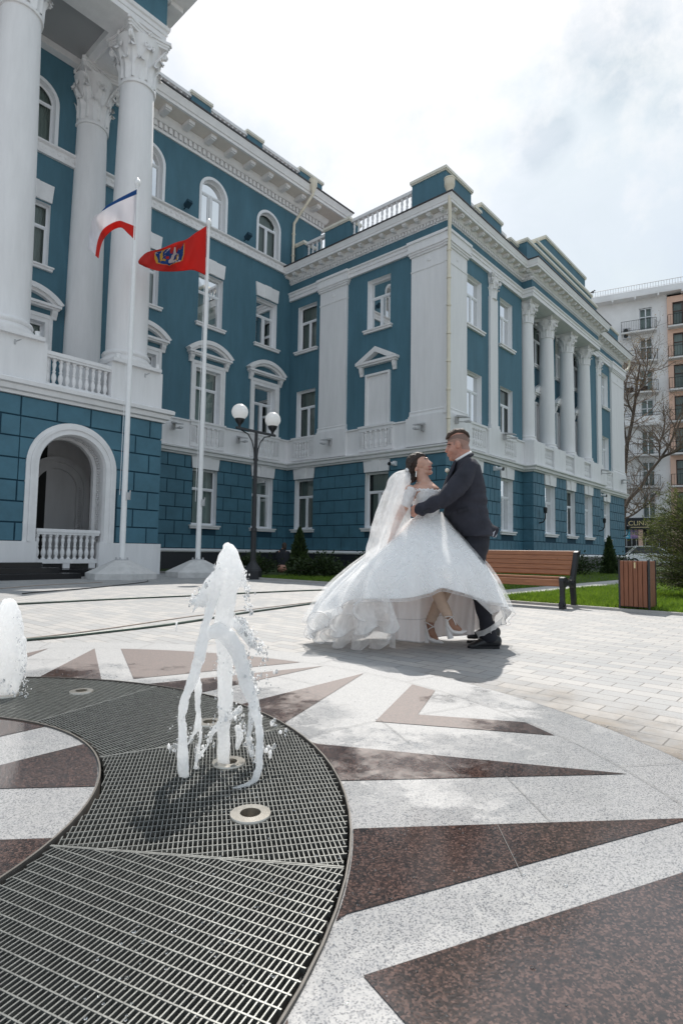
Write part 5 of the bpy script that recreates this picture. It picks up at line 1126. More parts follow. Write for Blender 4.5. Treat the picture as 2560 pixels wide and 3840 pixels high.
# large bush at right
def bush(x, y, h, r, label):
    o = thing('yew_bush', label, 'bush', (x, y, 0)); m = MB(); Ps = []; Ds = []
    for k in range(210):
        z0 = h*.62*rng.uniform(0, 1)**1.2; a = rng.uniform(0, 2*PI); L = r*rng.uniform(.55, 1.12)*(1-.35*z0/h); el = rng.uniform(.15, .95) if z0 > .3 else rng.uniform(.0, .6)
        d = np.array([math.cos(a)*math.cos(el), math.sin(a)*math.cos(el), math.sin(el)]); b0_ = np.array([x, y, z0+.05]); tip = b0_+d*L; tip[2] = min(tip[2], h*1.04); md = b0_+d*L*.5+np.array([0, 0, .10*L]); m.tube([b0_, md, tip], [.016, .010, .003], 4)
        n = 120; u = rng.uniform(.22, 1.0, n)[:, None]; p = b0_*(1-u)**2+2*md*u*(1-u)+tip*u*u+rng.normal(0, .035, (n, 3)); side = unit(np.cross(d[None], rng.normal(size=(n, 3)))); dd = unit(d[None]*.8+side*.8); Ps.append(p); Ds.append(dd)
        q = p+dd*.07; Ps.append(q); Ds.append(unit(dd+rng.normal(0, .35, (n, 3))))
    m.build('stems', 'bark', o); P = np.concatenate(Ps); D = np.concatenate(Ds); P[:, 2] = np.maximum(P[:, 2], .04); V, F_ = sprays(P, D, rng.uniform(.035, .085, len(P)), rng.uniform(.003, .0075, len(P))); np_mesh('foliage', V, F_, 'yew', o)
bush(12.35, 2.05, 2.05, 1.35, 'large spreading yew bush on the lawn at the right edge')
# bare tree beyond the wing
def tree(name, label, limbs, seed, twigs=4, leaf='catkin', nleaf=2600):
    r0 = random.Random(seed); base = np.array(limbs[0][0][0]); o = thing(name, label, 'tree', (base[0], base[1], 0)); m = MB(); tw = MB(); ends = []
    def grow(p, d, L, r, lev):
        n = 4; pts = [p]; q = p.copy(); dd = d.copy()
        for k in range(n): dd = dd+np.array([r0.gauss(0, .16), r0.gauss(0, .16), r0.gauss(.04, .10)]); dd /= np.linalg.norm(dd); q = q+dd*L/n; pts.append(q.copy())
        (m if lev < 1 else tw).tube(pts, [r*(1-.55*k/n) for k in range(n+1)], 6 if lev < 1 else 3, cap=False)
        if lev >= 3: ends.append(pts[-1]); ends.append(pts[2]); return
        for k in range(twigs if lev < 2 else 4):
            t_ = r0.uniform(.25, 1.0); i = min(int(t_*n), n-1); b0_ = pts[i]+(pts[i+1]-pts[i])*(t_*n-i); nd = dd+np.array([r0.gauss(0, .62), r0.gauss(0, .62), r0.gauss(.12, .40)]); nd /= np.linalg.norm(nd); grow(b0_, nd, L*r0.uniform(.45, .72), max(r*.42, .011), lev+1)
    for (pts, ra) in limbs:
        P = spl(pts, 10); m.tube(P, [ra[0]+(ra[1]-ra[0])*k/10 for k in range(11)], 8)
        for k in range(3, 11):
            for j in range(2 if k % 2 else 1):
                d = np.array([r0.gauss(0, .8), r0.gauss(0, .8), r0.uniform(.2, 1.1)]); d /= np.linalg.norm(d); grow(P[k], d, r0.uniform(1.3, 2.8), .05, 1)
    m.build('trunk', 'bark', o, smooth=True); tw.build('branches', 'bark_twig', o, recalc=False)
    E_ = np.array(ends); idx = rng.integers(0, len(E_), nleaf); P = E_[idx]+rng.normal(0, .16, (nleaf, 3)); D = unit(rng.normal(size=(nleaf, 3))); V, F_ = sprays(P, D, rng.uniform(.06, .14, nleaf), rng.uniform(.015, .03, nleaf)); np_mesh('catkins', V, F_, leaf, o)
def T5(x, y, d): return at_depth(2060+x/3.136, 1500+y/3.136, d)
D0 = 43.0; gb = on_ground(*[(2060+845/3.136), 2110]); tb = T5(840, 1990, D0); tb[2] = 0.0
tree('bare_tree', 'tall bare tree with thin twigs behind the far end of the town hall', [
    ([tb, T5(865, 1300, D0), T5(875, 900, D0), T5(905, 540, D0), T5(985, 170, D0), T5(1010, -100, D0), T5(1060, -420, D0-.4)], (.24, .07)),
    ([T5(905, 540, D0), T5(875, 330, D0+.5), T5(860, 180, D0+.7), T5(820, 0, D0+1), T5(850, -160, D0+1)], (.09, .04)),
    ([T5(985, 170, D0), T5(930, 60, D0-.6), T5(905, -60, D0-1), T5(880, -200, D0-1.2)], (.075, .03)),
    ([T5(1010, -20, D0), T5(1060, -130, D0), T5(1110, -260, D0), T5(1150, -420, D0)], (.09, .03))], 5)
tb2 = T5(700, 1990, D0-3); tb2[2] = 0
tree('bare_tree', 'leaning bare tree whose branch sweeps up to the right before the flats', [
    ([tb2, T5(860, 1290, D0-3), T5(1060, 1040, D0-3), T5(1200, 800, D0-3), T5(1330, 660, D0-3), T5(1430, 470, D0-3), T5(1490, 340, D0-3), T5(1560, 180, D0-3)], (.17, .05)),
    ([T5(1330, 660, D0-3), T5(1450, 620, D0-3.5), T5(1560, 560, D0-3.5)], (.09, .05)), ([T5(1290, 700, D0-3), T5(1290, 520, D0-2.5), T5(1330, 390, D0-2.5)], (.06, .03)),
    ([T5(800, 1420, D0-3), T5(960, 1360, D0-3), T5(1060, 1290, D0-3.4), T5(1200, 1180, D0-3.4)], (.075, .03))], 9, twigs=4, nleaf=700)
# ================================================================== flats behind
ga = math.radians(104); GU = np.array([-math.cos(ga), -math.sin(ga)]); GN = np.array([math.cos(ga+PI/2), math.sin(ga+PI/2)]); GP = np.array([60.63, 17.55])
G = lambda s, d, z: (GP[0]+GU[0]*s+GN[0]*d, GP[1]+GU[1]*s+GN[1]*d, z)
mat('flat_white', (0.80, 0.785, 0.78), 0.85, var=0.12, vscale=.35); mat('flat_orange', (0.72, 0.48, 0.37), 0.85, var=0.1, vscale=.5); mat('brown_frame', (0.075, 0.04, 0.03), 0.5); mat('slab', (0.68, 0.66, 0.64), 0.9, var=.15, vscale=1); mat('rattan', (.05, .03, .02), .7)
flats = thing('apartment_block', 'white and orange block of flats with iron balconies behind the trees', 'building', (GP[0]+GU[0]*4.8, GP[1]+GU[1]*4.8, 0))
zf = [4.4+3.07*k for k in range(8)]
def opens(cols, k0=0): return [(a, b_, z+.55 if not door else z+.05, z+2.45) for (a, b_, door) in cols for z in zf[k0:7]]
cw = [(-9.0, -7.9, 1), (-5.4, -4.3, 1), (-2.6, -1.6, 0), (2.4, 3.5, 1)]; co = [(5.25, 6.9, 1), (8.2, 9.6, 1)]
m = MB(); wall_sheet(m, G, -14, 4.8, 0, 26.2, opens(cw)); m.quad(G(-14, 0, 0), G(-14, -14, 0), G(-14, -14, 26.2), G(-14, 0, 26.2)); m.quad(G(-14, -14, 0), G(14, -14, 0), G(14, -14, 26.2), G(-14, -14, 26.2)); m.quad(G(-14, 0, 26.2), G(14, 0, 26.2), G(14, -14, 26.2), G(-14, -14, 26.2)); m.build('white_wall', 'flat_white', flats, recalc=False)
m = MB(); Gd = lambda s, d, z: G(s, d+.35, z); wall_sheet(m, Gd, 4.8, 14, 0, 25.9, opens(co)); m.quad(G(4.8, 0, 0), G(4.8, .35, 0), G(4.8, .35, 25.9), G(4.8, 0, 25.9)); m.quad(G(14, .35, 0), G(14, -14, 0), G(14, -14, 25.9), G(14, .35, 25.9)); m.build('orange_wall', 'flat_orange', flats, recalc=False)
def fwin(F, a, b_, z0, z1, fm):
    m = MB(); 
    for (p, q, c, d) in ((a, a+.09, z0, z1), (b_-.09, b_, z0, z1), (a+.09, b_-.09, z0, z0+.09), (a+.09, b_-.09, z1-.09, z1), ((a+b_)/2-.05, (a+b_)/2+.05, z0+.09, z1-.09), (a+.09, b_-.09, z0+(z1-z0)*.62, z0+(z1-z0)*.62+.08)): m.box(F, p, q, -.2, -.12, c, d)
    o = m.build('window', fm, flats); m = MB(); m.quad(F(a+.02, -.16, z0), F(b_-.02, -.16, z0), F(b_-.02, -.16, z1), F(a+.02, -.16, z1)); m.build('pane', 'glass_pane', o); m = MB(); m.quad(F(a, -.4, z0), F(b_, -.4, z0), F(b_, -.4, z1), F(a, -.4, z1)); m.build('blind', 'curtain', o)
for (a, b_, z0, z1) in opens(cw): fwin(G, a, b_, z0, z1, 'pvc')
for (a, b_, z0, z1) in opens(co): fwin(Gd, a, b_, z0, z1, 'brown_frame')
def balc(F, a, b_, z, bow=0.0, solid=False, dp=1.0):
    n = 10; pl = [(a, 0)]+[(a+(b_-a)*k/n, dp+bow*math.sin(PI*k/n)) for k in range(n+1)]+[(b_, 0)]
    m = MB(); m.prism(lambda s, d, zz: F(s, zz, d), pl, z-.16, z); o = m.build('balcony', 'slab', flats); m = MB()
    if solid:
        for p, q in zip(pl, pl[1:]): m.quad(F(p[0], p[1], z), F(q[0], q[1], z), F(q[0], q[1], z+.75), F(p[0], p[1], z+.75)); m.quad(F(p[0], p[1]-.12, z), F(q[0], q[1]-.12, z), F(q[0], q[1]-.12, z+.75), F(p[0], p[1]-.12, z+.75)); m.quad(F(p[0], p[1], z+.75), F(q[0], q[1], z+.75), F(q[0], q[1]-.12, z+.75), F(p[0], p[1]-.12, z+.75))
        m.build('parapet', 'flat_white', o); m = MB()
    zt = z+1.05; zb = z+.78 if solid else z+.08
    for p, q in zip(pl, pl[1:]):
        for zz in (zb, zt): m.tube([F(p[0], p[1], zz), F(q[0], q[1], zz)], .022, 4)
        L = math.hypot(q[0]-p[0], q[1]-p[1]); k = max(1, int(L/.14))
        for j in range(k+1): u = j/k; x, y = p[0]+(q[0]-p[0])*u, p[1]+(q[1]-p[1])*u; m.tube([F(x, y, zb), F(x, y, zt)], .010, 4, cap=False)
    m.build('railing', 'black_iron', o, recalc=False)
for k, z in enumerate(zf):
    if k > 6: break
    if k == 3: balc(G, -6.5, 4.0, 13.5, 0, True)
    elif k == 6: balc(G, .8, 3.85, z-.05)
    elif k > 0: balc(G, 1.0, 3.9, z-.05, .35); balc(G, -2.9, .75, z-.05, .35)
    if k > 0: balc(Gd, 4.82, 7.2, z-.05, 0, False, .8)
m = MB(); m.box(G, -14.2, 14.2, -14, 1.0, 26.2, 26.45); m.box(G, -14.2, 14.2, -14, .8, 26.451, 26.9); m.box(G, -14.2, 14.2, -14, .6, 26.901, 27.0)
for k in range(14): m.box(G, -12+2*k, -11.85+2*k, .3, .98, 26.0, 26.199)
m.build('eaves', 'flat_white', flats)
m = MB(); m.tube([G(-14, .55, 27.55), G(14, .55, 27.55)], .03, 4); m.tube([G(-14, .55, 27.1), G(14, .55, 27.1)], .02, 4)
for k in range(120): s = -14+28*k/119; m.tube([G(s, .55, 27.0), G(s, .55, 27.55)], .018, 4, cap=False)
m.build('roof_railing', 'fixture_grey', flats, recalc=False)
m = MB()
for z in (22.2, 22.75): m.box(G, .95, 1.6, .35, .75, z, z+.5)
ac = m.build('air_conditioner', 'fixture_grey', flats); m = MB()
for z in (22.45, 23.0): m.tube([G(1.2, .74, z), G(1.2, .765, z)], .2, 14)
m.build('fan', 'fixture_black', ac)
for s in (1.5, 2.7):
    m = MB(); m.box(G, s-.3, s+.3, .4, .9, 16.55, 16.8); m.box(G, s-.3, s+.3, .38, .5, 16.801, 17.3); tag(m.build('armchair', 'rattan'), 'dark rattan armchair on the sixth floor balcony, %s' % ('left of its pair' if s < 2 else 'right of its pair'), 'chair')
# shop front
shop = MB(); shop.box(G, -8, 4.7, .1, .45, 3.35, 4.45); so_ = shop.build('shop_fascia', 'fixture_black', flats)
def text_obj(body, size, F, s, d, z, material, parent, label=None, width=None):
    cu = bpy.data.curves.new('lettering', 'FONT'); cu.body = body; cu.size = size; cu.extrude = .01; tmp = bpy.data.objects.new('lettering', cu); COL.objects.link(tmp)
    dg = bpy.context.evaluated_depsgraph_get(); me = bpy.data.meshes.new_from_object(tmp.evaluated_get(dg)); bpy.data.objects.remove(tmp)
    for v in me.vertices: v.co = Vector(F(s+v.co.x*(width or 1), d+v.co.z, z+v.co.y))
    me.materials.clear(); me.materials.append(MATS[material]); o = bpy.data.objects.new('lettering', me); COL.objects.link(o); o.parent = parent; o.matrix_parent_inverse = Matrix.Translation(-Vector(parent_world(parent))); return o
mat('sign_gold', (.75, .60, .32), .4); text_obj('CLINIC', .62, G, 1.1, .47, 3.72, 'sign_gold', so_); 
m = MB(); m.box(G, 1.3, 2.9, .45, .462, 3.50, 3.56); m.build('small_lettering', 'sign_gold', so_)
mat('poster_blue', (.10, .45, .62), .5); mat('poster_pink', (.40, .22, .34), .5, var=.9, vscale=3, var2=(.05, .10, .25))
m = MB(); m.box(G, .3, 1.25, .02, .08, 2.45, 3.34); pz = m.build('poster', 'poster_blue', flats); m = MB()
for k in range(5): m.box(G, .45, 1.1-.1*(k % 2), .081, .085, 2.6+.13*k, 2.66+.13*k)
m.build('poster_text', 'pvc', pz)
m = MB(); m.box(G, 1.27, 1.95, .02, .08, 2.45, 3.34); m.build('poster', 'poster_pink', flats)
m = MB(); m.box(G, 1.96, 2.35, .02, .3, 0, 3.34); m.build('pier', 'flat_orange', flats)
m = MB(); m.box(G, .2, 1.95, .03, .07, 0, 2.44); m.box(G, 2.36, 4.7, .03, .07, 0, 3.34); m.build('shop_window', 'dark_room', flats); m = MB()
for s in (.5, .9, 1.35, 1.75, 2.5, 3.1, 3.7, 4.3): m.box(G, s, s+.06, .071, .12, 0, 2.44)
m.build('mullion', 'fixture_grey', flats)
# crow on the roof railing
m = MB(); p = np.array(G(-1.75, .55, 27.62)); m.ico(p, .16, 2, (1, .6, .8)); m.ico(p+np.array([.1, -.12, .14]), .08, 2); m.tube([p+np.array([.12, -.16, .14]), p+np.array([.16, -.27, .13])], [.03, .005], 5); m.tube([p+np.array([-.05, .1, 0]), p+np.array([-.16, .3, -.12])], [.07, .03], 5)
for q in (-.04, .04): m.tube([p+np.array([q, 0, -.1]), p+np.array([q, 0, -.2])], .012, 4)
mat('crow', (.02, .02, .022), .5); tag(m.build('crow', 'crow', smooth=True), 'dark crow perched at the left end of the flats roof railing', 'bird')
# parked car
mat('car_white', (.78, .78, .78), .25, coat=.6); mat('car_glass', (.02, .025, .03), .08); mat('tyre', (.015, .015, .015), .8)
def car(cx, cy, rot, label):
    o = thing('parked_car', label, 'car', (cx, cy, 0)); c_, s_ = math.cos(rot), math.sin(rot)
    F = lambda a, b_, z: (cx+a*c_-b_*s_, cy+a*s_+b_*c_, z)
    m = MB(); sec = [(-2.1, .45, .62, .70), (-2.0, .30, .86, .80), (-1.2, .25, .95, .86), (0, .22, .96, .88), (1.0, .22, .92, .88), (1.8, .28, .80, .82), (2.1, .42, .62, .66)]
    V = []; fs = []
    for (a, z0, z1, w) in sec:
        for (b_, z) in ((-w, z0+.08), (-w*1.02, (z0+z1)/2), (-w*.95, z1), (w*.95, z1), (w*1.02, (z0+z1)/2), (w, z0+.08)): V.append(F(a, b_, z))
    for i in range(len(sec)-1):
        for k in range(6): fs.append((i*6+k, i*6+(k+1) % 6, (i+1)*6+(k+1) % 6, (i+1)*6+k))
    fs += [tuple(range(6)), tuple(range(len(V)-6, len(V)))]; m.add(V, fs)
    V = []; fs = []; cab = [(-1.75, .90, .78), (-1.2, 1.42, .62), (.1, 1.48, .62), (1.05, .93, .78)]
    m.build('body', 'car_white', o, angle=30); m = MB()
    for (a, z, w) in cab: V += [F(a, -w, z), F(a, w, z)]
    V += [F(-1.7, -.8, .88), F(-1.7, .8, .88), F(1.0, -.8, .90), F(1.0, .8, .90)]
    m.add(V, [(0, 1, 3, 2), (2, 3, 5, 4), (4, 5, 7, 6), (0, 2, 4, 6), (1, 7, 5, 3)]); gz = m.build('cabin_glass', 'car_glass', o)
    m = MB(); m.prism(lambda s, d, z: F(s, z, d), [(-1.25, -.6), (.12, -.6), (.12, .6), (-1.25, .6)], 1.45, 1.50)
    for sd in (-1, 1):
        for (p, q) in ((cab[0], cab[1]), (cab[2], cab[3])): m.tube([F(p[0], sd*p[2], p[1]), F(q[0], sd*q[2], q[1])], .04, 5)
    m.build('roof', 'car_white', o)
    for a in (-1.35, 1.35):
        for sd in (-1, 1): m = MB(); m.tube([F(a, sd*.70, .31), F(a, sd*.88, .31)], .31, 18); w = m.build('wheel', 'tyre', o, angle=40); m = MB(); m.tube([F(a, sd*.86, .31), F(a, sd*.89, .31)], .2, 12); m.build('rim', 'fixture_grey', w)
    for sd in (-1, 1): m = MB(); m.box(F, 2.0, 2.12, sd*.6-.14, sd*.6+.14, .58, .70); m.build('headlight', 'pvc', o); m = MB(); m.box(F, .75, .9, sd*.9-.1, sd*.9+.08, .93, 1.05); m.build('mirror', 'car_white', o)
cp = at_depth(2400, 2100, 46); car(cp[0]-.6, cp[1], math.radians(-75), 'white car parked behind the far end of the town hall'); cp = at_depth(2450, 2100, 42); car(cp[0], cp[1], math.radians(-70), 'white car parked nearer, half hidden by the yew bush')
# ================================================================== people
UP = np.array([0, 0, 1.0]); PX = 0.001216
def CZ(x, y, dd=0.0): return at_depth(1100+x/1.8233, 1560+y/1.8233, 4.80+dd)
def ring_loft(m, pts, n=18, cap=True, map_=None, flat=1.0):
    """pts: (x, y, depth offset, half width in plane, half depth m) -> closed tapered body"""
    map_ = map_ or CZ; P = [map_(*p[:3]) for p in pts]; V = []; k = len(P)
    for i in range(k):
        t_ = P[min(i+1, k-1)]-P[max(i-1, 0)]; t_ = t_/np.linalg.norm(t_)
        b_ = FWD-t_*(FWD @ t_)
        if np.linalg.norm(b_) < .25: b_ = UP-t_*(UP @ t_)
        b_ = b_/np.linalg.norm(b_); a = np.cross(t_, b_); ra, rb = pts[i][3]*PX, pts[i][4]
        for j in range(n): an = 2*PI*j/n; V.append(P[i]+a*ra*math.cos(an)+b_*rb*math.sin(an))
    F_ = [(i*n+j, i*n+(j+1) % n, (i+1)*n+(j+1) % n, (i+1)*n+j) for i in range(k-1) for j in range(n)]
    if cap:
        for e, s in ((0, 1), (k-1, -1)):
            nb = 1 if e == 0 else k-2; t_ = P[e]-P[nb]; t_ = t_/np.linalg.norm(t_); r = min(pts[e][3]*PX, pts[e][4]); base = e*n; prev = base
            for q in (.5, .87):
                o = len(V); c = P[e]+t_*r*q*flat; sc = math.sqrt(1-q*q)
                for j in range(n): V.append(c+(V[base+j]-P[e])*sc)
                F_ += [(prev+j, prev+(j+1) % n, o+(j+1) % n, o+j) for j in range(n)]; prev = o
            V.append(P[e]+t_*r*flat); F_ += [(prev+j, prev+(j+1) % n, len(V)-1) for j in range(n)]
    m.add(V, F_)
def blob(m, x, y, dd, rx, ry, rd, tilt=0.0, map_=None):
    c = (map_ or CZ)(x, y, dd); vs_, fs = ICO[2]; ct, st = math.cos(tilt), math.sin(tilt); V = []
    for v in vs_: a, b_, z = v[0]*rx*PX, v[1]*rd, v[2]*ry*PX; V.append(c+RGT*(a*ct-z*st)+FWD*b_+UP*(a*st+z*ct))
    m.add(V, fs)
def fuse(m, name, material, parent, voxel=.005, smooth=4, disp=None, zmin=None):
    me = bpy.data.meshes.new(name); me.from_pydata(m.v, [], m.f); bm = bmesh.new(); bm.from_mesh(me); bmesh.ops.recalc_face_normals(bm, faces=bm.faces); bm.to_mesh(me); bm.free()
    o = bpy.data.objects.new(name, me); COL.objects.link(o); rm = o.modifiers.new('r', 'REMESH'); rm.mode = 'VOXEL'; rm.voxel_size = voxel
    if smooth: sm = o.modifiers.new('s', 'SMOOTH'); sm.factor = .5; sm.iterations = smooth
    bpy.context.view_layer.update(); dg = bpy.context.evaluated_depsgraph_get(); me2 = bpy.data.meshes.new_from_object(o.evaluated_get(dg)); o.modifiers.clear(); o.data = me2; bpy.data.meshes.remove(me); me2.name = name
    if disp or zmin is not None:
        ns = [v.normal.copy() for v in me2.vertices]
        for v, q in zip(me2.vertices, ns):
            if disp: v.co += q*disp(v.co)
            if zmin is not None and v.co.z < zmin: v.co.z = zmin
    me2.polygons.foreach_set('use_smooth', [True]*len(me2.polygons)); me2.materials.clear()
    for q in (material if isinstance(material, (list, tuple)) else [material]): me2.materials.append(MATS[q])
    if parent is not None: o.parent = parent; o.matrix_parent_inverse = Matrix.Translation(-Vector(parent_world(parent)))
    return o
def to_cz(p):
    q = CR @ (np.array(p)-EYEP); return ((CX+FPX*q[0]/q[2]-1100)*1.8233, (CY+FPX*q[1]/q[2]-1560)*1.8233)
def in_poly(x, y, P):
    c = False
    for (x0, y0), (x1, y1) in zip(P, P[1:]+P[:1]):
        if (y0 > y) != (y1 > y) and x < (x1-x0)*(y-y0)/(y1-y0)+x0: c = not c
    return c
def paint(o, regions):
    for f in o.data.polygons:
        x, y = to_cz(f.center)
        for i, P in regions:
            if in_poly(x, y, P): f.material_index = i
mat('skin_man', (0.50, 0.255, 0.19), .5, var=.10, vscale=40, sss=.12); mat('scalp_fade', (0.20, 0.125, 0.10), .6); mat('scalp_fade_light', (0.33, 0.20, 0.16), .6); mat('stubble', (0.44, 0.228, 0.172), .6, var=.12, vscale=120)
mat('skin_woman', (0.56, 0.33, 0.25), .45, var=.06, vscale=40, sss=.12); mat('lip_red', (0.46, 0.16, 0.14), .4); mat('teeth', (.8, .78, .74), .3)
mat('hair_brown', (0.050, 0.030, 0.021), .7, var=.5, vscale=40, stretch=(1, 1, .25), bump=.6, bscale=90); mat('hair_dark', (0.026, 0.015, 0.011), .55, var=.6, vscale=45, bump=.7, bscale=110)
mat('suit_grey', (0.034, 0.035, 0.047), .82, var=.22, vscale=9, bump=.25, bscale=170, spec=.25); mat('trouser_grey', (0.024, 0.025, 0.033), .82, var=.25, vscale=7, bump=.25, bscale=170, spec=.25); mat('shirt_white', (.80, .80, .80), .8); mat('shoe_black', (.012, .013, .016), .32, bump=.15, bscale=60); mat('suit_lining', (.42, .42, .46), .4)
mat('eye_dark', (.02, .012, .01), .2); mat('rose_cream', (.82, .74, .62), .7); mat('button', (.02, .02, .025), .3)
mat('legging_beige', (.60, .44, .34), .75, var=.06, vscale=30, bump=.2, bscale=60); mat('tights_tan', (.36, .185, .12), .5, var=.06, vscale=30); mat('shoe_white', (.78, .74, .72), .35); mat('silver', (.8, .78, .74), .2, metal=.9)
def sheer(name, col, alpha, tr=.5, rough=.7, bump=.0, bscale=18, lace=0):
    t, b = nodes(name); b.inputs['Base Color'].default_value = (*col, 1); b.inputs['Roughness'].default_value = rough; b.inputs['Specular IOR Level'].default_value = .25
    tl = N(t, 'ShaderNodeBsdfTranslucent'); tl.inputs['Color'].default_value = (*col, 1); ms = N(t, 'ShaderNodeMixShader'); ms.inputs[0].default_value = tr
    t.links.new(b.outputs[0], ms.inputs[1]); t.links.new(tl.outputs[0], ms.inputs[2]); last = ms.outputs[0]
    g = N(t, 'ShaderNodeTexCoord')
    if bump:
        n = noise_n(t, g.outputs['Object'], bscale, 5, .6, .8); bp = N(t, 'ShaderNodeBump'); bp.inputs['Strength'].default_value = bump; bp.inputs['Distance'].default_value = .03; t.links.new(n.outputs['Fac'], bp.inputs['Height']); t.links.new(bp.outputs[0], b.inputs['Normal']); t.links.new(bp.outputs[0], tl.inputs['Normal'])
    if alpha < 1:
        tp = N(t, 'ShaderNodeBsdfTransparent'); m2 = N(t, 'ShaderNodeMixShader'); n = noise_n(t, g.outputs['Object'], 7, 4, .6, 1.0)
        rg = N(t, 'ShaderNodeMapRange'); rg.inputs['From Min'].default_value = .35; rg.inputs['From Max'].default_value = .65; rg.inputs['To Min'].default_value = max(0, alpha-.14); rg.inputs['To Max'].default_value = min(1, alpha+.14); t.links.new(n.outputs['Fac'], rg.inputs['Value'])
        t.links.new(rg.outputs[0], m2.inputs[0]); t.links.new(tp.outputs[0], m2.inputs[1]); t.links.new(last, m2.inputs[2]); last = m2.outputs[0]
    t.links.new(last, t.nodes['Material Output'].inputs['Surface'])
sheer('tulle', (.985, .985, .985), 1, .25, .85, .07, 6); sheer('veil_tulle', (.97, .97, .975), .46, .5, .8, .2, 14); sheer('organza', (.98, .97, .96), .58, .35, .6); sheer('satin', (.93, .89, .88), 1, .35, .5, .2, 9); sheer('lace', (.97, .97, .975), 1, .2, .85, .4, 60); sheer('lace_open', (.98, .98, .98), .90, .25, .85, .4, 60); sheer('tulle_veil', (.99, .99, .99), .26, .45, .85); mat('braid', (.62, .60, .60), .7)
nz = lambda s, a: (lambda p: a*noise.noise(Vector(p)*s))
# ------------------------------------------------------------------ groom
fm = CZ(1290, 1588); groom = thing('person', 'man in a dark grey suit and black shoes holding the bride by her waist', 'person', (fm[0], fm[1], 0))
m = MB()
blob(m, 1128, 168, 0, 78, 78, .075); blob(m, 1098, 222, 0, 50, 82, .064, -.12); ring_loft(m, [(1148, 262, 0, 34, .058), (1110, 285, 0, 30, .05), (1082, 290, 0, 20, .03)]); blob(m, 1078, 292, 0, 15, 15, .024)
ring_loft(m, [(1053, 205, 0, 6, .009), (1046, 228, 0, 8, .012), (1043, 242, 0, 9, .016)], 10); blob(m, 1041, 243, 0, 7, 7, .010); blob(m, 1055, 264, 0, 8, 5, .019); blob(m, 1058, 274, 0, 7, 5, .017); blob(m, 1060, 190, 0, 13, 7, .045)
for s in (-1, 1): blob(m, 1124, 197, s*.074, 15, 30, .012, .12); blob(m, 1126, 185, s*.08, 17, 16, .008); blob(m, 1080, 235, s*.040, 24, 22, .02)
ring_loft(m, [(1160, 230, 0, 46, .058), (1158, 290, 0, 48, .062), (1165, 340, 0, 60, .11), (1172, 420, 0, 92, .17), (1175, 560, 0, 116, .16), (1185, 680, 0, 110, .15), (1238, 800, 0, 88, .14), (1240, 880, 0, 78, .14)])
ring_loft(m, [(1200, 365, -.15, 40, .05), (1150, 445, -.225, 44, .05), (1050, 548, -.245, 38, .045), (950, 607, -.21, 32, .036), (875, 635, -.175, 26, .028), (845, 640, -.165, 30, .022)])
def hand(m, base, dirs, r=.0085):
    for pts in dirs: ring_loft(m, [(*p, r/PX*(1-.14*i), r*(1-.14*i)) for i, p in enumerate(pts)], 8)
ring_loft(m, [(858, 636, -.170, 28, .024), (836, 642, -.165, 36, .018), (822, 650, -.15, 36, .015)], 12)
hand(m, None, [[(838, 612, -.158), (822, 622, -.135), (812, 632, -.11), (806, 636, -.085)], [(826, 628, -.158), (809, 646, -.135), (803, 660, -.115), (800, 668, -.10)], [(828, 645, -.160), (812, 663, -.140), (806, 676, -.125), (804, 682, -.112)], [(834, 658, -.160), (820, 674, -.142), (815, 684, -.13), (813, 689, -.12)], [(842, 668, -.160), (832, 680, -.146), (828, 688, -.136), (826, 692, -.13)]])
ring_loft(m, [(1165, 370, .15, 40, .05), (1105, 470, .26, 42, .05), (1020, 560, .29, 36, .042), (950, 600, .25, 28, .034), (905, 625, .20, 26, .026)])
hand(m, None, [[(905, 612, .19), (885, 618, .17), (868, 622, .15)], [(905, 625, .19), (884, 634, .17), (866, 640, .15)], [(908, 638, .19), (888, 650, .17), (872, 656, .155)], [(912, 648, .19), (896, 662, .175), (884, 668, .16)], [(918, 605, .20), (905, 592, .18), (893, 588, .165)]])
for L in ([(1242, 870, -.07, 62, .085), (1236, 1000, -.08, 50, .072), (1246, 1150, -.08, 42, .06), (1290, 1310, -.06, 38, .052), (1330, 1470, -.04, 26, .034), (1345, 1545, -.04, 28, .032)], [(1240, 870, .07, 62, .085), (1250, 1000, .11, 50, .072), (1268, 1150, .15, 42, .06), (1300, 1300, .20, 38, .052), (1325, 1430, .24, 26, .034), (1330, 1480, .24, 26, .032)]): ring_loft(m, L)
gb_ = fuse(m, 'body', ['skin_man', 'scalp_fade', 'scalp_fade_light', 'stubble'], groom, .0048, 3)
paint(gb_, [(2, [(1062, 168), (1100, 152), (1140, 140), (1215, 130), (1215, 232), (1150, 225), (1142, 190), (1128, 165), (1108, 165), (1100, 200), (1092, 200), (1090, 175), (1062, 180)]), (1, [(1050, 175), (1060, 150), (1100, 128), (1160, 120), (1220, 120), (1215, 185), (1170, 165), (1120, 152), (1080, 160)]),
            (3, [(1042, 256), (1075, 262), (1105, 235), (1118, 235), (1140, 265), (1135, 300), (1090, 320), (1055, 305)])])
m = MB(); ring_loft(m, [(1049, 152, 0, 10, .040), (1064, 132, 0, 19, .052), (1100, 114, 0, 26, .062), (1150, 112, 0, 25, .066), (1180, 130, 0, 17, .060), (1192, 146, 0, 10, .05)])
fuse(m, 'hair', 'hair_brown', groom, .004, 2, disp=lambda p: .0025*noise.noise(Vector((p[0]*90, p[1]*90, p[2]*40)))+.0015*noise.noise(Vector(p)*220))
m = MB()
for s in (-1, 1): ring_loft(m, [(1050, 196, s*.028, 2.4, .008), (1072, 192, s*.047, 2.2, .004)], 8)
m.build('eyebrow', 'hair_brown', groom, smooth=True)
for s in (-1, 1): m = MB(); blob(m, 1058, 207, s*.0425, 4.2, 2.2, .006); m.build('eye', 'eye_dark', groom, smooth=True)
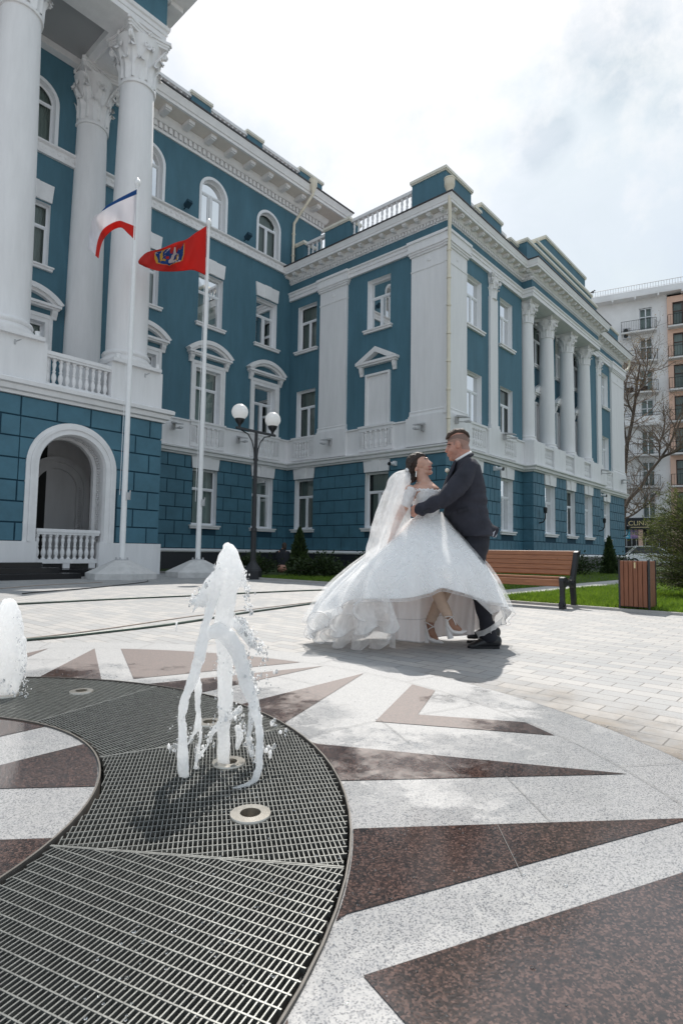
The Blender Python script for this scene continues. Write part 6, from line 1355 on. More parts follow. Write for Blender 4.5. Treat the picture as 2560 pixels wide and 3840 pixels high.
# jacket
m = MB(); ring_loft(m, [(1162, 292, 0, 46, .085), (1166, 318, 0, 72, .165), (1174, 358, 0, 94, .205), (1180, 430, 0, 113, .205), (1180, 500, 0, 130, .20), (1177, 570, 0, 142, .195), (1172, 640, 0, 152, .19), (1207, 705, 0, 129, .19), (1234, 765, 0, 114, .188), (1244, 806, 0, 110, .188), (1245, 822, 0, 109, .188)], 32, flat=.04)
ring_loft(m, [(1196, 350, -.145, 56, .075), (1155, 432, -.225, 68, .072), (1110, 490, -.25, 66, .07), (1048, 552, -.26, 59, .065), (985, 590, -.24, 52, .057), (915, 622, -.20, 47, .052), (868, 641, -.175, 43, .048)], 20)
ring_loft(m, [(1170, 360, .15, 56, .075), (1108, 470, .26, 62, .07), (1025, 560, .30, 54, .06), (960, 598, .26, 44, .05), (925, 615, .22, 40, .046)], 16)
def suitfold(p):
    x, y = to_cz(p); v = Vector(p); f = .0035*noise.noise(v*7)+.0022*noise.noise(v*17)
    if x < 1150 and y > 400: f += .005*math.sin((x*.8+y*.35)*.115+2*noise.noise(v*6))*max(0, min(1, (1150-x)/120))
    if y > 520 and x > 1100: f += .004*math.sin((x*.25-y)*.075+2.5*noise.noise(v*5))*max(0, min(1, (x-1080)/120))
    return f
jk = fuse(m, 'jacket', 'suit_grey', groom, .0055, 3, disp=suitfold)
def disc_poly(nm, pts, dd0, dd1, material, parent, dep=None):
    m = MB(); n = len(pts); V = [CZ(x, y, dd0) for x, y in pts]+[CZ(x, y, dd1) for x, y in pts]
    m.add(V, [tuple(range(n-1, -1, -1)), tuple(range(n, 2*n))]+[(i, (i+1) % n, n+(i+1) % n, n+i) for i in range(n)]); return m.build(nm, material, parent)
def cloth_flap(nm, A, B, material, parent, wob, n=16):
    """open cloth between two edges, given real thickness"""
    a_, b_ = spl([CZ(*p) for p in A], n), spl([CZ(*p) for p in B], n); V = []; k = 9
    for i in range(n+1):
        for j in range(k): u = j/(k-1); V.append(a_[i]*(1-u)+b_[i]*u+FWD*wob*math.sin(u*6+i*.5))
    m = MB(); m.add(V, [(i*k+j, (i+1)*k+j, (i+1)*k+j+1, i*k+j+1) for i in range(n) for j in range(k-1)]); o = m.build(nm, material, parent, smooth=True, recalc=False); sd = o.modifiers.new('thickness', 'SOLIDIFY'); sd.thickness = .005; sd.offset = 0; return o
vf = cloth_flap('back_vent', [(1322, 690, -.08), (1336, 745, -.08), (1350, 790, -.09), (1352, 822, -.09)], [(1330, 690, .0), (1362, 742, -.01), (1400, 772, -.03), (1378, 830, -.05)], 'suit_grey', jk, .012)
cloth_flap('lining', [(1353, 800, -.085), (1356, 820, -.085), (1372, 830, -.06)], [(1392, 778, -.035), (1394, 795, -.03), (1382, 828, -.05)], 'suit_lining', vf, .006)
def surf_strip(nm, pts, w0, w1, off, material, parent, target, dirv=-FWD):
    """narrow strip laid on a clothing surface along pts (x,y)"""
    from mathutils.bvhtree import BVHTree
    bv = BVHTree.FromObject(target, bpy.context.evaluated_depsgraph_get()) if not isinstance(target, BVHTree) else target
    m = MB(); V = []
    P = [np.array(p, float) for p in pts]
    for i, p in enumerate(P):
        t_ = P[min(i+1, len(P)-1)]-P[max(i-1, 0)]; t_ /= np.linalg.norm(t_); nrm = np.array([-t_[1], t_[0]]); w = w0+(w1-w0)*i/(len(P)-1)
        for s in (-1, -.33, .33, 1):
            x, y = p+nrm*w*s/1; o = CZ(x, y, -1.0); d = CZ(x, y, 0)-o; d /= np.linalg.norm(d); h = bv.ray_cast(Vector(o), Vector(d), 2.0)
            q = np.array(h[0]) if h[0] is not None else CZ(x, y, -.19); V.append(q-FWD*off)
    F_ = [(i*4+k, i*4+k+1, (i+1)*4+k+1, (i+1)*4+k) for i in range(len(P)-1) for k in range(3)]; m.add(V, F_); o = m.build(nm, material, parent, smooth=True, recalc=False)
    sd = o.modifiers.new('thickness', 'SOLIDIFY'); sd.thickness = .004; sd.offset = 0; return o
bpy.context.view_layer.update()
surf_strip('pocket_flap', [(1112, 650), (1135, 646), (1160, 642), (1190, 636)], 16, 18, .005, 'trouser_grey', jk, jk)
for k, (x, y) in enumerate(((893, 655), (905, 648), (917, 643))): m = MB(); blob(m, x, y, -.2-.045, 6, 7, .006); m.build('cuff_button', 'button', jk, smooth=True)
def torus(nm, c, hv, hd, r, material, parent, a0=0, a1=2*PI, flat=1.6):
    m = MB(); pts = []
    for k in range(29):
        a = a0+(a1-a0)*k/28; pts.append(CZ(c[0]+hv[0]*math.cos(a), c[1]+hv[1]*math.cos(a), hd*math.sin(a)))
    m.tube(pts, r, 10); return fuse(m, nm, material, parent, .004, 2)
torus('shirt_collar', (1158, 278), (49, -29), .066, .015, 'shirt_white', groom); torus('jacket_collar', (1164, 296), (54, -34), .082, .018, 'suit_grey', jk)
# lapel on the chest side, boutonniere
m = MB(); ring_loft(m, [(1098, 318, -.055, 8, .05), (1082, 372, -.075, 15, .05), (1060, 420, -.09, 16, .05), (1035, 470, -.10, 10, .04), (1018, 510, -.11, 5, .03)], 12); fuse(m, 'lapel', 'suit_grey', jk, .004, 2)
m = MB()
for k in range(7): a = k*.9; blob(m, 1050+7*math.cos(a), 372+7*math.sin(a), -.09, 9, 9, .010)
blob(m, 1050, 372, -.095, 9, 10, .012); bt = fuse(m, 'boutonniere', 'rose_cream', jk, .003, 1); m = MB(); m.tube([CZ(1050, 382, -.09), CZ(1054, 408, -.09)], .004, 6); MATS.setdefault('stem_green', mat('stem_green', (.10, .16, .06), .6)); m.build('stem', 'stem_green', bt)
# trousers
m = MB(); ring_loft(m, [(1242, 780, 0, 92, .15), (1244, 850, 0, 91, .155), (1242, 905, 0, 86, .152)], 24)
ring_loft(m, [(1248, 890, -.07, 82, .10), (1240, 1000, -.08, 60, .086), (1248, 1150, -.08, 52, .075), (1290, 1310, -.06, 47, .066), (1322, 1430, -.04, 47, .062), (1332, 1500, -.035, 58, .064), (1334, 1508, -.035, 57, .062)], 20)
ring_loft(m, [(1240, 890, .07, 82, .10), (1252, 1000, .11, 60, .086), (1270, 1150, .15, 52, .075), (1302, 1300, .20, 47, .066), (1325, 1420, .24, 52, .062), (1327, 1448, .24, 52, .062)], 20)
fuse(m, 'trousers', 'trouser_grey', groom, .006, 3, disp=lambda p: .005*math.sin(p[2]*46+3*noise.noise(Vector(p)*5))*max(0, min(1, (1.0-p[2])*3))*(.6)+.004*noise.noise(Vector(p)*9))
def dress_shoe(dx, dy, dd):
    m = MB(); M_ = lambda x, y, d: CZ(x+dx, y+dy, d+dd)
    ring_loft(m, [(1392, 1543, 0, 42, .036), (1360, 1538, 0, 47, .042), (1322, 1542, 0, 44, .043), (1280, 1553, 0, 33, .046), (1235, 1566, 0, 22, .046), (1203, 1572, 0, 14, .034)], 18, map_=M_); s = fuse(m, 'shoe', 'shoe_black', groom, .004, 3, zmin=.012)
    m = MB(); pts = [(1400, -.034), (1402, 0), (1400, .034), (1340, .040), (1290, .044), (1240, .050), (1205, .040), (1188, .0), (1205, -.040), (1240, -.050), (1290, -.044), (1340, -.040)]
    V = []; b0_ = M_(1300, 1588, 0); 
    for z in (.001, .020):
        for x, d in pts: q = M_(x, 1588, 0)+FWD*d; V.append((q[0], q[1], z))
    n = len(pts); m.add(V, [tuple(range(n-1, -1, -1)), tuple(range(n, 2*n))]+[(i, (i+1) % n, n+(i+1) % n, n+i) for i in range(n)]); m.build('sole', 'shoe_black', s)
dress_shoe(0, 0, -.03); dress_shoe(-6, -62, .245)
# ------------------------------------------------------------------ bride
fb = CZ(960, 1545); bride = thing('person', 'laughing dark haired woman in a white wedding gown with veil leaning back in the groom’s arms'.replace('’', ''), 'person', (fb[0], fb[1], 0))
bride['label'] = 'laughing bride in a white lace wedding gown and long veil leaning back'
m = MB(); bd = .0
blob(m, 852, 320, 0, 66, 64, .068); blob(m, 897, 338, 0, 45, 60, .055, .45); ring_loft(m, [(850, 368, 0, 28, .05), (900, 386, 0, 24, .043), (935, 386, 0, 16, .024)]); blob(m, 938, 386, 0, 14, 13, .02)
ring_loft(m, [(917, 302, 0, 6, .009), (931, 316, 0, 8, .011), (942, 325, 0, 8, .014)], 10); blob(m, 944, 326, 0, 7, 6, .009); blob(m, 934, 345, 0, 9, 6, .019); blob(m, 938, 364, 0, 8, 6, .018); blob(m, 906, 293, 0, 13, 9, .042, .4)
for s in (-1, 1): blob(m, 838, 365, s*.062, 11, 20, .010, -.2); blob(m, 912, 345, s*.034, 20, 18, .018)
ring_loft(m, [(862, 380, 0, 40, .045), (882, 430, 0, 43, .048), (888, 458, 0, 56, .07), (890, 485, 0, 92, .135), (888, 510, 0, 108, .15), (898, 560, 0, 96, .14), (905, 620, 0, 82, .12), (907, 680, 0, 80, .115), (920, 760, 0, 100, .15), (940, 860, 0, 100, .16)])
ring_loft(m, [(796, 505, -.12, 34, .045), (772, 590, -.135, 32, .038), (722, 690, -.12, 27, .033), (692, 770, -.10, 23, .028), (672, 830, -.09, 16, .02), (664, 850, -.085, 20, .014)])
ring_loft(m, [(672, 845, -.085, 20, .013), (660, 872, -.078, 22, .012)], 10)
hand(m, None, [[(648, 868, -0.078), (640, 890, -0.071), (642, 905, -0.061)], [(656, 876, -0.076), (652, 900, -0.066), (655, 916, -0.056)], [(664, 878, -0.074), (664, 902, -0.064), (667, 916, -0.054)], [(672, 872, -0.072), (675, 893, -0.064), (678, 905, -0.056)], [(684, 850, -0.084), (694, 866, -0.071), (696, 880, -0.061)]], .0075)
ring_loft(m, [(965, 510, .12, 34, .045), (1000, 545, .24, 32, .038), (1060, 500, .31, 27, .033), (1110, 430, .27, 23, .026), (1135, 395, .235, 20, .016)])
hand(m, None, [[(1135, 390, .232), (1150, 372, .22), (1160, 362, .205)], [(1142, 394, .235), (1160, 380, .222), (1172, 372, .21)], [(1146, 402, .238), (1166, 392, .228), (1178, 386, .215)], [(1146, 412, .24), (1164, 406, .23), (1175, 402, .22)], [(1125, 388, .228), (1130, 368, .215), (1134, 354, .205)]], .0075)
ring_loft(m, [(930, 840, -.05, 70, .09), (950, 1010, -.08, 56, .075), (974, 1190, -.10, 38, .05), (1010, 1280, -.11, 33, .042), (1050, 1350, -.12, 28, .034), (1072, 1400, -.12, 27, .031), (1092, 1438, -.12, 28, .030), (1130, 1462, -.12, 20, .030)])
ring_loft(m, [(960, 840, .06, 70, .09), (1030, 1010, .09, 56, .075), (1044, 1190, .10, 37, .05), (982, 1295, .10, 36, .042), (936, 1395, .08, 27, .034), (933, 1440, .07, 27, .032), (945, 1490, .06, 28, .032), (975, 1524, .06, 16, .03)])
bb = fuse(m, 'body', ['skin_woman', 'tights_tan', 'lip_red'], bride, .0048, 3)
paint(bb, [(1, [(850, 1330), (1200, 1330), (1200, 1600), (850, 1600)]), (2, [(918, 343), (946, 340), (948, 349), (922, 351)]), (2, [(924, 360), (950, 359), (949, 369), (928, 370)])])
m = MB(); ring_loft(m, [(924, 352, 0, 3.5, .020), (943, 354, 0, 4.5, .014)], 8); m.build('teeth', 'teeth', bride, smooth=True)
m = MB()
for s in (-1, 1): ring_loft(m, [(883, 298, s*.045, 3.5, .006), (904, 290, s*.036, 3.5, .008)], 8)
m.build('eyebrow', 'hair_dark', bride, smooth=True)
for s in (-1, 1): m = MB(); ring_loft(m, [(893, 313, s*.043, 2.5, .006), (908, 309, s*.034, 3.2, .010)], 8); m.build('eye', 'eye_dark', bride, smooth=True)
m = MB(); blob(m, 818, 318, 0, 54, 60, .074); blob(m, 832, 294, 0, 46, 36, .068, .35); ring_loft(m, [(898, 276, 0, 7, .028), (878, 268, 0, 14, .046), (846, 266, 0, 20, .058), (808, 286, 0, 24, .065)]); blob(m, 800, 365, 0, 40, 46, .062); blob(m, 815, 415, 0, 32, 38, .052); blob(m, 806, 436, -.01, 24, 24, .04)
for k in range(9): a = k*.35; ring_loft(m, [(884-6*k, 274-2*math.sin(a)*6, -.034-.003*k, 6, .010), (842-6*k, 285+4*k, -.062, 8, .012), (805-3*k, 320+8*k, -.066+.002*k, 8, .012), (790+1*k, 370+7*k, -.055, 6, .010)], 8)
fuse(m, 'hair', 'hair_dark', bride, .004, 1, disp=lambda p: .003*noise.noise(Vector((p[0]*60, p[1]*60, p[2]*110)))+.002*noise.noise(Vector(p)*200))
m = MB(); m.tube([CZ(838, 385, -.074), CZ(837, 412, -.076)], .0042, 6); m.ico(CZ(838, 382, -.075), .007, 1); m.ico(CZ(837, 414, -.076), .006, 1); m.build('earring', 'silver', bride)
m = MB(); m.tube([CZ(838, 452, -.035), CZ(860, 456, -.062), CZ(890, 470, -.078), CZ(915, 478, -.06), CZ(934, 470, -.025), CZ(938, 462, .0)], .0028, 6); m.ico(CZ(916, 483, -.062), .006, 1); m.build('necklace', 'silver', bride)
# bodice
m = MB(); ring_loft(m, [(905, 512, 0, 96, .150), (902, 538, 0, 103, .158), (905, 580, 0, 98, .148), (908, 630, 0, 88, .130), (910, 680, 0, 87, .124), (915, 715, 0, 98, .145)], 28, flat=.06)
blob(m, 960, 560, -.06, 46, 46, .075); blob(m, 960, 560, .06, 46, 46, .075)
for k in range(40): a = 2*PI*k/40; blob(m, 905+96*math.cos(a), 508+5*math.sin(3*k)+.06*96*math.cos(a), .152*math.sin(a), 9, 11+3*math.sin(k*2.3), .008)
bo = fuse(m, 'bodice', 'lace', bride, .005, 1, disp=lambda p: .003*noise.noise(Vector(p)*38)+.002*noise.noise(Vector(p)*90))
m = MB(); ring_loft(m, [(806, 502, -.12, 39, .052), (790, 535, -.13, 38, .046), (776, 585, -.137, 36, .043), (762, 618, -.135, 34, .040)], 18, flat=.2)
fuse(m, 'lace_sleeve', 'lace_open', bride, .005, 1, disp=lambda p: .004*noise.noise(Vector(p)*45))
# leggings and shoes
m = MB(); ring_loft(m, [(955, 1060, -.085, 54, .072), (974, 1190, -.10, 43, .055), (1010, 1280, -.11, 38, .047), (1046, 1342, -.12, 34, .040), (1052, 1356, -.12, 33, .039)], 18); ring_loft(m, [(1035, 1060, .09, 54, .072), (1046, 1190, .10, 42, .055), (984, 1295, .10, 41, .047), (940, 1390, .08, 33, .040), (934, 1405, .08, 33, .039)], 18)
fuse(m, 'leggings', 'legging_beige', bride, .005, 2, disp=lambda p: .003*math.sin(p[2]*190+2*noise.noise(Vector(p)*20))*max(0, 1-abs(p[2]-.22)*9)+.002*noise.noise(Vector(p)*14))
def pump(P, dd, heel):
    m = MB(); ring_loft(m, [(*p[:2], dd, p[2], p[3]) for p in P], 16); s = fuse(m, 'shoe', 'shoe_white', bride, .0035, 2, zmin=.003)
    m = MB(); ring_loft(m, [(*p[:2], dd, p[2], p[3]) for p in heel], 12, cap=False); m.f += []; m.build('heel', 'shoe_white', s, smooth=True); return s
s1 = pump([(1046, 1390, 12, .026), (1052, 1432, 14, .028), (1080, 1470, 15, .033), (1105, 1478, 18, .036), (1140, 1478, 18, .034), (1178, 1470, 8, .014)], -.12, [(1050, 1430, 17, .022), (1060, 1470, 17, .020), (1072, 1515, 20, .022), (1073, 1521, 20, .022)])
s2 = pump([(898, 1425, 10, .026), (906, 1470, 13, .028), (922, 1520, 16, .032), (955, 1533, 20, .036), (985, 1540, 17, .032), (1020, 1551, 7, .012)], .06, [(900, 1470, 14, .02), (905, 1500, 14, .018), (908, 1542, 17, .02), (908, 1548, 17, .02)])
def strap(pts, s): m = MB(); m.tube(spl([CZ(*p) for p in pts], 14), .0042, 6); m.build('strap', 'shoe_white', s, smooth=True)
strap([(1030, 1376, -.16), (1060, 1370, -.165), (1082, 1372, -.15), (1098, 1366, -.10)], s1); strap([(1046, 1440, -.155), (1050, 1405, -.165), (1078, 1378, -.160), (1096, 1362, -.12)], s1); strap([(1030, 1372, -.12), (1082, 1376, -.158), (1110, 1430, -.15)], s1)
strap([(892, 1405, .03), (915, 1416, .018), (948, 1436, .02), (965, 1448, .05)], s2); strap([(906, 1480, .02), (925, 1456, .015), (960, 1440, .035)], s2)
# skirt: waist ring to hem curve
nT = 220
def closed(pts, n):
    P = [np.array(p, float) for p in pts]; k = len(P); L = [0]
    for i in range(k): L.append(L[-1]+np.linalg.norm((P[(i+1) % k]-P[i])*np.array([1, 1, 800])))
    o = []
    for q in range(n):
        s = L[-1]*q/n; i = max(j for j in range(k) if L[j] <= s); u = (s-L[i])/(L[i+1]-L[i]); p0, p1, p2, p3 = P[i-1], P[i], P[(i+1) % k], P[(i+2) % k]
        o.append(.5*((2*p1)+(-p0+p2)*u+(2*p0-5*p1+4*p2-p3)*u*u+(-p0+3*p1-3*p2+p3)*u**3))
    return o
def skirt_mesh(hem, waist, name, material, fold, belly, nv=46, off=0.0):
    H = closed(hem, nT); Wst = closed(waist, nT); V = []
    for j in range(nv+1):
        t_ = j/nv
        for i in range(nT):
            w, h = Wst[i], H[i]; u = t_; p = w*(1-u)+h*u
            # bell shape: bulge outwards in the plane and in depth
            bul = math.sin(PI*min(1, t_))*belly; cx_ = w[0]*(1-u)+(960)*u
            p = p+np.array([(p[0]-cx_)*bul*.32, -abs(bul)*18, (p[2])*bul*.35])
            ph = i*2*PI/nT; f = fold*t_**1.5*(math.sin(ph*13+1.5*math.sin(ph*3))+.6*math.sin(ph*23+t_*3)+.5*noise.noise(Vector((ph*4, t_*3, 1))))
            q = CZ(*p); c = CZ(p[0]*.5+480, p[1], 0); d = q-c; d[2] = 0; d = d/(np.linalg.norm(d)+1e-6); q = q+d*(f+off*min(1, t_*3))
            nn = .010*noise.noise(Vector((q[0]*9, q[1]*9, q[2]*9)))*t_; q = q+d*nn*1.4
            if q[2] < .006: q[2] = .006+.002*noise.noise(Vector(q*20))
            V.append(q)
    m = MB(); m.add(V, [(j*nT+i, j*nT+(i+1) % nT, (j+1)*nT+(i+1) % nT, (j+1)*nT+i) for j in range(nv) for i in range(nT)]); o = m.build(name, material, bride, smooth=True)
    return o, [V[nv*nT+i] for i in range(nT)]
waist = [(1010, 655, 0), (985, 672, -.09), (910, 690, -.125), (835, 700, -.09), (806, 700, 0), (835, 695, .09), (910, 680, .125), (985, 665, .09)]
hem = [(1466, 1368, 0), (1440, 1295, -.22), (1340, 1268, -.36), (1200, 1222, -.44), (1085, 1190, -.47), (1000, 1176, -.49), (930, 1212, -.50), (800, 1240, -.50), (650, 1250, -.49), (520, 1246, -.46), (410, 1250, -.40), (320, 1340, -.30), (220, 1440, -.20), (128, 1522, -.06), (88, 1415, .06), (260, 1400, .30), (600, 1470, .42), (1000, 1480, .44), (1300, 1455, .34), (1430, 1420, .18)]
sk, hemv = skirt_mesh(hem, waist, 'skirt', 'tulle', .040, .55)
ohem = [(960+(x-960)*1.012, y+(20 if d < -.1 else 6), d*1.05) for x, y, d in hem]; owaist = [(908+(x-908)*1.04, y, d*1.06) for x, y, d in waist]
ov, ohv = skirt_mesh(ohem, owaist, 'overskirt', 'tulle_veil', .046, .57, off=.024)
m = MB(); m.tube(ohv+[ohv[0]], .0016, 5, cap=False); m.build('hem_braid', 'braid', ov, smooth=True)
hem2 = [(1400, 1340, .0), (1330, 1262, -.24), (1200, 1200, -.34), (1085, 1168, -.38), (1000, 1155, -.40), (900, 1195, -.40), (760, 1215, -.40), (640, 1235, -.36), (600, 1420, -.24), (440, 1530, -.10), (260, 1510, .05), (420, 1470, .28), (700, 1480, .36), (1000, 1475, .36), (1280, 1450, .26)]
waist2 = [(960+(x-960)*.9-6, y+12, d*.85) for x, y, d in waist]
skirt_mesh(hem2, waist2, 'underskirt', 'satin', .012, .38, 30)
m = MB(); m.tube([p for p in hemv]+[hemv[0]], .0024, 5, cap=False); m.build('hem_braid', 'braid', sk, smooth=True)
# lining panel hanging behind the legs
top = [(640, 1200, -.20), (760, 1200, -.16), (860, 1190, -.06), (940, 1180, .16), (1000, 1180, .18), (1100, 1190, .20), (1240, 1220, .16)]; bot = [(662, 1524, -.16), (770, 1536, -.13), (872, 1546, -.03), (930, 1528, .17), (1010, 1506, .22), (1120, 1502, .24), (1236, 1492, .18)]
Tt, Bb = spl(top, 60), spl(bot, 60); V = []
for i in range(61):
    for j in range(17): u = j/16; p = Tt[i]*(1-u)+Bb[i]*u; q = CZ(p[0], p[1], p[2]+.022*math.sin(i*.55)*u+.012*math.sin(i*1.3+u*4)); q[2] = max(q[2], .005); V.append(q)
m = MB(); m.add(V, [(i*17+j, (i+1)*17+j, (i+1)*17+j+1, i*17+j+1) for i in range(60) for j in range(16)]); ln = m.build('lining', 'satin', bride, smooth=True, recalc=False)
m = MB(); m.tube([V[i*17+16] for i in range(61)], .004, 5); m.tube([V[i*17+9]-FWD*.004 for i in range(4, 40)], .0025, 5); m.build('hem_braid', 'braid', ln, smooth=True)
# organza ruffle curls along the train and at the right hem
def ruffle(top, bot, waves, amp, name, n=220, nv=9, tw=.5, ph=0):
    Tt, Bb = spl(top, n), spl(bot, n); G_ = []
    for i in range(n+1):
        row = []
        for j in range(nv+1):
            u = j/nv; s = i/n; p = Tt[i]*(1-u)+Bb[i]*u; w = math.sin(2*PI*waves*s+ph+.6*math.sin(7*s)); w2 = math.cos(2*PI*waves*s+ph)
            q = CZ(p[0]+w2*30*u*tw, p[1]-18*abs(w2)*u*tw, p[2]); q = q-FWD*amp*w*u**.8+UP*amp*.35*w2*u; q[2] = max(q[2], .004); row.append(q)
        G_.append(row)
    V = [p for r in G_ for p in r]; m = MB(); k = nv+1; m.add(V, [(i*k+j, (i+1)*k+j, (i+1)*k+j+1, i*k+j+1) for i in range(n) for j in range(nv)]); o = m.build(name, 'organza', bride, smooth=True, recalc=False)
    m = MB(); m.tube([G_[i][nv] for i in range(n+1)], .0022, 5); m.build('hem_braid', 'braid', o, smooth=True); return o
ruffle([(660, 1250, -.50), (520, 1235, -.46), (420, 1245, -.40), (330, 1300, -.32), (230, 1330, -.22), (120, 1370, -.08)], [(700, 1480, -.44), (560, 1470, -.44), (420, 1500, -.38), (300, 1500, -.30), (190, 1480, -.18), (100, 1440, -.04)], 3.6, .07, 'ruffle', ph=.4, tw=.9)
ruffle([(690, 1420, -.42), (560, 1440, -.40), (420, 1460, -.34), (280, 1450, -.24), (150, 1430, -.10)], [(705, 1578, -.20), (560, 1588, -.22), (420, 1590, -.20), (260, 1566, -.14), (125, 1524, -.06)], 4.6, .06, 'ruffle', ph=2.0, tw=.9)
ruffle([(1210, 1225, -.42), (1300, 1255, -.38), (1390, 1275, -.27), (1455, 1330, -.08)], [(1330, 1370, -.36), (1380, 1350, -.33), (1420, 1340, -.24), (1466, 1400, -.04)], 1.6, .035, 'ruffle', n=80)
ruffle([(1238, 1475, -.03), (1300, 1462, -.11), (1370, 1420, -.14), (1432, 1370, -.10)], [(1246, 1526, -.03), (1292, 1508, -.12), (1372, 1468, -.15), (1438, 1412, -.10)], 2.6, .02, 'ruffle', n=90, tw=.5)
# looped curls of stiffened tulle seen end on
for (cx, cy, rx, ry, d0, d1, a0, a1) in ((168, 1405, 74, 66, -.34, -.10, -.6, 4.4), (345, 1420, 100, 66, -.42, -.16, -.4, 4.2), (525, 1330, 118, 80, -.52, -.24, -.3, 4.4), (255, 1500, 74, 46, -.36, -.12, 1.2, 5.2), (580, 1480, 96, 82, -.48, -.22, -.9, 3.6)):
    V = []; n = 48; k = 7; E0 = []
    for i in range(n+1):
        a = a0+(a1-a0)*i/n
        for j in range(k+1):
            u = j/k; f = 1-.28*u; q = CZ(cx+rx*f*math.cos(a)+14*u, cy-ry*f*math.sin(a)-26*u, d0+(d1-d0)*u); q[2] = max(q[2], .005); V.append(q)
            if j == 0: E0.append(q)
    m = MB(); m.add(V, [(i*(k+1)+j, (i+1)*(k+1)+j, (i+1)*(k+1)+j+1, i*(k+1)+j+1) for i in range(n) for j in range(k)]); o = m.build('ruffle', 'organza', bride, smooth=True, recalc=False)
    m = MB(); m.tube(E0, .0017, 5); m.build('hem_braid', 'braid', o, smooth=True)
m = MB(); pts = spl([CZ(690, 1145, -.36), CZ(672, 1170, -.38), CZ(610, 1195, -.40), CZ(540, 1215, -.41), (CZ(470, 1250, -.40)), CZ(412, 1290, -.37)], 60)
for k, p in enumerate(pts): m.ico(p-FWD*.02, .006+.002*math.sin(k*2.1), 1)
m.build('lace_trim', 'lace', sk, smooth=True)
# veil
rows = [(366, 765, 792, .03, -.03), (385, 700, 800, .06, -.03), (430, 655, 802, .085, -.03), (490, 634, 790, .10, -.04), (545, 606, 792, .11, -.05), (610, 580, 796, .12, -.06), (690, 550, 800, .155, -.06), (760, 530, 772, .165, -.05), (840, 515, 742, .165, -.04), (920, 495, 716, .15, -.03), (1000, 482, 690, .12, .0), (1070, 478, 664, .09, .03)]
R_ = spl([(r[0], r[1], r[2], r[3]*1000, r[4]*1000) for r in rows], 60); V = []; n = 72
for k, r in enumerate(R_):
    y, x0, x1, b_, dc = r[0], r[1], r[2], r[3]/1000, r[4]/1000; t_ = k/60
    for i in range(n):
        a = 2*PI*i/n; f = 1+(.05+.09*t_)*math.sin(a*7+t_*4)*min(1, t_*4)+.06*math.sin(a*15+t_*7)*t_; xx = (x0+x1)/2+(x1-x0)/2*math.cos(a)*(1 if math.cos(a) < 0 else 1); q = CZ(xx, y+8*math.sin(a*3)*t_+(.0), dc+b_*math.sin(a)*f)
        q = q+UP*.02*noise.noise(Vector((a*2, t_*6, 3)))*t_+RGT*.014*noise.noise(Vector((a*2, t_*8, 9))); V.append(q)
m = MB(); m.add(V, [(k*n+i, k*n+(i+1) % n, (k+1)*n+(i+1) % n, (k+1)*n+i) for k in range(60) for i in range(n)]); vl = m.build('veil', 'veil_tulle', bride, smooth=True)
# two inner folds of the veil
for (x0s, x1s, ph) in (((742, 700, 640, 590), (800, 770, 720, 650), 0), ((700, 640, 580, 530), (760, 700, 650, 590), 2)):
    V = []; A_ = spl([(400, x0s[0]), (600, x0s[1]), (800, x0s[2]), (1040, x0s[3])], 40); B_ = spl([(400, x1s[0]), (600, x1s[1]), (800, x1s[2]), (1040, x1s[3])], 40)
    for k in range(41):
        for i in range(9): u = i/8; x = A_[k][1]*(1-u)+B_[k][1]*u; V.append(CZ(x, A_[k][0], -.08-.035*math.sin(u*PI*2+ph+k*.12)-.02*k/40))
    m = MB(); m.add(V, [(k*9+i, (k+1)*9+i, (k+1)*9+i+1, k*9+i+1) for k in range(40) for i in range(8)]); m.build('veil_fold', 'veil_tulle', vl, smooth=True, recalc=False)
m = MB()
for k in range(46): t_ = k/45; p = CZ(772+22*math.sin(t_*9)*.6+12*t_, 362+90*t_, -.045-.01*math.sin(t_*20)); m.ico(p, .010+.004*math.sin(k*3.7), 1)
m.build('lace_comb', 'lace', vl, smooth=True)
# ------------------------------------------------------------------ seated onlooker far behind
SD = 19.3
def SZ(x, y, dd=0): return at_depth(x, y, SD+dd)
sp_ = SZ(1060, 2110); onl = thing('person', 'person in a dark jacket sitting hunched by the wall in the inner corner', 'person', (sp_[0], sp_[1], 0)); k = SD/FPX/PX
def SL(m, L): ring_loft(m, [(x, y, d, a*k, b_) for x, y, d, a, b_ in L], 14, map_=SZ)
m = MB(); SL(m, [(1066, 2046, .05, 7.5, .075), (1066, 2056, .05, 7, .075)]); SL(m, [(1062, 2060, 0, 8, .07), (1060, 2072, 0, 20, .11), (1058, 2092, 0, 22, .13), (1058, 2116, 0, 20, .14), (1058, 2130, -.05, 19, .15)])
for s in (-1, 1): SL(m, [(1060+s*19, 2072, 0, 6, .05), (1060+s*24, 2095, +.08, 5.5, .045), (1060+s*12, 2104, +.25, 4.5, .035), (1060+s*4, 2100, +.34, 4, .03)]); SL(m, [(1058+s*9, 2128, -.05, 9, .08), (1058+s*13, 2112, +.42, 7.5, .06), (1058+s*12, 2140, +.46, 5.5, .045), (1058+s*12, 2146, +.6, 5, .04)])
ob_ = fuse(m, 'body', 'skin_man', onl, .012, 2, zmin=.03)
m = MB(); SL(m, [(1060, 2068, 0, 14, .11), (1060, 2074, 0, 23, .13), (1058, 2092, 0, 25, .15), (1058, 2118, 0, 23, .16)])
for s in (-1, 1): SL(m, [(1060+s*19, 2073, 0, 8, .07), (1060+s*24, 2095, +.08, 7.5, .06), (1060+s*12, 2104, +.25, 6, .05)])
mat('dark_cloth', (.014, .016, .022), .85); fuse(m, 'jacket', 'dark_cloth', onl, .012, 2)
m = MB()
for s in (-1, 1): SL(m, [(1058+s*9, 2128, -.05, 11, .10), (1058+s*13, 2112, +.42, 9, .075), (1058+s*12, 2138, +.46, 7, .06), (1058+s*12, 2146, +.62, 7, .05)])
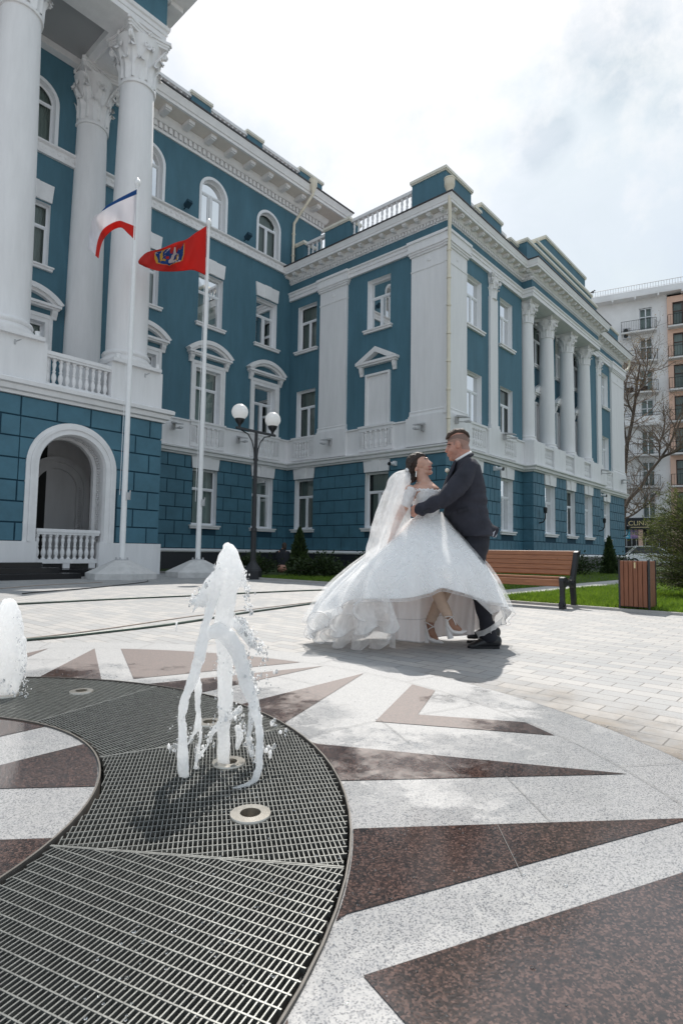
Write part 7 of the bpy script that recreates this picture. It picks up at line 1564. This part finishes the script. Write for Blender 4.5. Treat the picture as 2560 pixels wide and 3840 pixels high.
fuse(m, 'trousers', 'dark_cloth', onl, .012, 2, zmin=.035); m = MB(); SL(m, [(1066, 2043, .0, 9, .10), (1066, 2053, .0, 9, .10)]); fuse(m, 'hair', 'hair_brown', onl, .01, 1)
# ================================================================== water jets
t, b = nodes('foam_water'); b.inputs['Base Color'].default_value = (.98, .985, .99, 1); b.inputs['Roughness'].default_value = .25; b.inputs['Coat Weight'].default_value = .3; b.inputs['Coat Roughness'].default_value = .08
g = N(t, 'ShaderNodeTexCoord'); n1 = noise_n(t, g.outputs['Object'], 120, 4, .7); bp = N(t, 'ShaderNodeBump'); bp.inputs['Strength'].default_value = .35; bp.inputs['Distance'].default_value = .002; t.links.new(n1.outputs['Fac'], bp.inputs['Height']); t.links.new(bp.outputs[0], b.inputs['Normal'])
tl = N(t, 'ShaderNodeBsdfTranslucent'); tl.inputs['Color'].default_value = (.98, .985, .99, 1); ms = N(t, 'ShaderNodeMixShader'); ms.inputs[0].default_value = .68; t.links.new(b.outputs[0], ms.inputs[1]); t.links.new(tl.outputs[0], ms.inputs[2])
gl = N(t, 'ShaderNodeBsdfGlass'); gl.inputs['IOR'].default_value = 1.33; gl.inputs['Roughness'].default_value = .05; m2 = N(t, 'ShaderNodeMixShader'); n2 = noise_n(t, g.outputs['Object'], 22, 5, .7); rg = N(t, 'ShaderNodeMapRange'); rg.inputs['From Min'].default_value = .56; rg.inputs['From Max'].default_value = .78; rg.inputs['To Max'].default_value = .4
t.links.new(n2.outputs['Fac'], rg.inputs['Value']); lw = N(t, 'ShaderNodeLayerWeight'); lw.inputs['Blend'].default_value = .35; ed = math_n(t, 'MINIMUM', math_n(t, 'ADD', math_n(t, 'MULTIPLY', math_n(t, 'POWER', lw.outputs['Facing'], 2.0), .55), rg.outputs[0]), .85); t.links.new(ed, m2.inputs[0]); t.links.new(ms.outputs[0], m2.inputs[1]); t.links.new(gl.outputs[0], m2.inputs[2]); t.links.new(m2.outputs[0], t.nodes['Material Output'].inputs['Surface'])
t, b = nodes('clear_water'); b.inputs['Base Color'].default_value = (.95, .96, .97, 1); b.inputs['Roughness'].default_value = .03; b.inputs['IOR'].default_value = 1.33; b.inputs['Transmission Weight'].default_value = .8
def jet(origin_px, label, strands, drops, ndrop, voxel=.004, seed=3):
    gp = on_ground(*origin_px); D_ = gp @ FWD; k = D_/FPX/PX; MP = lambda x, y, d: at_depth(x, y, D_+d); r0 = random.Random(seed)
    o = thing('water_jet', label, 'water jet', (gp[0], gp[1], 0)); m = MB()
    for S in strands: ring_loft(m, [(x, y, d, a*k, b_) for x, y, d, a, b_ in S], 14, map_=MP)
    w = fuse(m, 'water_column', 'foam_water', o, voxel, 3, disp=lambda p: .0055*noise.noise(Vector((p[0]*45, p[1]*45, p[2]*20)))+.0025*noise.noise(Vector(p)*90)+.0012*noise.noise(Vector(p)*210), zmin=.004)
    m = MB(); fo = MB()
    for (x0, y0, x1, y1, n, s0, s1) in drops:
        for q in range(n):
            u = r0.random(); x = x0+(x1-x0)*u+r0.gauss(0, 9); y = y0+(y1-y0)*u+r0.gauss(0, 10); rr = r0.uniform(s0, s1)*(1 if r0.random() > .15 else 1.7); p = MP(x, y, r0.gauss(0, .035)); q_ = r0.uniform(.9, 1.9)
            if p[2] > .01: (m if r0.random() < .6 else fo).ico(p, rr, 1, (1, r0.uniform(.8, 1.1), q_))
    o2 = m.build('droplets', 'clear_water', o, smooth=True); o2['kind'] = 'stuff'; o3 = fo.build('foam_drops', 'foam_water', o, smooth=True); o3['kind'] = 'stuff'
    return o
# coordinates in photograph pixels of tile (600,2020) / 2.4
J = lambda pts: [(600+x/2.4, 2020+y/2.4, d, a/2.4, b_) for x, y, d, a, b_ in pts]
strands = [
    J([(572, 2050, 0, 50, .019), (572, 1900, 0, 53, .020), (576, 1740, 0, 54, .020), (585, 1560, 0, 58, .022), (590, 1420, 0, 66, .024), (585, 1250, 0, 64, .024), (582, 1100, 0, 64, .024), (572, 960, 0, 66, .025), (560, 800, 0, 74, .028), (590, 600, 0, 88, .034), (605, 480, 0, 92, .038)]),
    J([(610, 84, 0, 50, .026), (614, 110, 0, 76, .033), (618, 160, 0, 94, .040), (620, 220, 0, 106, .044), (628, 290, 0, 130, .048), (634, 360, 0, 136, .050), (610, 430, 0, 100, .042), (590, 560, 0, 84, .034)]),
    J([(560, 300, -.02, 70, .03), (505, 480, -.03, 44, .024), (450, 640, -.045, 36, .02), (400, 800, -.06, 34, .018), (375, 950, -.07, 50, .020), (355, 1080, -.08, 50, .020), (300, 1260, -.09, 44, .018), (225, 1450, -.10, 38, .015), (198, 1600, -.10, 36, .014), (205, 1740, -.10, 36, .014), (208, 1900, -.11, 40, .014), (212, 2050, -.115, 46, .016), (210, 2150, -.12, 40, .014)]),
    J([(440, 860, -.05, 50, .022), (520, 820, -.05, 70, .028), (610, 880, -.04, 76, .028), (690, 1000, -.04, 70, .026), (740, 1150, -.045, 62, .024), (780, 1300, -.05, 58, .022), (830, 1450, -.05, 46, .02), (870, 1600, -.075, 38, .016), (895, 1750, -.09, 32, .014), (900, 1900, -.11, 32, .013), (890, 2050, -.13, 26, .011), (860, 2170, -.15, 34, .012), (780, 2236, -.185, 26, .010), (690, 2262, -.205, 28, .010), (640, 2260, -.205, 18, .008)]),
    J([(345, 1260, -.05, 28, .010), (348, 1380, -.05, 34, .012), (345, 1480, -.05, 22, .009), (350, 1580, -.05, 24, .009), (345, 1680, -.05, 32, .011), (300, 1760, -.05, 14, .007), (250, 1850, -.05, 10, .006)]),
    J([(370, 1700, -.05, 14, .007), (362, 1800, -.05, 12, .006), (335, 1960, -.05, 10, .005), (320, 2060, -.05, 14, .007), (350, 2090, -.05, 22, .009)]),
    J([(720, 1540, -.02, 30, .012), (640, 1600, -.02, 26, .011), (540, 1660, -.02, 34, .012), (470, 1740, -.03, 26, .010), (440, 1840, -.03, 12, .006), (340, 1980, -.04, 10, .005)]),
    J([(700, 1700, .0, 26, .010), (720, 1790, .0, 30, .011), (690, 1880, .0, 20, .008)]),
    J([(830, 1560, -.02, 30, .012), (800, 1800, -.03, 24, .010), (830, 1950, -.04, 18, .008)]),
    J([(500, 330, -.02, 40, .018), (440, 400, -.03, 44, .018), (400, 480, -.04, 46, .018), (370, 540, -.05, 40, .016)]), J([(400, 500, -.04, 30, .012), (320, 560, -.06, 26, .010), (280, 590, -.07, 10, .006)]), J([(420, 460, -.03, 36, .014), (380, 590, -.05, 28, .010)]), J([(360, 560, -.05, 18, .008), (320, 620, -.06, 12, .006), (295, 665, -.06, 6, .004)]),
    J([(740, 330, .01, 34, .015), (762, 420, .01, 20, .009), (790, 470, .01, 14, .006)]), J([(150, 750, -.02, 8, .004), (148, 800, -.02, 14, .006), (146, 830, -.02, 10, .005)]), J([(700, 760, .0, 60, .022), (760, 850, .0, 50, .018), (830, 960, .0, 26, .010)]),
]
def JL(x0, y0, x1, y1, n, s0, s1): return (600+x0/2.4, 2020+y0/2.4, 600+x1/2.4, 2020+y1/2.4, n, s0, s1)
jet((816, 2869), 'tall foaming water jet splitting into strands, rising from the ring in the near grate', strands,
    [JL(500, 200, 520, 480, 60, .0012, .0028), JL(740, 260, 770, 430, 60, .0012, .0028), JL(400, 820, 340, 1200, 60, .0012, .0026), JL(520, 960, 520, 1700, 50, .0012, .0026), JL(645, 960, 650, 1700, 60, .0012, .0026), JL(180, 1450, 180, 2100, 50, .0012, .003), JL(790, 440, 800, 680, 46, .002, .0045), JL(700, 720, 900, 1000, 170, .0015, .005), JL(760, 1000, 860, 1400, 120, .0015, .0045), JL(830, 1400, 910, 1900, 160, .0015, .0045), JL(880, 1900, 880, 2180, 70, .0015, .004), JL(840, 2180, 640, 2270, 60, .0015, .004), JL(560, 1600, 720, 1560, 60, .002, .005), JL(480, 1700, 340, 2000, 40, .0015, .004), JL(820, 820, 960, 1060, 40, .0015, .0035), JL(960, 1050, 860, 1320, 30, .0015, .0035), JL(280, 580, 470, 400, 110, .0015, .0045), JL(170, 1560, 60, 1720, 8, .0015, .003), JL(80, 1870, 200, 1930, 14, .003, .007), JL(440, 1800, 520, 1870, 8, .004, .009), JL(380, 2190, 500, 2100, 10, .004, .009), JL(960, 1840, 1000, 1990, 9, .004, .008), JL(990, 1650, 1110, 1720, 8, .004, .008), JL(60, 2150, 420, 2340, 16, .003, .008), JL(700, 1560, 900, 2100, 120, .0015, .0045), JL(120, 2180, 60, 2280, 7, .002, .006), JL(360, 1760, 330, 2080, 40, .0015, .0035), JL(1020, 1140, 960, 1340, 8, .002, .005), JL(200, 1900, 230, 2150, 34, .0015, .0035), JL(640, 700, 640, 690, 10, .002, .004), JL(260, 1850, 300, 1700, 20, .0015, .003)], 0)
lj = lambda x, y, d, a, b_: (x*1.63265, y*1.63265, d, a*1.63265, b_)
jet((12*1.63265, 1601*1.63265), 'shorter foaming water jet at the left edge, rising from the farther grate', [[lj(8, 1600, 0, 18, .022), lj(10, 1560, 0, 24, .03), lj(20, 1500, 0, 34, .04), lj(20, 1440, 0, 34, .044), lj(19, 1405, 0, 28, .036), lj(21, 1386, 0, 18, .026)], [lj(44, 1470, .0, 16, .02), lj(50, 1520, 0, 14, .018), lj(40, 1560, 0, 12, .014), lj(26, 1592, 0, 12, .012)], [lj(-10, 1420, .02, 30, .03), lj(-16, 1520, .02, 26, .03), lj(-8, 1592, .02, 20, .02)]],
    [(10, 2600, 95, 2615, 60, .002, .005), (70, 2400, 95, 2590, 120, .0018, .0042), (60, 2270, 80, 2420, 60, .0015, .003), (0, 2540, 60, 2600, 60, .002, .005)], 0, voxel=.005, seed=8)

# repeats of a kind share a group
for base, grp in (('garden_hose', 'hoses lying across the plaza'), ('thin_cable', 'thin cables lying on the plaza'), ('flag', 'flags on the flagpoles'), ('thuja', 'conical thujas along the town hall'), ('low_shrub', 'low shrubs along the town hall'), ('bare_tree', 'bare trees before the flats'), ('parked_car', 'cars parked beyond the town hall'), ('armchair', 'rattan armchairs on a balcony of the flats'), ('water_jet', 'water jets of the fountain')):
    for o in bpy.data.objects:
        if o.parent is None and o.name.split('.')[0] == base: o['group'] = grp
